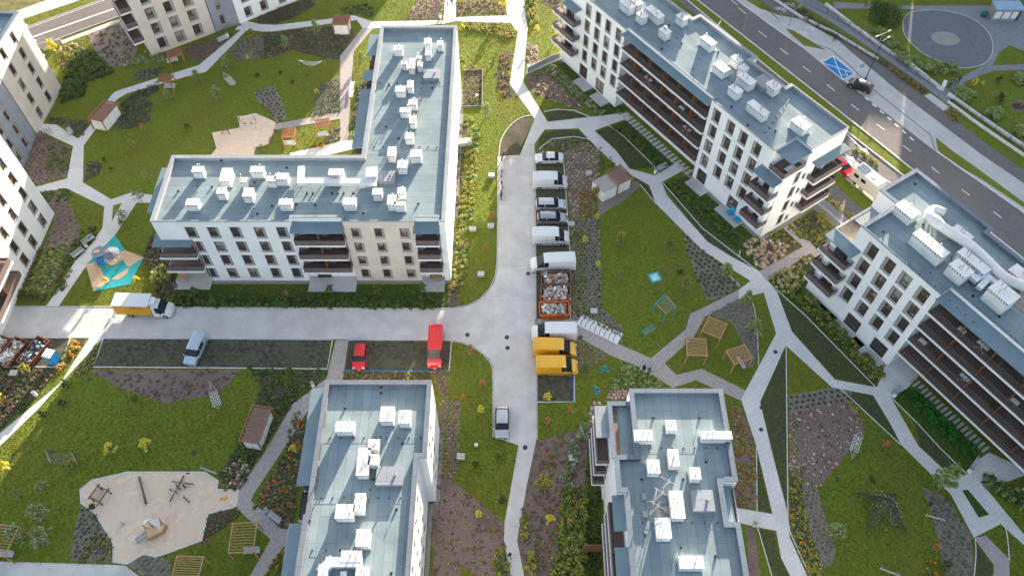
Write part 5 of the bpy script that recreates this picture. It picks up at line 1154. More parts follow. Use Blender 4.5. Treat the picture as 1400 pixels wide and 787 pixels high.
for i, (x, y, lab) in enumerate(((30, 505 + 55, 'dark low shrub under the yellow green tree at the left edge'), (126, 672 + 20, 'tiny green tuft at the rim of the sand pit planting'), (384, 100, 'small dark shrub on the lawn under the hammock, left of two'), (400, 113, 'small dark shrub on the lawn under the hammock, right of two'),
        (351, 103, 'small dark shrub at the left of the upper lawn dots'), (342, 503, 'dark small shrub at the end of the edging line under the silver car'), (687, 684, 'small black-green shrub by the footpath on the middle lawn'), (1192, 655, 'small green tuft on the rope star lawn'), (930, 372, 'small shrub on the lawn right of the teal square'))):
    bush(x, y, G_DARK, .45, .5, lab, n=8, nl=20)

for q_ in ('731.5,208 770,208 779.4,436 732.5,436', '733.5,443.5 784,443.5 785,549 734,549', '141,462.8 454,464 447.4,504 128,501.4', '476,465 617,465.5 614,506.5 471.4,505'):
    cover(q_, None, [(.07, .075, .03), (.09, .085, .05), (.05, .06, .025)], .16, .05, dens=1.6, nleaf=6, size=.06, name='weeds', zb=.02)
# fuller planting along the sunlit strip and the lower footpath
CV('644,160 656,170 652,240 647,300 643,345 634,392 626,392 634,330 642,260', None, G_YEL + G_LIGHT, rad=.4, hgt=.5, dens=1.8, nleaf=22, size=.09)
CV('617,300 630,300 626,400 616,400', None, G_MID + G_OLIVE, rad=.35, hgt=.4, dens=2.5, nleaf=18, size=.09)
CV('740,606 775,595 790,640 770,792 735,792 722,740', None, G_MID + G_RUST + G_OLIVE, rad=.24, hgt=.25, dens=1.4, nleaf=12, size=.08)
grass()
# ------------------------------------------------------------------ vehicles
def paint(name, c, rough=.25, metal=.0):
    m, nt, b = newmat(name); b.inputs['Base Color'].default_value = (*c, 1); b.inputs['Roughness'].default_value = rough; b.inputs['Metallic'].default_value = metal
    b.inputs['Coat Weight'].default_value = .6; b.inputs['Coat Roughness'].default_value = .06
    n = N(nt, 'ShaderNodeTexNoise'); n.inputs['Scale'].default_value = 3; mr = N(nt, 'ShaderNodeMapRange'); mr.inputs[3].default_value = rough * .8; mr.inputs[4].default_value = rough * 1.6
    nt.links.new(n.outputs['Fac'], mr.inputs[0]); nt.links.new(mr.outputs[0], b.inputs['Roughness']); return m
P_WHITE = paint('white_car_paint', (.72, .73, .74)); P_RED = paint('red_car_paint', (.62, .012, .02)); P_SILVER = paint('silver_car_paint', (.50, .52, .55), .3, .3); P_GREY = paint('grey_car_paint', (.30, .33, .36), .3, .4)
P_BLACK = paint('dark_car_paint', (.035, .025, .03)); P_YEL = paint('yellow_van_paint', (.80, .42, .02)); P_LBLUE = paint('pale_blue_paint', (.42, .50, .60), .3, .2); P_VANRED = paint('red_van_paint', (.75, .03, .025)); P_CREAM = paint('cream_paint', (.70, .66, .58))
M['lamp'] = flat('lamp_glass', (.65, .65, .62), .15); M['tail'] = flat('tail_lamp', (.35, .01, .01), .3); M['rim'] = flat('wheel_rim', (.45, .46, .48), .35, .6)
PROF = {   # x station from rear (-) to front (+) as fraction of length; top z, half width factor, roof half width factor, belt z
 'sedan': dict(L=4.75, W=1.84, st=[(-.5, .75, .80, .8, .75), (-.485, 1.0, .92, .85, .90), (-.38, 1.06, .97, .86, .96), (-.335, 1.10, 1, .80, .97), (-.20, 1.42, 1, .70, .98), (0, 1.47, 1, .72, .97), (.09, 1.42, 1, .70, .96), (.235, 1.0, .99, .82, .95), (.40, .88, .95, .8, .84), (.475, .74, .86, .78, .70), (.5, .55, .74, .7, .53)], glass=(3, 7), pill=5),
 'hatch': dict(L=4.2, W=1.80, st=[(-.5, .80, .80, .8, .78), (-.49, 1.02, .94, .84, .98), (-.45, 1.10, .98, .84, 1.0), (-.36, 1.45, 1, .72, 1.0), (-.2, 1.52, 1, .74, .99), (.03, 1.52, 1, .74, .98), (.10, 1.46, 1, .72, .97), (.27, 1.02, .99, .82, .96), (.42, .90, .95, .8, .86), (.48, .72, .86, .78, .70), (.5, .55, .74, .7, .53)], glass=(2, 7), pill=5),
 'estate': dict(L=4.7, W=1.82, st=[(-.5, .80, .82, .8, .78), (-.49, 1.02, .94, .84, .98), (-.46, 1.10, .98, .84, 1.0), (-.40, 1.45, 1, .74, 1.0), (-.2, 1.50, 1, .74, .99), (.03, 1.50, 1, .74, .98), (.10, 1.43, 1, .72, .97), (.25, 1.00, .99, .82, .95), (.41, .88, .95, .8, .84), (.48, .72, .86, .78, .70), (.5, .55, .74, .7, .53)], glass=(2, 7), pill=5),
 'van': dict(L=5.75, W=2.02, st=[(-.5, 2.35, .98, .86, 1.3), (-.49, 2.48, 1, .88, 1.3), (-.2, 2.55, 1, .88, 1.3), (.10, 2.52, 1, .88, 1.28), (.205, 2.40, 1, .86, 1.25), (.355, 1.46, .99, .90, 1.26), (.45, 1.26, .96, .88, 1.12), (.49, .98, .90, .82, .92), (.5, .6, .8, .7, .58)], glass=(3, 5), pill=4),
 'smallvan': dict(L=4.5, W=1.86, st=[(-.5, 1.70, .95, .84, 1.1), (-.49, 1.82, 1, .84, 1.1), (-.2, 1.86, 1, .84, 1.1), (.06, 1.84, 1, .82, 1.08), (.13, 1.75, 1, .78, 1.07), (.29, 1.16, .98, .82, 1.05), (.43, 1.02, .93, .8, .95), (.48, .8, .86, .78, .75), (.5, .6, .78, .7, .56)], glass=(2, 5), pill=4),
}
def rounded(st, n=3):
    return st
def vehicle(name, cat, label, kind, px, py, ang, pnt, sc=1.0, roof=None, windows=True, group=None):
    P = PROF[kind]; L, Wd = P['L'] * sc, P['W']; x, y = W(px, py, .8); root = empty(name, (x, y, 0), R(ang)); tag(root, label, cat, group)
    body = MB(); gl = MB(); secs = []
    for (fx, zt, hw, rw, zb) in P['st']:
        w = Wd / 2 * hw; r = Wd / 2 * min(rw, hw * .97); zb = min(zb, zt - .01); x_ = fx * L
        secs.append([(x_, -w * .93, .22), (x_, -w, .42), (x_, -w, zb * .8), (x_, -w * .975, zb), (x_, -(r + .05), zt - (zt - zb) * .12 - .01), (x_, -r * .86, zt), (x_, 0, zt + .025), (x_, r * .86, zt), (x_, r + .05, zt - (zt - zb) * .12 - .01), (x_, w * .975, zb), (x_, w, zb * .8), (x_, w, .42), (x_, w * .93, .22)])
    g0, g1 = P['glass']; n = len(secs[0])
    body.m(pnt)
    for i in range(len(secs) - 1):
        a, b = secs[i], secs[i + 1]
        for k in range(n - 1):
            q = (a[k], b[k], b[k + 1], a[k + 1]); side = k in (3, 8); top = k in (5, 6)
            isg = False
            if side and g0 <= i < g1 : isg = True
            if top or k in (4, 7):
                if i == g1 - 1 and abs(a[6][2] - b[6][2]) > .3: isg = True
                if kind in ('sedan', 'hatch', 'estate') and i == g0 and abs(a[6][2] - b[6][2]) > .25: isg = True
            if side and i == P['pill'] and kind not in ('van',): isg = isg
            if isg and (top or k in (4, 7)): k_ = .0
            (gl if isg else body).quad(*q)
    for e in (0, -1): s = secs[e]; body.add(s, [tuple(range(n)) if e else tuple(range(n))[::-1]])
    body.add([secs[0][0], secs[-1][0], secs[-1][-1], secs[0][-1]], [(0, 1, 2, 3)])
    # pillars drawn as painted bars over the glass
    for i in range(g0, g1 + 1):
        if kind in ('van', 'smallvan') and i < P['pill'] - 1: continue
        s = secs[i]
        if i in (g1, g0, (g0 + g1) // 2):
            body.bar(s[3], s[4], .09, .03); body.bar(s[9], s[8], .09, .03)
    o = body.build('body', parent=root, smooth=False)
    me = o.data; bm = bmesh.new(); bm.from_mesh(me); bmesh.ops.remove_doubles(bm, verts=bm.verts, dist=.004); bmesh.ops.recalc_face_normals(bm, faces=bm.faces); bm.to_mesh(me); bm.free()
    me.polygons.foreach_set('use_smooth', [True] * len(me.polygons)); me.set_sharp_from_angle(angle=R(38))
    gl.build('window_glass', M['carglass'], root)
    if roof:
        r_ = MB(); i0, i1 = g0 + 1, g1 - 1; a, c = secs[i0], secs[i1]
        r_.box(a[0][0] + .15, c[0][0] - .1, -Wd * .30, Wd * .30, max(a[6][2], c[6][2]) + .002, max(a[6][2], c[6][2]) + .012); r_.build('sunroof', M['carglass'], root)
    wr = .33 if kind not in ('van',) else .36
    for wx in (-.31 * L, .315 * L):
        for sg in (-1, 1):
            t = MB(); t.tube([(wx, sg * (Wd / 2 - .20), wr), (wx, sg * (Wd / 2 + .012), wr)], wr, 14); wh = t.build('wheel', M['dark'], root)
            t = MB(); t.tube([(wx, sg * (Wd / 2 + .005), wr), (wx, sg * (Wd / 2 + .022), wr)], wr * .6, 10); t.build('rim', M['rim'], wh)
    f = P['st'][-2]; fr = P['st'][-3]
    for sg in (-1, 1):
        t = MB(); zl = fr[4] * .86; xf = f[0] * L
        t.cbox((xf - .08, sg * Wd * .35, zl - .03), (.3, .36, .14)); t.build('headlight', M['lamp'], root)
        t = MB(); t.cbox((-.49 * L, sg * Wd * .41, .95 if kind != 'van' else 1.3), (.14, .2, .22 if kind != 'van' else .5)); t.build('tail_lamp', M['tail'], root)
        s = secs[g1]; t = MB(); t.cbox((s[3][0] - .1, sg * (Wd / 2 + .10), s[3][2] + .06), (.14, .2, .16)); t.build('wing_mirror', pnt if kind != 'van' else M['dark'], root)
    if kind == 'van':
        t = MB()
        for sg in (-1, 1):
            for fx in (-.12, .07, .195): t.box(fx * L - .012, fx * L + .012, sg * (Wd / 2 + .004) - .004, sg * (Wd / 2 + .004) + .004, .5, 2.0)
            t.box(-.44 * L, .42 * L, sg * (Wd / 2 + .012) - .01, sg * (Wd / 2 + .012) + .01, .62, .72); t.box(-.40 * L, .06 * L, sg * (Wd / 2 + .006) - .005, sg * (Wd / 2 + .006) + .005, 1.32, 1.345)
        t.build('door_seams', M['screen'], root); t = MB()
        for k in range(6): t.box(-.44 * L + k * .1 * L, -.43 * L + k * .1 * L, -.72, .72, 2.5, 2.575)
        t.build('roof_ribs', pnt, root); t = MB(); t.box(.34 * L, .36 * L, -.02, .02, 1.5, 1.53); t.bar((.35 * L, -.5, 1.5), (.28 * L, -.1, 1.95), .03); t.build('wiper', M['dark'], root)
    t = MB(); t.cbox((.499 * L, 0, .45), (.05, Wd * .5, .2)); t.build('bumper', M['dark'], root)
    t = MB(); t.cbox((.508 * L, 0, .47), (.03, .5, .11)); t.build('number_plate', M['mark'], root)
    return root
g = 'vehicles parked in the courts'
vehicle('parked_car', 'car', 'white sedan topmost in the car park row', 'sedan', 750.5, 215.2, 180, P_WHITE, .96, group=g)
vehicle('parked_van', 'van', 'white van between the top sedan and the silver cars', 'van', 752, 249, 0, P_WHITE, .95, group=g)
vehicle('parked_car', 'car', 'pale silver car under the second white van of the row', 'estate', 753, 278.4, 0, P_SILVER, 1.0, group=g)
vehicle('parked_car', 'car', 'darker grey estate car, lowest of the three cars in the row', 'estate', 755.5, 297.2, 0, P_GREY, 1.0, group=g)
vehicle('parked_van', 'van', 'small white van just below the grey estate car', 'van', 753, 325, 0, P_WHITE, .97, group=g)
vehicle('parked_van', 'van', 'long white van facing the road, directly above the skips of rubbish', 'van', 755.5, 360.5, 183, P_WHITE, 1.14, group=g)
vehicle('parked_van', 'van', 'white van facing the road, above the two yellow vans', 'van', 757, 455.5, 180, P_WHITE, 1.08, group=g)
vehicle('parked_van', 'van', 'yellow van just below the white one', 'van', 758, 477.5, -2, P_YEL, 1.03, group=g)
vehicle('parked_van', 'van', 'yellow van beside the empty dirt bay, lower of the two', 'van', 761, 501.5, 0, P_YEL, .98, group=g)
vehicle('parked_car', 'car', 'silver hatchback standing on the road beside the lower lawn', 'hatch', 686.5, 577, -90, P_SILVER, 1.0, group=g)
vehicle('parked_car', 'car', 'small red car alone at the left end of its dirt court', 'hatch', 492, 486, -90, P_RED, .93, group=g)
vehicle('parked_van', 'van', 'red van half on the road at the right end of the dirt court', 'van', 595.5, 476, -90, P_VANRED, 1.0, group=g)
vehicle('parked_car', 'car', 'pale blue-grey small van standing askew in the left dirt court', 'smallvan', 267, 477.5, -99, P_LBLUE, 1.0, group=g)
vehicle('parked_car', 'car', 'dark car beside the blue parking bay on the main road', 'hatch', 1176.5, 116, 146, P_BLACK, 1.0, group=g)
vehicle('parked_car', 'car', 'bright red car partly under the balconies of the long building', 'hatch', 1152, 227, -58, P_RED, .95, group=g)
# faint dark letter marks on the yellow vans and box truck
def lettering(parent_loc, items, mat, name, parent):
    b = MB()
    for it in items: b.box(*it)
    return b.build(name, mat, parent)
# box truck
tx, ty = W(201, 420, 1.2); t = empty('box_truck', (tx, ty, 0), R(-2)); tag(t, 'box truck with orange sides and white cab driving on the internal road', 'truck')
M['orange'] = flat('orange_box_side', (.72, .32, .01), .45, var=.05)
b = MB().m(M['orange']); b.box(-4.05, .95, -1.08, 1.08, .85, 2.95); b.m(P_WHITE); b.box(-4.07, .97, -1.10, 1.10, 2.95, 3.05); b.m(M['whiteplastic']); b.box(-4.08, -4.0, -1.10, 1.10, .80, .86); b.box(-1.6, -1.52, -1.1, 1.1, 3.05, 3.08)
b.m(M['dark']); b.box(-4.0, 3.0, -.7, .7, .5, .84); b.build('cargo_box', parent=t)
m_ = MB()
m_.box(-1.55, -.85, -1.092, -1.085, 2.35, 2.7); m_.build('lettering', M['frame_dark'], t)
m_ = MB(); m_.box(-1.42, -.98, -1.098, -1.093, 2.45, 2.60); m_.build('lettering', M['orange'], t)
m_ = MB()
for k in range(7): m_.box(-.7 + k * .13, -.62 + k * .13, -1.092, -1.085, 2.42, 2.58 + (.04 if k % 3 == 0 else 0))
m_.build('lettering', M['frame_dark'], t)
st = [(1.0, 2.35, .98, .84), (1.5, 2.40, 1, .84), (2.05, 2.3, 1, .80), (2.75, 1.35, .98, .80), (3.2, 1.18, .94, .78), (3.45, .95, .88, .74), (3.5, .5, .82, .7)]
bb_ = MB(); gg = MB(); S = []
for (x_, zt, hw, rw) in st:
    w = 1.0 * hw; r = 1.0 * rw; zb = min(1.25, zt - .01); S.append([(x_, -w, .35), (x_, -w, zb), (x_, -r, zt - .08), (x_, -r * .85, zt), (x_, r * .85, zt), (x_, r, zt - .08), (x_, w, zb), (x_, w, .35)])
for i in range(len(S) - 1):
    for k in range(7):
        isg = (i == 2 and k in (1, 2, 3, 4, 5)) or (i == 1 and k in (1, 5)); (gg if isg else bb_).quad(S[i][k], S[i + 1][k], S[i + 1][k + 1], S[i][k + 1])
bb_.add(S[0], [tuple(range(8))[::-1]]); bb_.add(S[-1], [tuple(range(8))])
bb_.prism([(1.0, -.7), (1.7, -.5), (1.7, .5), (1.0, .7)], 2.38, 2.95)
bb_.build('cab', P_WHITE, t); gg.build('window_glass', M['carglass'], t)
for wx in (-2.3, 2.55):
    for sg in (-1, 1):
        q = MB(); q.tube([(wx, sg * .72, .38), (wx, sg * 1.03, .38)], .38, 14); wh = q.build('wheel', M['dark'], t); q = MB(); q.tube([(wx, sg * 1.02, .38), (wx, sg * 1.045, .38)], .22, 10); q.build('rim', M['rim'], wh)
for sg in (-1, 1):
    q = MB(); q.cbox((3.35, sg * .72, .95), (.2, .3, .2)); q.build('headlight', M['lamp'], t); q = MB(); q.cbox((2.3, sg * 1.18, 1.5), (.1, .3, .3)); q.build('wing_mirror', M['dark'], t)
# caravan / camper with roof panels
cx, cy = W(1191, 250, 1.5); t = empty('camper', (cx, cy, 0), R(-57)); tag(t, 'cream camper with blue solar panels on its roof behind the right-hand building', 'camper')
b = MB(); b.add([(-3.1, -1.08, .5), (2.2, -1.08, .5), (2.2, -1.08, 2.1), (1.6, -1.08, 2.8), (-3.1, -1.08, 2.8), (-3.1, 1.08, .5), (2.2, 1.08, .5), (2.2, 1.08, 2.1), (1.6, 1.08, 2.8), (-3.1, 1.08, 2.8)],
    [(0, 1, 2, 3, 4), (9, 8, 7, 6, 5), (0, 5, 6, 1), (1, 6, 7, 2), (2, 7, 8, 3), (3, 8, 9, 4), (4, 9, 5, 0)]); b.box(2.2, 3.3, -.98, .98, .5, 1.25); b.build('body', P_CREAM, t)
for a in (-2.6, -1.2): q = MB(); q.box(a, a + .9, -1.095, -1.082, 1.5, 2.1); q.build('window', M['carglass'], t)
M['solar'] = line_mat('solar_cells', (.03, .06, .16), (.035, .07, .18), (.35, .4, .45), .5, .03, -57, .25, cross=.5, spec=.7)
q = MB(); q.box(-2.9, -1.2, -.85, .85, 2.84, 2.88); q.build('solar_panel', M['solar'], t)
q = MB(); q.box(2.205, 2.25, -.9, .9, 1.3, 1.95); q.build('windscreen', M['carglass'], t)
q = MB(); q.box(-.4, .2, -.3, .3, 2.8, 2.9); q.build('roof_hatch', M['whiteplastic'], t)
for wx in (-2.0, 2.4):
    for sg in (-1, 1): q = MB(); q.tube([(wx, sg * .75, .36), (wx, sg * 1.03, .36)], .36, 12); q.build('wheel', M['dark'], t)

# ------------------------------------------------------------------ skips and rubbish
M['wood3'] = lerp_mat('light_timber', (.42, .24, .12), (.50, .30, .16), 3, .7)
def skip(px, py, ang, col, label, w=2.1, l=4.2, h=1.3, seed=1, pal='mixed'):
    x, y = W(px, py, .8); t = empty('skip', (x, y, 0), R(ang)); tag(t, label, 'skip', 'waste skips'); rs = random.Random(seed)
    b = MB(); tk = .06; sl = .35
    def wall(p): b.add(p, [(0, 1, 2, 3)])
    X, Y = l / 2, w / 2
    b.box(-X + sl, X - sl, -Y + .08, Y - .08, .12, .2)
    for sg in (-1, 1):
        b.bar((-X, sg * Y, h), (X, sg * Y, h), .12); b.add([(-X + sl, sg * (Y - .1), .15), (X - sl, sg * (Y - .1), .15), (X, sg * Y, h), (-X, sg * Y, h)], [(0, 1, 2, 3)])
        b.bar((sg * X, -Y, h), (sg * X, Y, h), .12); b.add([(sg * (X - sl), -Y + .1, .15), (sg * (X - sl), Y - .1, .15), (sg * X, Y, h), (sg * X, -Y, h)], [(0, 1, 2, 3)])
        for k in range(5): xx = -X + l * (k + .5) / 5; b.bar((xx * .85, sg * (Y - .04), .2), (xx, sg * (Y + .03), h), .08)
    b.build('container', col, t)
    cs = {'mixed': ['kerb', 'tan', 'panel', 'timber', 'slab', 'timber', 'wood3'], 'white': ['whiteplastic', 'kerb', 'panel', 'timber', 'sand'], 'blue': ['frame_dark', 'carglass', 'panel', 'canopy', 'whiteplastic']}[pal]
    r = MB()
    for k in range(90):
        r.m(M[rs.choice(cs)]); a = rs.uniform(0, PI); T = Matrix.Translation((rs.uniform(-X * .8, X * .8), rs.uniform(-Y * .75, Y * .75), h * rs.uniform(.75, 1.12))) @ Matrix.Rotation(a, 4, 'Z') @ Matrix.Rotation(rs.uniform(-.6, .6), 4, 'X') @ Matrix.Rotation(rs.uniform(-.4, .4), 4, 'Y')
        r.cbox((0, 0, 0), (rs.uniform(.15, .75), rs.uniform(.08, .35), rs.uniform(.03, .2)), T)
    r.m(M['timber']).box(-X * .85, X * .85, -Y * .85, Y * .85, h * .6, h * .72); r.build('rubbish', parent=t)
    return t
S_RED = flat('red_skip_paint', (.26, .09, .065), .7, var=.3); S_OR = flat('orange_skip_paint', (.70, .15, .02), .6, var=.2); S_RUST = flat('brick_red_skip', (.22, .10, .08), .75, var=.3)
skip(760, 382.5, 1, S_RED, 'red skip with planks and boards right under the long white van', seed=3)
skip(759.5, 401, 1, S_RUST, 'rusty skip heaped with pale sheets, second of the four by the car park', 2.0, 4.1, seed=8, pal='white')
skip(757.5, 424, 2, S_OR, 'orange skip heaped with white sacks, lowest of the four by the car park', 2.2, 4.1, seed=12, pal='white')
skip(758.5, 409.5, 1, S_RED, 'brick red skip squeezed between the rusty and the orange one', .9, 4.0, seed=22)
skip(16, 481, 70, S_RUST, 'brick red skip of pale rubble at the left edge, middle of three', 2.0, 4.2, 1.0, seed=5, pal='white')
skip(46, 480, 68, S_RED, 'red skip with dark bags and blue bits beside the portable toilet', 2.0, 4.2, 1.0, seed=6, pal='blue')
skip(-7, 478, 70, S_RED, 'red skip cut by the left edge of the photo', 2.0, 4.2, 1.0, seed=9)
# portable toilet
x, y = W(70, 488, 1.2); t = empty('portable_toilet', (x, y, 0), R(-15)); tag(t, 'bright blue portable toilet with white roof beside the red skip', 'toilet'); M['toilet'] = flat('blue_plastic', (.01, .22, .55), .4)
b = MB(); b.box(-.6, .6, -.6, .6, .05, 2.15); b.m(M['toilet']); b.build('cabin', M['toilet'], t)
b = MB(); b.add([(-.66, -.66, 2.15), (.66, -.66, 2.15), (.66, .66, 2.15), (-.66, .66, 2.15), (-.45, -.45, 2.35), (.45, -.45, 2.35), (.45, .45, 2.35), (-.45, .45, 2.35)], [(0, 3, 2, 1), (4, 5, 6, 7), (0, 1, 5, 4), (1, 2, 6, 5), (2, 3, 7, 6), (3, 0, 4, 7)]); b.build('roof', M['whiteplastic'], t)
b = MB(); b.box(-.42, .42, -.63, -.605, .15, 2.0); b.box(-.3, .3, -.66, -.635, 1.3, 1.8); dr = b.build('door', flat('pale_blue_door', (.05, .35, .65), .4), t)
b = MB(); b.cyl((.25, .3), .06, 2.3, 2.7, 8); b.build('vent_pipe', M['dark'], t)

# ------------------------------------------------------------------ pergolas and shelters
def pergola(px, py, w, l, ang, label, slats=9, shed=None, z=2.5, bench=True, name='pergola', col='wood2'):
    x, y = W(px, py, z); t = empty(name, (x, y, 0), R(ang)); tag(t, label, 'shelter' if shed else 'pergola', 'timber pergolas and shelters')
    b = MB(); T = None
    for sx in (-1, 1):
        for sy in (-1, 1): p = MB(); p.box(sx * w / 2 - .07, sx * w / 2 + .07, sy * l / 2 - .07, sy * l / 2 + .07, 0, z - .18); p.build('post', M[col], t)
    for sy in (-1, 1): b.box(-w / 2 - .1, w / 2 + .1, sy * l / 2 - .06, sy * l / 2 + .06, z - .18, z)
    for sx in (-1, 1): b.box(sx * w / 2 - .06, sx * w / 2 + .06, -l / 2 + .061, l / 2 - .061, z - .178, z - .002)
    b.build('roof_frame', M[col], t)
    s = MB()
    for k in range(slats): yy = -l / 2 + l * (k + 1) / (slats + 1); s.box(-w / 2 + .061, w / 2 - .061, yy - .03, yy + .03, z - .10, z - .01)
    s.build('slats', M[col], t)
    if shed:
        x0_, x1_, y0_, y1_ = shed; q = MB(); q.box(x0_, x1_, y0_, y1_, .02, z - .45); q.build('cabin', M['whiteplastic'], t)
        q = MB(); q.box(x0_ - .04, x1_ + .04, y0_ - .04, y1_ + .04, z - .45, z - .38); q.build('roof', M['shedroof'], t)
        q = MB(); n = max(2, int((x1_ - x0_) / 1.2))
        for k in range(1, n): xx = x0_ + (x1_ - x0_) * k / n; q.box(xx - .02, xx + .02, y0_ - .015, y0_ - .002, .05, z - .5)
        n = max(2, int((y1_ - y0_) / 1.2))
        for k in range(1, n): yy = y0_ + (y1_ - y0_) * k / n; q.box(x1_ + .002, x1_ + .015, yy - .02, yy + .02, .05, z - .5)
        q.build('panel_joint', M['panel'], t)
    return t
M['wood2'] = lerp_mat('reddish_timber', (.28, .135, .075), (.37, .18, .10), 3, .7)
M['shedroof'] = lerp_mat('brown_shed_roof', (.36, .32, .30), (.44, .39, .36), 3, .8)
def bench(px, py, ang, label, l=1.9, bin_=True):
    x, y = W(px, py, .4); t = empty('bench', (x, y, 0), R(ang)); tag(t, label, 'bench', 'benches along the paths')
    s = MB()
    for k in range(5): s.box(-l / 2, l / 2, -.26 + k * .11, -.17 + k * .11, .42, .46)
    s.build('seat', M['bench'], t); s = MB()
    for k in range(3): s.box(-l / 2, l / 2, .30 + k * .02, .33 + k * .02, .52 + k * .13, .62 + k * .13)
    s.build('backrest', M['bench'], t)
    for sg in (-1, 1): s = MB(); s.bar((sg * l * .4, -.22, 0), (sg * l * .4, -.22, .42), .06); s.bar((sg * l * .4, .25, 0), (sg * l * .4, .36, .85), .06); s.bar((sg * l * .4, -.25, .40), (sg * l * .4, .28, .40), .05); s.build('leg', M['steel'], t)
    return t
def litter(px, py, label):
    x, y = W(px, py, .5); t = empty('litter_bin', (x, y, 0)); tag(t, label, 'litter bin', 'white litter bins'); b = MB(); b.cyl((0, 0), .24, 0, .85, 14); b.build('body', M['whiteplastic'], t); b = MB(); b.cyl((0, 0), .27, .86, .95, 14); b.cyl((0, 0), .2, .95, 1.02, 14); b.build('lid', M['panel'], t)
pergola(140.5, 151, 2.6, 4.6, -17, 'slatted shelter with white cabin beside the forked path, left part of the upper garden', 18, (-1.1, 1.1, -2.1, 2.1), name='shelter')
pergola(466, 27, 2.9, 2.5, 0, 'square brown-roofed shelter on the top path above the hammock', 14, (-1.3, 1.3, -1.1, 1.1), name='shelter')
pergola(847, 238.5, 2.8, 3.2, 33, 'bin shelter with white walls, half slatted, right of the car park', 12, (-4.1, 1.25, -1.4, 1.4), name='shelter', z=2.6)
pergola(349, 579, 2.5, 5.0, -9, 'long slatted shelter over a white cabin on the lower left lawn edge', 22, (-1.0, 1.0, -2.3, 2.3), name='shelter')
pergola(225.5, 106.5, 2.2, 1.7, -2, 'open pergola with white bench on the bend of the upper path', 9)
pergola(238, 72.5, 2.4, 1.8, 22, 'open wooden pergola against the hedge under the tall beige building', 10)
pergola(394.5, 181, 2.0, 1.9, 3, 'open pergola with bench near the upper sand pit, left of two', 8)
pergola(440.5, 167.5, 2.3, 1.7, 12, 'open pergola with bench near the upper sand pit, right of two', 8)
pergola(952.5, 473.5, 2.6, 2.6, -3, 'square light timber pergola, left of the three on the lawn', 11, col='wood3')
pergola(977, 447, 2.6, 2.6, -28, 'light timber pergola, topmost of the three on the lawn', 11, col='wood3')
pergola(1011, 484, 2.7, 2.2, 20, 'light timber pergola over a white bench, right of the three', 11, col='wood3')
pergola(332, 734, 2.8, 3.4, 3, 'light timber pergola over a planted bench at the pinkish path junction', 9, col='wood3')
pergola(256, 776, 3.0, 2.6, -2, 'light timber pergola cut by the lower edge', 9, col='wood3')
pergola(2, 738, 2.4, 3.4, -8, 'light timber pergola cut by the left edge of the photo', 9, col='wood3')
for a in ((236, 83.5, 22, 'white bench under the wooden pergola below the tall beige building'), (232, 119, 0, 'white bench under the open pergola at the bend of the path'), (396, 197, 3, 'white bench under the left pergola near the upper sand pit'), (441, 185, 12, 'white bench under the right pergola near the upper sand pit'),
          (1013, 495, 110, 'white bench under the rightmost light pergola'), (344, 753, 3, 'white bench under the pergola by the pinkish paths'), (8, 757, -8, 'bench under the pergola cut by the left edge'),
          (95, 179, -50, 'grey bench beside the path in front of the beige building'), (305, 54, 40, 'white bench by the path under the tall beige building'), (121, 328, 52, 'grey bench facing the play tower, upper of two'), (107, 346, 52, 'grey bench facing the play tower, lower of two'),
          (482, 117, 88, 'white bench beside the straight pinkish path, upper of two'), (481, 128, 88, 'white bench beside the straight pinkish path, lower of two'), (375, 707, -35, 'grey slatted bench beside the lower pinkish path'), (906, 229, 30, 'grey bench at the entrance beside the striped steps'), (884, 507, -28, 'bench with two people beside the yellow green bed'),
          (1227, 534, 38, 'grey bench beside the entrance court of the right-hand building'), (1335, 633, 45, 'grey bench beside the lower paved court at the right')): bench(*a)
for a in ((310.5, 48, 'white litter bin at the end of the white bench, upper left'), (116.5, 335, 'white litter bin between the two benches facing the play tower'), (364, 697, 'white litter bin at the slatted bench by the lower pinkish path'), (896, 233.5, 'white litter bin at the entrance bench beside the striped steps'), (895.5, 510, 'white litter bin beside the seated people'),
          (1224, 539, 'white litter bin beside the right-hand entrance bench'), (1327, 642, 'white litter bin beside the lower paved court'), (602, 22, 'white litter bin at the top path'), (47, 538, 'white litter bin beside the diagonal path at lower left'), (427, 525, 'white litter bin at the roof corner of the lower left building'), (1032, 716, 'white litter bin at the path end beside the lower right building')): litter(*a)
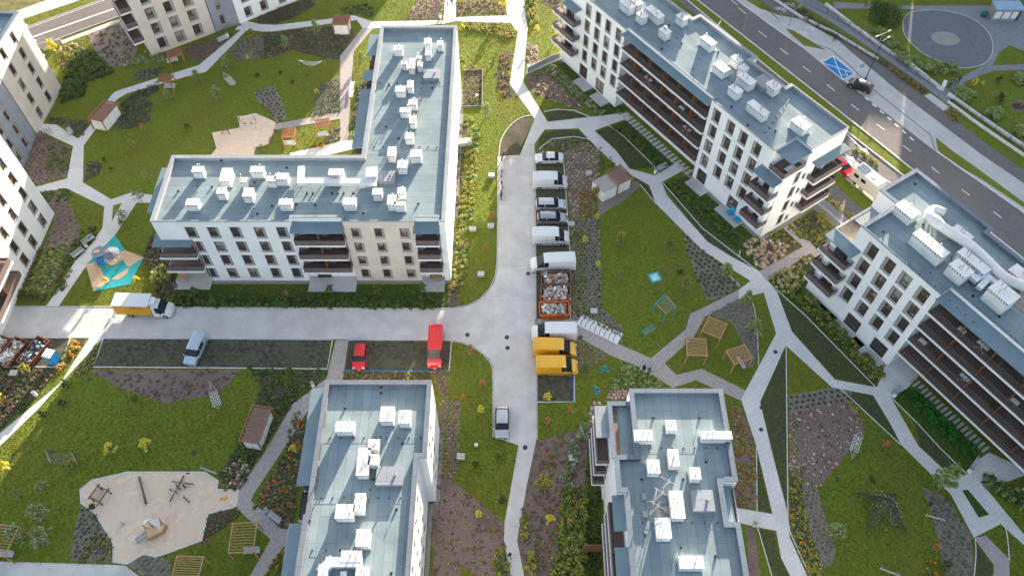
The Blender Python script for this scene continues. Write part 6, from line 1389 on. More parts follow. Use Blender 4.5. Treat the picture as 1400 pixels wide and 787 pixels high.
# ------------------------------------------------------------------ manholes, boxes in the lawn
def disc(px, py, r, label, mat='frame_dark', name='manhole_cover'):
    x, y = W(px, py); b = MB(); b.cyl((0, 0), r, .0, .062, 18); b.m(M['steel']); b.cyl((0, 0), r * .8, .062, .066, 18); o = b.build(name, None); o.location = (x, y, 0); o.data.materials.clear(); o.data.materials.append(M[mat]); o.data.materials.append(M['screen']); return tag(o, label, 'manhole cover', 'manhole covers')
for a in ((639, 457.5, .32, 'manhole cover in the road, left of the stacked pair'), (693, 461, .32, 'manhole cover on the junction, upper of the stacked pair'), (694, 475.5, .32, 'manhole cover on the junction, lower of the stacked pair'), (722, 374, .3, 'ring shaped cover on the road beside the long white van'), (718, 611.5, .32, 'cover at the head of the lower footpath'),
          (1041, 557, .28, 'round cover on the long path, upper of two'), (1040.5, 587, .28, 'round cover on the long path, lower of two'), (1060, 481, .3, 'round cover at the path fork'), (1068, 509, .3, 'round bluish cover on the soil under the path fork'), (790.5, 431, .25, 'round cover at the start of the pinkish path'), (794, 461, .3, 'round cover on the pinkish path by the white van'),
          (71, 617.5, .32, 'blue-grey cover on the lower left lawn near the rope bridge'), (265, 619, .32, 'blue-grey cover on the lawn above the sand pit'), (257.5, 644.5, .32, 'blue-grey cover at the rim of the sand pit'), (1145, 655, .0001 + .25, 'green cover at the rim of the mulch field'), (122, 518, .25, 'green cover at the tip of the mulch triangle'), (420, 103, .22, 'grey cover on the upper lawn under the hammock')): disc(*a)
def ubox(px, py, label, s=(.9, .7, .5)):
    x, y = W(px, py, s[2]); b = MB(); b.box(-s[0] / 2, s[0] / 2, -s[1] / 2, s[1] / 2, 0, s[2] - .06); b.box(-s[0] / 2 - .05, s[0] / 2 + .05, -s[1] / 2 - .05, s[1] / 2 + .05, s[2] - .06, s[2]); b.box(-s[0] * .3, s[0] * .3, -s[1] * .08, s[1] * .08, s[2], s[2] + .02)
    o = b.build('utility_box', M['kerb']); o.location = (x, y, 0); return tag(o, label, 'utility box', 'white utility covers')
for a in ((672, 238.5, 'white utility box on the sunlit strip beside the parked motorbikes'), (646.5, 312, 'white utility box at the rim of the sunlit strip'), (671, 307.5, 'white utility box beside the orange tree at the kerb'), (657.5, 373.5, 'small pale utility box on the sunlit strip near the junction'), (630, 623, 'white utility box at the left rim of the middle lawn'), (805, 235.5, 'white utility box in the cream flower bed'), (781, 305, 'white utility box beside the kerb of the grey car'),
          (783, 625, 'white utility box in the mulch bed under the silvery shrubs'), (18, 509, 'white utility box under the skips at the left edge'), (812, 424, 'small pale utility box in the olive bed')): ubox(*a)
def lamp(px, py, label):
    x, y = W(px, py, .3); t = empty('bollard_lamp', (x, y, 0)); tag(t, label, 'lamp', 'low round garden lamps'); b = MB(); b.cyl((0, 0), .07, 0, .25, 10); b.build('post', M['steel'], t)
    b = MB(); b.tube([(0, 0, .25), (0, 0, .32), (0, 0, .45), (0, 0, .55)], [.16, .27, .25, .1], 14); b.build('globe', M['whiteplastic'], t, smooth=True)
for a in ((651, 608, 'white globe lamp on the middle lawn'), (652, 131, 'white globe lamp on the planted roof box beside the L building')): lamp(*a)
# street lamps
def street_lamp(px, py, ang, label, h=7.5, arms=(1,)):
    x, y = W(px, py); t = empty('street_lamp', (x, y, 0), R(ang)); tag(t, label, 'street lamp', 'street lamps'); b = MB(); b.tube([(0, 0, 0), (0, 0, h * .5), (0, 0, h)], [.1, .08, .05], 8); b.cyl((0, 0), .16, 0, .35, 10); b.build('pole', M['steel'] if h < 7 else M['frame_dark'], t)
    for s in arms: b = MB(); b.bar((0, 0, h), (s * 1.3, 0, h + .1), .05); b.build('arm', M['steel'], t); b = MB(); b.cbox((s * 1.5, 0, h + .12), (.7, .28, .09)); b.build('lamp_head', M['panel'], t)
street_lamp(1183, 109, 35, 'tall dark street lamp with two arms beside the dark car', 8.2, (1,)); street_lamp(1196, 72, 30, 'grey street lamp beyond the bike path', 4.0, (1, -1))
for x_, y_, l_ in ((1275, 82, 'slim grey post lamp at the rim of the round plaza'), (1340, 104, 'slim dark lamp post beside the park path'), (1079, 36, 'thin lamp post on the pavement beside the bicycle signs')): street_lamp(x_, y_, 40, l_, 3.6, (1,))
# disabled parking sign
x, y = W(1172, 105); t = empty('parking_sign', (x, y, 0), R(-20)); tag(t, 'blue disabled parking sign on a thin pole beside the blue bay', 'sign'); b = MB(); b.cyl((0, 0), .035, 0, 2.7, 8); b.build('pole', M['steel'], t); b = MB(); b.box(-.3, .3, -.05, -.037, 2.1, 2.75); b.build('plate', M['bluepaint'], t); b = MB(); b.box(-.12, -.03, -.056, -.052, 2.2, 2.65); b.box(-.03, .13, -.056, -.052, 2.57, 2.65); b.box(-.03, .13, -.056, -.052, 2.4, 2.47); b.box(.06, .13, -.056, -.052, 2.471, 2.569); b.build('lettering', M['mark'], t)
# ------------------------------------------------------------------ railings, walls in the upper right
def railing(pts, label, h=1.1, gap=1.6, px=True, mat='frame_dark', nm='railing', bars=True):
    p = [W(*q) for q in PP(pts)] if px else pts; t = empty(nm, (p[0][0], p[0][1], 0)); tag(t, label, 'railing', None); o = Vector((p[0][0], p[0][1], 0)); r = MB(); f = MB(); n_post = 0
    for i in range(len(p) - 1):
        a = Vector((*p[i], 0)) - o; c = Vector((*p[i + 1], 0)) - o; L = (c - a).length; r.bar(a + Vector((0, 0, h)), c + Vector((0, 0, h)), .05); r.bar(a + Vector((0, 0, .15)), c + Vector((0, 0, .15)), .04)
        k = max(1, int(L / gap))
        for j in range(k + 1):
            q = a + (c - a) * j / k; pb = MB(); pb.bar(q, q + Vector((0, 0, h)), .05); pb.build('post', M[mat], t)
        if bars:
            m = int(L / .22)
            for j in range(m): q = a + (c - a) * (j + .5) / m; f.bar(q + Vector((0, 0, .15)), q + Vector((0, 0, h)), .018)
    r.build('handrail', M[mat], t)
    if bars: f.build('bars', M[mat], t)
railing('1066,2 1104,31 1170,66 1210,92 1262,128', 'long railing between bike path and ramp, left of the wall', 1.2, 2.0)
railing('1098,4 1130,20 1175,46 1216,76 1252,104 1284,122', 'railing on the park side of the ramp under the pale hedge', 1.1, 2.0)
railing('1304,138 1340,164 1380,192 1440,232', 'railing of the lower ramp at the right edge', 1.1, 2.0)
def low_wall(pts, label, w=.35, h=.7, mat='kerbwhite'):
    p = [W(*q) for q in PP(pts)]; b = MB()
    for i in range(len(p) - 1):
        s_ = strip([p[i], p[i + 1]], w); b.prism(s_, .0, h + .003 * (i % 2))
    o = b.build('low_wall', M[mat]); return tag(o, label, 'wall')
low_wall('1128,7 1165,36 1200,62 1245,90 1287,124', 'long pale low wall along the park ramp', .4, .5); low_wall('1287,124 1290,116', 'short pale end pier of the park wall', .6, 1.0)
low_wall('1296,130 1335,158 1376,186 1440,228', 'pale low wall along the lower park ramp', .4, .5); low_wall('1295,140 1330,166 1372,195 1440,241', 'pale lower kerb wall of the ramp at the right edge', .3, .4)
low_wall('1058,0 1094,24 1140,46 1200,82', 'pale thin wall between planting strip and ramp', .3, .4)
low_wall('1111,284 1149,316', 'long pale wall with dark panels beside the courtyard ramp', .3, 1.5, 'panel')
railing('1118,280 1150,306', 'dark framed railing on the courtyard wall', 1.0, 2.4, bars=False)
low_wall('721,100 752,84 770,78', 'pale panel fence from the lawn to the corner balconies', .12, 1.2, 'panel')
low_wall('54,67 86,60', 'grey wall panels beside the road at the upper left', .25, 1.1, 'panel')
low_wall('626,198 645,196', 'pale curved wall end beside the L building, upper', 1.2, .8, 'kerb')
# park kiosk
x, y = W(1375, 14, 1.5); t = empty('kiosk', (x, y, 0), R(-1)); tag(t, 'small grey kiosk with pale blue roof at the upper right corner', 'kiosk')
b = MB(); b.box(-2.5, 2.5, -1.2, 1.2, 0, 2.4); b.build('wall', M['panel'], t); b = MB(); b.box(-2.6, 2.6, -1.35, 1.35, 2.4, 2.6); b.build('roof', flat('pale_blue_roof', (.30, .42, .55), .5), t)
for k in range(3): b = MB(); b.tube([(-1.7 + k * 1.6, -1.22, 1.2), (-1.7 + k * 1.6, -1.25, 1.2)], .42, 14); b.box(-2.3 + k * 1.6, -1.1 + k * 1.6, -1.215, -1.205, .5, 1.95); b.build('mural_panel', M['slab'], t)
b = MB(); b.box(1.9, 2.4, -1.23, -1.205, .1, 2.1); b.build('door', M['frame_dark'], t)
x, y = W(1346, 19, .5); b = MB(); b.tube([(0, 0, 0), (0, 0, .1), (0, 0, .8), (0, 0, 1.1)], [.45, .55, .5, .2], 12); o = b.build('bottle_bank', flat('dark_green_plastic', (.01, .12, .08), .4), smooth=True); o.location = (x, y, 0); tag(o, 'round dark green container beside the kiosk', 'container')
# ------------------------------------------------------------------ play equipment
def T_(px, py, label, name, cat, ang=0, z=0):
    x, y = W(px, py, z); t = empty(name, (x, y, 0), R(ang)); tag(t, label, cat); return t
# play tower with blue and grey roofs
t = T_(151, 360, 'blue and grey play tower with round roof on the teal surface', 'play_tower', 'play tower', 10)
b = MB(); [b.cyl((math.cos(a) * 1.1 + dx, math.sin(a) * 1.1 + dy), .06, 0, 2.3, 8) for dx, dy in ((.9, -.1), (-.7, .3)) for a in np.linspace(0, 2 * PI, 6)[:-1]]; b.build('post', M['steel'], t)
b = MB(); b.cyl((.9, -.1), 1.15, 1.0, 1.08, 18); b.cyl((-.7, .3), 1.1, 1.0, 1.078, 18); b.build('platform', M['timber'], t)
b = MB(); b.tube([(1.0, -.1, 2.3), (1.0, -.1, 2.36), (1.0, -.1, 2.7)], [1.2, 1.2, .05], 10); b.build('roof', M['capping_mid'], t)
b = MB(); b.box(-1.1, -.1, -1.1, -.1, 1.2, 2.1); b.build('blue_panel', M['bluepaint'], t); b = MB(); b.tube([(-.8, .5, 2.3), (-.8, .5, 2.35)], 1.1, 6); b.tube([(.1, 1.1, 1.9), (.1, 1.1, 2.2)], .6, 8); b.build('canopy_panel', M['canopy'], t)
b = MB(); b.cbox((-1.1, .6, 2.4), (.9, .6, .05)); b.build('tan_panel', M['tan'], t); b = MB(); [b.tube([(-1.7 + .5 * math.cos(a), .1 + .5 * math.sin(a), .0), (-1.6 + .5 * math.cos(a), .1 + .5 * math.sin(a), 1.5)], .03, 6) for a in np.linspace(0, 2 * PI, 9)]; b.build('climbing_bars', M['steel'], t)
# hammocks
def hammock(px, py, ang, label, L=4.5):
    t = T_(px, py, label, 'hammock', 'hammock', ang)
    for sg in (-1, 1): b = MB(); b.tube([(sg * L / 2, 0, 0), (sg * (L / 2 + .25), 0, 1.5)], [.08, .07], 8); b.build('post', M['timber'], t)
    b = MB(); n = 12
    for j in range(7):
        v = (j - 3) * .18
        b.tube([(-L / 2 * .95 + L * .95 * k / n, v * math.sin(PI * k / n), 1.35 - .75 * math.sin(PI * k / n)) for k in range(n + 1)], .018, 4)
    for k in range(2, n - 1): x = -L / 2 * .95 + L * .95 * k / n; b.bar((x, -.5 * math.sin(PI * k / n), 1.35 - .75 * math.sin(PI * k / n)), (x, .5 * math.sin(PI * k / n), 1.35 - .75 * math.sin(PI * k / n)), .02)
    b.build('net', M['slab'], t)
hammock(427, 91, -3, 'pale hammock between two posts on the upper lawn')
def netladder(px, py, ang, label):
    t = T_(px, py, label, 'basket_swing', 'swing', ang); b = MB(); b.tube([(-2.2, 0, 0), (-2.3, 0, .9), (-.6, 0, 1.0)], .07, 8); b.tube([(1.9, 0, 0), (2.0, 0, .9)], .07, 8); b.build('post', M['timber'], t); b = MB()
    for k in range(6): b.bar((-.8 + k * .42, -.5, .55), (-.8 + k * .42, .5, .55), .045)
    for k in range(5): b.bar((-.8, -.5 + k * .25, .56), (1.3, -.5 + k * .25, .56), .045)
    for sg in (-1, 1): b.bar((-.8, sg * .5, .55), (-2.2, 0, .9), .03); b.bar((1.3, sg * .5, .55), (2.0, 0, .9), .03)
    b.build('net', M['slab'], t)
netladder(295, 545, -63, 'square rope net hammock between two posts on the lower left lawn'); netladder(1168, 611, 62, 'square rope net hammock between two posts beside the mulch field'); netladder(315, 113, -50, 'square rope net hammock beside the upper path')
# rope bridge
t = T_(84, 628, 'rope bridge between two timber beams on the lower left lawn', 'rope_bridge', 'rope bridge', -5)
for sg in (-1, 1): b = MB(); b.tube([(sg * 1.7 - .7, .9, .1), (sg * 1.7 + .7, -.6, .35)], .10, 8); b.tube([(sg * 1.7, .1, 0), (sg * 1.7, .1, .3)], .09, 8); b.build('beam', M['timber'], t)
b = MB()
for k in range(6): v = -.7 + k * .25; b.tube([(-1.8 - v * .5, v, .3), (0, v + .1, .18), (1.8 - v * .5, v, .3)], .022, 4)
for k in range(9): x = -1.6 + k * .4; b.bar((x - .3, -.7, .24), (x, .6, .24), .03)
b.build('net', M['timber'], t)
# log climber in the big sand pit
t = T_(141, 679, 'dark log climbing frame at the left of the big sand pit', 'log_climber', 'climbing frame', -25); t.scale = (.74, .74, .9)
for (a, c) in (((-.9, -1.2, 0), (-.8, -1.1, 1.6)), ((-.9, .9, 0), (-.8, .9, 1.8)), ((.8, -1.1, 0), (.8, -1.1, 1.2)), ((.8, 1.0, 0), (.9, 1.0, 1.5))): b = MB(); b.tube([a, c], [.13, .11], 8); b.build('post', M['logs'], t)
b = MB(); b.tube([(-.95, -1.6, 1.3), (-.95, 1.3, 1.5)], .11, 8); b.tube([(.85, -1.8, 1.0), (.85, 1.4, 1.3)], .11, 8); b.tube([(-1.3, .9, 1.5), (1.2, 1.0, 1.2)], .1, 8); b.tube([(-1.2, -1.1, 1.2), (1.1, -1.1, .9)], .1, 8); b.build('log', M['logs'], t)
b = MB(); [b.bar((-.8, -.9 + .3 * k, 1.32), (.8, -.9 + .3 * k, 1.08), .12, .05) for k in range(6)]; b.build('platform', M['timber'], t)
t = T_(196, 671, 'single long balance log in the middle of the big sand pit', 'balance_log', 'balance log', -63); b = MB(); b.tube([(-1.9, 0, .3), (0, .05, .38), (1.9, 0, .3)], [.13, .12, .14], 10); b.build('log', M['logs'], t, smooth=True); b = MB(); [b.tube([(sx, 0, 0), (sx, 0, .3)], .1, 8) for sx in (-1.6, 1.6)]; b.build('support', M['logs'], t)
t = T_(246, 668, 'crossed climbing logs with ropes at the right of the big sand pit', 'climbing_logs', 'climbing frame', 0); t.scale = (.85, .85, .85)
b = MB(); b.tube([(.1, 2.0, .0), (-.6, -2.2, .9)], .13, 8); b.tube([(-1.2, .9, .6), (1.9, .6, .3)], .1, 8); b.tube([(.8, -1.2, .1), (1.9, -2.0, .2)], .09, 8); b.tube([(-1.4, -.1, .2), (.1, -.9, .8)], .09, 8); b.tube([(0, 0, 0), (0, 0, 1.7)], .12, 8); b.build('log', M['logs'], t)
b = MB(); [b.bar((-1.0 + .3 * k, .8, .6), (-.5, -1.8, .8), .025) for k in range(6)]; b.build('rope', M['slab'], t)
# boat-shaped play house with sail and slide
t = T_(214, 727, 'timber play boat with white sail and slide in the sand pit', 'play_boat', 'play boat', 28); t.scale = (.82, .82, .85)
b = MB(); b.prism([(-1.2, -.9), (1.0, -.8), (1.7, 0), (1.0, .8), (-1.2, .9)], .0, .9); b.build('hull', M['wood3'], t); b = MB(); b.prism([(-1.1, -.75), (.9, -.7), (1.45, 0), (.9, .7), (-1.1, .75)], .903, .95); b.build('deck', M['tan'], t)
b = MB(); b.tube([(0, .4, .9), (0, .5, 3.2)], .07, 8); b.tube([(-1.0, .8, .9), (-1.0, .8, 2.2)], .06, 8); b.tube([(1.2, .3, .9), (1.3, .8, 2.0)], .06, 8); b.build('mast', M['logs'], t)
b = MB(); b.add([(-1.0, .85, 2.1), (.1, .5, 3.1), (.2, 1.6, 1.6), (-.9, 1.9, 1.3)], [(0, 1, 2, 3)]); b.add([(.1, .5, 3.0), (1.3, .8, 2.0), (.9, -.5, 1.3)], [(0, 1, 2)]); b.build('sail', M['slab'], t)
b = MB(); b.add([(-1.2, -.3, .9), (-1.2, .3, .9), (-2.9, .3, .1), (-2.9, -.3, .1)], [(0, 1, 2, 3)]); [b.bar((-1.2, s * .32, 1.0), (-2.9, s * .32, .2), .05, .12) for s in (-1, 1)]; b.build('slide', M['steel'], t)
t = T_(169, 716, 'small spring rider in the big sand pit', 'spring_rider', 'spring rider'); b = MB(); b.tube([(0, 0, 0), (0, 0, .35)], .12, 10); b.build('spring', M['frame_dark'], t); b = MB(); b.tube([(0, 0, .35), (0, 0, .42), (0, 0, .5)], [.2, .26, .15], 14); b.build('seat', M['steel'], t)
# upper sand pit frames
t = T_(309, 184, 'leaning log frame at the upper sand pit', 'log_climber', 'climbing frame', 5); b = MB(); b.tube([(-.6, 0, 0), (-.2, .2, 2.0)], .08, 8); b.tube([(.6, 0, 0), (.3, .1, 2.0)], .08, 8); b.tube([(-.5, .8, 0), (.4, -.4, 1.6)], .07, 8); b.tube([(-.8, .3, 1.2), (.8, .2, 1.4)], .06, 8); b.build('log', M['logs'], t)
t = T_(340, 172, 'tall swing frame at the upper sand pit', 'swing', 'swing', 8); b = MB(); [b.tube([(sx * 1.2, sy * .9, 0), (sx * 1.2, 0, 2.2)], .07, 8) for sx in (-1, 1) for sy in (-1, 1)]; b.tube([(-1.3, 0, 2.2), (1.3, 0, 2.2)], .07, 8); b.build('frame', M['steel'], t)
for sx in (-.5, .5): b = MB(); b.bar((sx - .2, 0, 2.2), (sx - .2, 0, .5), .02); b.bar((sx + .2, 0, 2.2), (sx + .2, 0, .5), .02); b.cbox((sx, 0, .5), (.45, .2, .05)); b.build('seat', M['frame_dark'], t)
# teal calisthenics frames
t = T_(905, 430, 'teal calisthenics frame with ladders on the middle lawn', 'exercise_frame', 'exercise frame', 0)
pts = [W(x_, y_) for x_, y_ in PP('893,427 906,415 920,431 907,441')]; o_ = Vector(W(905, 430))
for (x_, y_) in pts: b = MB(); x_, y_ = x_ - o_.x, y_ - o_.y; b.tube([(x_, y_, 0), (x_, y_, 2.3)], .08, 8); b.build('post', M['tealmetal'], t)
q = [(x_ - o_.x, y_ - o_.y, 2.3) for x_, y_ in pts]; b = MB(); b.tube([q[0], q[1]], .06, 8); b.build('bar', M['tealmetal'], t); b = MB(); b.tube([q[0], q[3]], .035, 6); b.tube([q[1], q[2]], .035, 6); b.tube([q[2], q[3]], .035, 6); [b.bar(Vector(q[0]).lerp(Vector(q[3]), k / 8), Vector(q[1]).lerp(Vector(q[2]), k / 8), .03) for k in range(9)]; b.build('ladder', M['steel'], t)
t = T_(886, 455, 'teal sit-up bench and low bars beside the calisthenics frame', 'exercise_frame', 'exercise frame', 35); b = MB(); [b.tube([(sx, sy, 0), (sx, sy, .9)], .06, 8) for sx in (-1, 1) for sy in (-.35, .35)]; b.tube([(-1, -.35, .9), (1, -.35, .9)], .05, 8); b.tube([(-1, .35, .9), (1, .35, .9)], .05, 8); b.build('frame', M['tealmetal'], t); b = MB(); [b.bar((-.9 + .2 * k, -.35, .85), (-.9 + .2 * k, .35, .85), .03) for k in range(10)]; b.build('ladder', M['steel'], t)
for (px_, py_, a_, l_) in ((826, 508, 20, 'teal outdoor exerciser below the pinkish path'), (814, 536, -40, 'blue teal outdoor exerciser on the lawn above the pink flowers')):
    t = T_(px_, py_, l_, 'outdoor_exerciser', 'exerciser', a_); b = MB(); b.tube([(0, 0, 0), (0, 0, 1.4)], .07, 8); b.tube([(-.6, 0, .3), (.6, 0, .3)], .06, 8); b.tube([(-.5, .5, .35), (.5, -.5, .5)], .05, 8); b.tube([(-.4, .2, 1.2), (.4, .2, 1.2)], .045, 8); b.build('frame', M['tealmetal'], t); b = MB(); b.cbox((.45, .1, .55), (.4, .35, .06)); b.cbox((-.5, 0, .38), (.3, .2, .05)); b.build('seat', M['bluepaint'], t)
# teal trampoline square
t = T_(895.5, 379, 'teal framed in-ground trampoline on the middle lawn', 'trampoline', 'trampoline', 20); b = MB(); T = None
for (a, c, e_, f_) in ((-.85, .85, -.85, -.6), (-.85, .85, .6, .85), (-.85, -.6, -.598, .598), (.6, .85, -.598, .598)): b.box(a, c, e_, f_, 0, .06)
b.build('frame', M['tealmetal'], t); b = MB(); b.box(-.58, .58, -.58, .58, 0, .04); b.build('mat', flat('pale_mat', (.50, .68, .66), .6), t)
# rope star pyramid
t = T_(1203, 699, 'star-shaped black rope climbing net with central mast on the right lawn', 'rope_net', 'rope net', 0)
o_ = Vector(W(1203, 699)); cs_ = [Vector(W(x_, y_)) - o_ for x_, y_ in PP('1166.5,672 1225,672 1240,729.5 1180,729')]
top = Vector((0, 0, 4.2)); b = MB(); b.tube([(0, 0, 0), (0, 0, 4.3)], [.1, .07], 10); b.build('mast', M['steel'], t); b = MB()
for c_ in cs_:
    b.bar(top, (c_.x, c_.y, .05), .04)
n_ = 18
for i in range(4):
    A_, B_ = cs_[i], cs_[(i + 1) % 4]
    for k in range(1, n_):
        f_ = k / n_; pa = top.lerp(Vector((A_.x, A_.y, 0)), f_); pb = top.lerp(Vector((B_.x, B_.y, 0)), f_); mid = (pa + pb) / 2; mid.x *= .55; mid.y *= .55; mid.z = max(.1, mid.z * .9)
        b.bar(pa, mid, .022); b.bar(mid, pb, .022)
    mm = (Vector((A_.x, A_.y, 0)) + Vector((B_.x, B_.y, 0))) / 2 * .5; b.bar(top, mm, .03)
    for w_f in (.25, .5, .75):
        e1 = Vector((A_.x, A_.y, 0)).lerp(mm, w_f); b.bar(top.lerp(e1, .1), e1, .02); e1 = Vector((B_.x, B_.y, 0)).lerp(mm, w_f); b.bar(top.lerp(e1, .1), e1, .02)
b.build('net', M['frame_dark'], t); b = MB(); rs = random.Random(4)
for k in range(110):
    a = rs.uniform(0, 2 * PI); r_ = rs.uniform(.2, 2.6); z_ = max(.2, 3.6 * (1 - r_ / 3.0)); b.cbox((r_ * math.cos(a), r_ * math.sin(a), z_), (.055, .055, .055))
b.build('knot', M['slab'], t)
# slanted posts on lawns (table-like play)
for px_, py_, l_ in ((1215, 783, 'pale seesaw with bent beam at the lower edge'), (1277, 709, 'pale small rocking figure beside the grey planted bed'), (287, 645, 'pale small seesaw at the rim of the sand pit')):
    t = T_(px_, py_, l_, 'seesaw', 'seesaw', -15 if px_ > 1240 else -20); b = MB(); b.tube([(-1.2, 0, .55), (1.1, 0, .4)], .08, 8); b.build('beam', M['kerb'], t); b = MB(); b.tube([(0, 0, 0), (0, 0, .5)], .1, 8); b.build('support', M['timber'], t); b = MB(); [b.tube([(sx, -.25, .6), (sx, .25, .6)], .04, 6) for sx in (-1.0, .9)]; b.build('handle', M['steel'], t)
# bicycle rack steps
def bikerack(px, py, ang, n, gap, label, base=True):
    t = T_(px, py, label, 'bicycle_rack', 'bicycle rack', ang)
    if base: b = MB(); b.box(-n * gap / 2 - .3, n * gap / 2 + .3, -.95, .95, 0, .08); b.build('base', M['slab'], t)
    for k in range(n):
        b = MB(); x = -n * gap / 2 + gap * (k + .5); b.tube([(x, -.75, .05), (x, -.75, .75), (x, -.68, .83), (x, .35, .83), (x, .42, .75), (x, .42, .05)], .045, 7); b.build('hoop', M['steel'] if not base else M['frame_dark'], t)
bikerack(819.5, 450, -30.5, 8, .72, 'white based bicycle rack of dark hoops along the pinkish path')
bikerack(310, 36, 22, 7, .45, 'grey bicycle hoops at the foot of the grey building, top', False); bikerack(62, 184, 45, 6, .4, 'grey bicycle hoops at the corner of the beige building', False); bikerack(483, 187, 2, 6, .45, 'grey bicycle hoops beside the L building wing', False)
# motorbikes / scooters at the kerb
def scooter(px, py, ang, label, col, name='motorbike'):
    t = T_(px, py, label, name, 'motorbike', ang); t['group'] = 'two-wheelers parked at the kerb'
    for x in (-.6, .62): b = MB(); b.tube([(x, -.06, .3), (x, .06, .3)], .3, 14); w = b.build('wheel', M['dark'], t)
    b = MB(); b.tube([(-.7, 0, .55), (-.35, 0, .75), (.1, 0, .62), (.35, 0, .7), (.5, 0, .95)], [.1, .17, .14, .12, .06], 8); b.tube([(.62, 0, .3), (.48, 0, 1.0)], .04, 6); b.build('body', col, t, smooth=True)
    b = MB(); b.tube([(.42, -.35, 1.02), (.48, 0, 1.0), (.42, .35, 1.02)], .025, 6); b.build('handlebar', M['frame_dark'], t); b = MB(); b.cbox((-.3, 0, .86), (.7, .24, .1)); b.build('seat', M['dark'], t)
scooter(687.5, 216, 75, 'black motorbike at the kerb, topmost of four', P_BLACK); scooter(686.5, 238, 80, 'pale scooter at the kerb, second from top of four', P_SILVER); scooter(686, 253, 95, 'dark scooter at the kerb, third from top of four', P_GREY); scooter(685.5, 269, 85, 'black motorbike at the kerb, lowest of four', P_BLACK)
def bicycle(px, py, ang, label):
    t = T_(px, py, label, 'bicycle', 'bicycle', ang)
    for x in (-.52, .52):
        b = MB(); ring_ = [(x + .33 * math.cos(a), 0, .34 + .33 * math.sin(a)) for a in np.linspace(0, 2 * PI, 17)]; b.tube(ring_, .02, 5, False); b.build('wheel', M['dark'], t)
    b = MB(); [b.bar(p_, q_, .035) for p_, q_ in (((-.52, 0, .34), (-.15, 0, .75)), ((-.15, 0, .75), (.38, 0, .8)), ((.38, 0, .8), (.52, 0, .34)), ((-.05, 0, .32), (.38, 0, .8)), ((-.05, 0, .32), (-.15, 0, .75)), ((-.52, 0, .34), (-.05, 0, .32)))]; b.build('frame', M['frame_dark'], t)
    b = MB(); b.bar((.36, -.25, .98), (.36, .25, .98), .03); b.bar((.38, 0, .8), (.36, 0, .98), .03); b.build('handlebar', M['steel'], t); b = MB(); b.cbox((-.2, 0, .88), (.26, .14, .06)); b.bar((-.17, 0, .75), (-.2, 0, .88), .03); b.build('saddle', M['dark'], t)
bicycle(612, 9, 80, 'dark bicycle standing on the narrow path at the top edge'); bicycle(1305, 116, 60, 'bicycle by the railing at the park gate'); bicycle(1101, 27, 20, 'bicycle on the bike crossing ridden by a person')
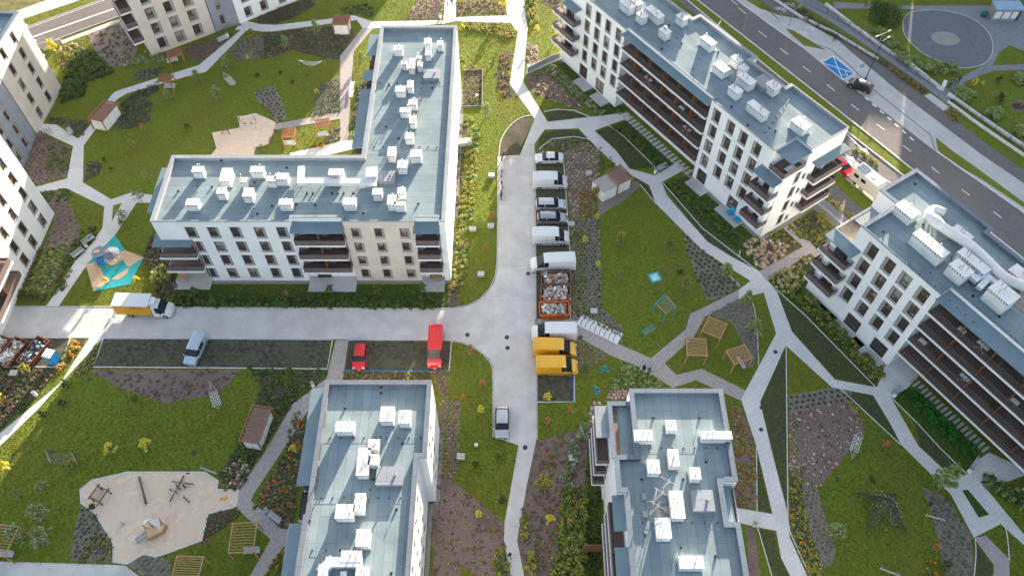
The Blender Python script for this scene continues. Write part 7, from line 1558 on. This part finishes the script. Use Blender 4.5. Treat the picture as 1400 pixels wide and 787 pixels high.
# ------------------------------------------------------------------ people
def person(px, py, ang, label, pose='walk', top=(.02, .02, .025), legs=(.02, .022, .03), z0=0.0, hair=(.03, .02, .015), h=1.72):
    x, y = W(px, py, z0); t = empty('person', (x, y, z0), R(ang)); tag(t, label, 'person')
    k = h / 1.75
    if pose == 'walk': J = dict(pel=(0, 0, .95), hl=(0, .1, .92), kl=(.22, .1, .52), al=(.16, .1, .08), fl=(.34, .1, .04), hr=(0, -.1, .92), kr=(.02, -.1, .5), ar=(-.28, -.1, .14), fr=(-.12, -.1, .04), ch=(.03, 0, 1.25), nk=(.04, 0, 1.46), hd=(.06, 0, 1.62), sl=(.03, .19, 1.38), el=(-.1, .23, 1.12), wl=(.02, .22, .88), sr=(.03, -.19, 1.38), er=(.1, -.23, 1.12), wr=(.26, -.2, .95))
    elif pose == 'sit': J = dict(pel=(0, 0, .52), hl=(.02, .1, .5), kl=(.45, .12, .5), al=(.47, .12, .08), fl=(.64, .12, .04), hr=(.02, -.1, .5), kr=(.45, -.12, .5), ar=(.42, -.12, .08), fr=(.6, -.12, .04), ch=(-.02, 0, .85), nk=(0, 0, 1.06), hd=(.03, 0, 1.22), sl=(0, .19, .98), el=(.08, .24, .72), wl=(.32, .14, .6), sr=(0, -.19, .98), er=(.08, -.24, .72), wr=(.32, -.14, .6))
    names = list(J); V = [tuple(c * k for c in J[n]) for n in names]; ix = {n: i for i, n in enumerate(names)}
    E = [('pel', 'hl'), ('hl', 'kl'), ('kl', 'al'), ('al', 'fl'), ('pel', 'hr'), ('hr', 'kr'), ('kr', 'ar'), ('ar', 'fr'), ('pel', 'ch'), ('ch', 'nk'), ('nk', 'hd'), ('ch', 'sl'), ('sl', 'el'), ('el', 'wl'), ('ch', 'sr'), ('sr', 'er'), ('er', 'wr')]
    rad = dict(pel=.14, hl=.1, kl=.065, al=.045, fl=.045, hr=.1, kr=.065, ar=.045, fr=.045, ch=.15, nk=.055, hd=.10, sl=.07, el=.05, wl=.038, sr=.07, er=.05, wr=.038)
    me = bpy.data.meshes.new('body'); me.from_pydata(V, [(ix[a], ix[b_]) for a, b_ in E], []); o = bpy.data.objects.new('body', me); C.objects.link(o); o.parent = t
    md = o.modifiers.new('s', 'SKIN'); sd = o.modifiers.new('d', 'SUBSURF'); sd.levels = 1; sd.render_levels = 1
    for i, n in enumerate(names): sv = me.skin_vertices[0].data[i]; sv.radius = (rad[n] * k, rad[n] * k); sv.use_root = (n == 'pel')
    m, nt, b = newmat('clothes'); g_ = N(nt, 'ShaderNodeTexCoord'); s_ = N(nt, 'ShaderNodeSeparateXYZ'); nt.links.new(g_.outputs['Object'], s_.inputs[0]); cr = N(nt, 'ShaderNodeValToRGB'); cr.color_ramp.interpolation = 'CONSTANT'
    hz = (J['pel'][2] + .05) * k / 2; nz = (J['nk'][2] + .02) * k / 2; mm = N(nt, 'ShaderNodeMath', operation='MULTIPLY'); mm.inputs[1].default_value = .5; nt.links.new(s_.outputs[2], mm.inputs[0]); nt.links.new(mm.outputs[0], cr.inputs[0])
    e = cr.color_ramp.elements; e[0].position = 0; e[0].color = (*legs, 1); e[1].position = hz; e[1].color = (*top, 1); q_ = e.new(nz); q_.color = (.5, .32, .24, 1); nt.links.new(cr.outputs[0], b.inputs['Base Color']); me.materials.append(m)
    hb = MB(); hd = Vector(J['hd']) * k; hb.tube([hd + Vector((-.02, 0, -.02)), hd + Vector((-.02, 0, .07)), hd + Vector((-.01, 0, .125))], [.105, .108, .05], 10); hb.build('hair', flat('hair', hair, .8), t, smooth=True)
    return t
person(697, 762, 100, 'person in black walking on the lower footpath'); person(618, 7, -80, 'person in dark clothes at the top edge path next to the bicycle'); person(1140, 57, 160, 'person in dark clothes striding on the pavement under the bike path')
person(1101, 29, 20, 'person in grey top riding on the bike crossing', 'sit', (.3, .28, .28), (.1, .08, .08), z0=.45); person(880, 505.5, -118, 'person in dark jacket seated on the bench, left of two', 'sit'); person(887, 509, -118, 'person in grey jacket seated on the bench, right of two', 'sit', (.12, .12, .13))
person(1309, 114, 60, 'person in dark clothes at the park gate, right of two', top=(.03, .03, .04)); person(1298, 120, 70, 'person in blue-grey top at the park gate, left of two', top=(.1, .14, .2)); person(254, 667, 30, 'small child in dark clothes in the sand pit', h=1.0)
# toys and garden furniture
for px_, py_, c_, l_ in ((997, 293, 'turquoise', 'bright blue lounge chair on the terrace, upper of two'), (1007, 302, 'turquoise', 'bright blue lounge chair on the terrace, lower of two')):
    t = T_(px_, py_, l_, 'garden_chair', 'chair', -60); M.setdefault('turq', flat('turquoise_fabric', (.0, .33, .62), .7)); b = MB(); b.cbox((0, 0, .45), (.85, .8, .12)); b.build('seat', M['turq'], t); b = MB(); b.add([(-.4, .3, .45), (.4, .3, .45), (.4, .6, 1.15), (-.4, .6, 1.15), (-.4, .36, .45), (.4, .36, .45), (.4, .66, 1.15), (-.4, .66, 1.15)], [(0, 1, 2, 3), (7, 6, 5, 4), (0, 4, 5, 1), (3, 2, 6, 7)]); b.build('backrest', M['turq'], t); [(lambda q: q.build('leg', M['steel'], t))(MB().bar((sx * .35, sy * .33, .14), (sx * .35, sy * .33, .39), .05)) for sx in (-1, 1) for sy in (-1, 1)]
x, y = W(306, 681); t = T_(306, 681, 'yellow and blue toy left in the sand', 'toy_digger', 'toy', 10); b = MB(); b.cbox((.2, 0, .15), (.3, .2, .2)); b.cbox((-.25, .05, .12), (.3, .18, .16)); b.bar((.3, 0, .2), (.5, 0, .3), .05); b.build('body', flat('yellow_toy', (.75, .4, .02), .4), t)
for (u, v, du, dv, a, l_) in ((-12.6, -1.3, 1.2, 1.0, 0, 'x'),): pass
for px_, py_, l_ in ((250, 378, 'wooden table on the corner terrace under the balconies of the L building'), (596, 378, 'low wooden table on the terrace at the right end of the L building')):
    t = T_(px_, py_, l_, 'garden_table', 'table', 0, .75); b = MB(); b.box(-.7, .7, -.45, .45, .7, .76); b.build('table_top', M['wood3'], t); [(lambda q: q.build('leg', M['steel'], t))(MB().bar((sx * .6, sy * .38, .12), (sx * .6, sy * .38, .7), .05)) for sx in (-1, 1) for sy in (-1, 1)]
# balcony clutter on the long buildings
def clutter(bb, u, v, z, kind, label):
    T = Tm(bb.o[0], bb.o[1], 0, R(bb.ang)); p = T @ Vector((u, v, z)); t = empty(kind, p, R(bb.ang)); tag(t, label, kind.replace('_', ' ')); 
    if kind == 'clothes_rack':
        b = MB(); [b.bar((-.8, -.25 + .12 * k, .95), (.8, -.25 + .12 * k, .95), .03) for k in range(5)]; b.bar((-.7, -.3, 0), (.7, .3, .93), .03); b.bar((.7, -.3, 0), (-.7, .3, .93), .03); b.build('frame', M['slab'], t); b = MB(); [b.box(-.7 + .45 * k, -.35 + .45 * k, -.3, .3, .97, .99) for k in range(3)]; b.build('laundry', M['slab'], t)
    elif kind == 'parasol':
        b = MB(); b.cyl((0, 0), .03, 0, 1.9, 8); b.build('pole', M['steel'], t); b = MB(); b.tube([(0, 0, 1.75), (0, 0, 2.05)], [.95, .04], 8); b.build('canopy', M['frame_dark'], t)
    elif kind == 'plant_pot':
        b = MB(); b.tube([(0, 0, 0), (0, 0, .4)], [.18, .26], 12); b.build('pot', M['screen'], t); leaf_mesh('leaves', [(0, 0, .4)], .35, .45, 40, .09, G_MID, M['leaf'], t)
    else:
        b = MB(); b.box(-.5, .5, -.3, .3, .62, .68); b.build('table_top', M['slab'], t); [(lambda q: q.build('leg', M['steel'], t))(MB().bar((sx * .42, sy * .22, 0), (sx * .42, sy * .22, .62), .04)) for sx in (-1, 1) for sy in (-1, 1)]
for a in ((b2, -28.2, .2, 9.58, 'clothes_rack', 'white clothes rack on the second loggia from the roof, long building'), (b2, -30.6, .6, 12.58, 'plant_pot', 'leafy pot on the top loggia of the long building'), (b2, -25.5, .2, 12.58, 'parasol', 'black folded-out parasol on the top loggia of the long building'), (b2, -20.5, .3, 9.58, 'garden_table', 'pale table on the second loggia row near its right end'), (b2, -24.0, .3, 6.53, 'plant_pot', 'dark leafy pot on the third loggia row of the long building'), (b2, -18.6, .3, 6.53, 'clothes_rack', 'clothes rack on the third loggia row of the long building'),
          (b3, 4.2, 1.0, 13.2, 'garden_table', 'white table on the top loggia of the right-hand building, first bay'), (b3, 7.0, 1.1, 13.2, 'clothes_rack', 'clothes rack on the top loggia of the right-hand building'), (b3, 9.6, 1.2, 13.2, 'parasol', 'dark parasol on the top loggia of the right-hand building'), (b3, 8.0, 1.0, 7.0, 'clothes_rack', 'striped laundry on the third loggia row of the right-hand building'), (b3, 11.8, 1.0, 7.0, 'plant_pot', 'large dark pot on the third loggia row of the right-hand building'), (b3, 13.5, 1.0, 10.1, 'garden_table', 'white table on the second loggia row of the right-hand building'), (b3, 1.5, 1.0, 7.0, 'garden_table', 'table with white top on the third loggia row beside the white wall'),
          (b3, -12.6, -.8, 10.3, 'parasol', 'dark parasol filling the upper corner balcony of the right-hand building')): clutter(*a)
# ------------------------------------------------------------------ light, sky, camera
SUN_EL, SUN_AZ = 9.6, 18.7
def shade_q(q, s_, w, h, label): shade_block(q * .9472 + s_ * .3206, -q * .3206 + s_ * .9472, w, 13, h, -18.7, label)
for a in ((-24, 192, 6.6, 33, 'first block beyond the road'), (-15.8, 192, 6.8, 32, 'second block beyond the road'), (-8.95, 194, 8.9, 26, 'third block beyond the road'), (.0, 192, 8, 35, 'fourth block beyond the road'), (8.05, 194, 13.2, 28, 'fifth block beyond the road'), (21.35, 190, 7.7, 12.4, 'low block in the gap'), (29.3, 196, 60, 44, 'sixth and tallest block beyond the park'), (-112, 190, 46, 24, 'block beyond the upper left road')): shade_q(*a)
s = bpy.data.lights.new('sun', 'SUN'); s.energy = 24.0; s.angle = R(.55); s.color = (1.0, .85, .66); so = bpy.data.objects.new('sun', s); C.objects.link(so)
dv = Vector((math.sin(R(SUN_AZ)) * math.cos(R(SUN_EL)), math.cos(R(SUN_AZ)) * math.cos(R(SUN_EL)), math.sin(R(SUN_EL))))
so.rotation_euler = (-dv).to_track_quat('-Z', 'Y').to_euler()
w = bpy.data.worlds.new('World'); bpy.context.scene.world = w; w.use_nodes = True; nt = w.node_tree; bg = nt.nodes['Background']
sk = nt.nodes.new('ShaderNodeTexSky'); sk.sky_type = 'NISHITA'; sk.sun_disc = False; sk.sun_elevation = R(SUN_EL); sk.sun_rotation = R(SUN_AZ); sk.dust_density = 2.0; sk.air_density = 1.0; sk.ozone_density = 1.5
haze = N(nt, 'ShaderNodeMix', data_type='RGBA'); haze.inputs[0].default_value = .30; haze.inputs[7].default_value = (2.15, 2.1, 2.1, 1)     # thin high haze that greys the blue
nt.links.new(sk.outputs[0], haze.inputs[6]); nt.links.new(haze.outputs[2], bg.inputs['Color']); bg.inputs['Strength'].default_value = .50
cam = bpy.data.cameras.new('camera'); cam.sensor_width = 36; cam.lens = 36 * FOC / 1400; cam.clip_start = 1; cam.clip_end = 4000
co = bpy.data.objects.new('camera', cam); C.objects.link(co); co.location = (0, 0, CAMH); co.rotation_euler = (TILT, 0, 0)
sc = bpy.context.scene; sc.camera = co; sc.view_settings.view_transform = 'Standard'; sc.view_settings.look = 'None'; sc.view_settings.exposure = 0; sc.view_settings.gamma = 1
sc.cycles.max_bounces = 6; sc.cycles.diffuse_bounces = 3; sc.cycles.use_denoising = True
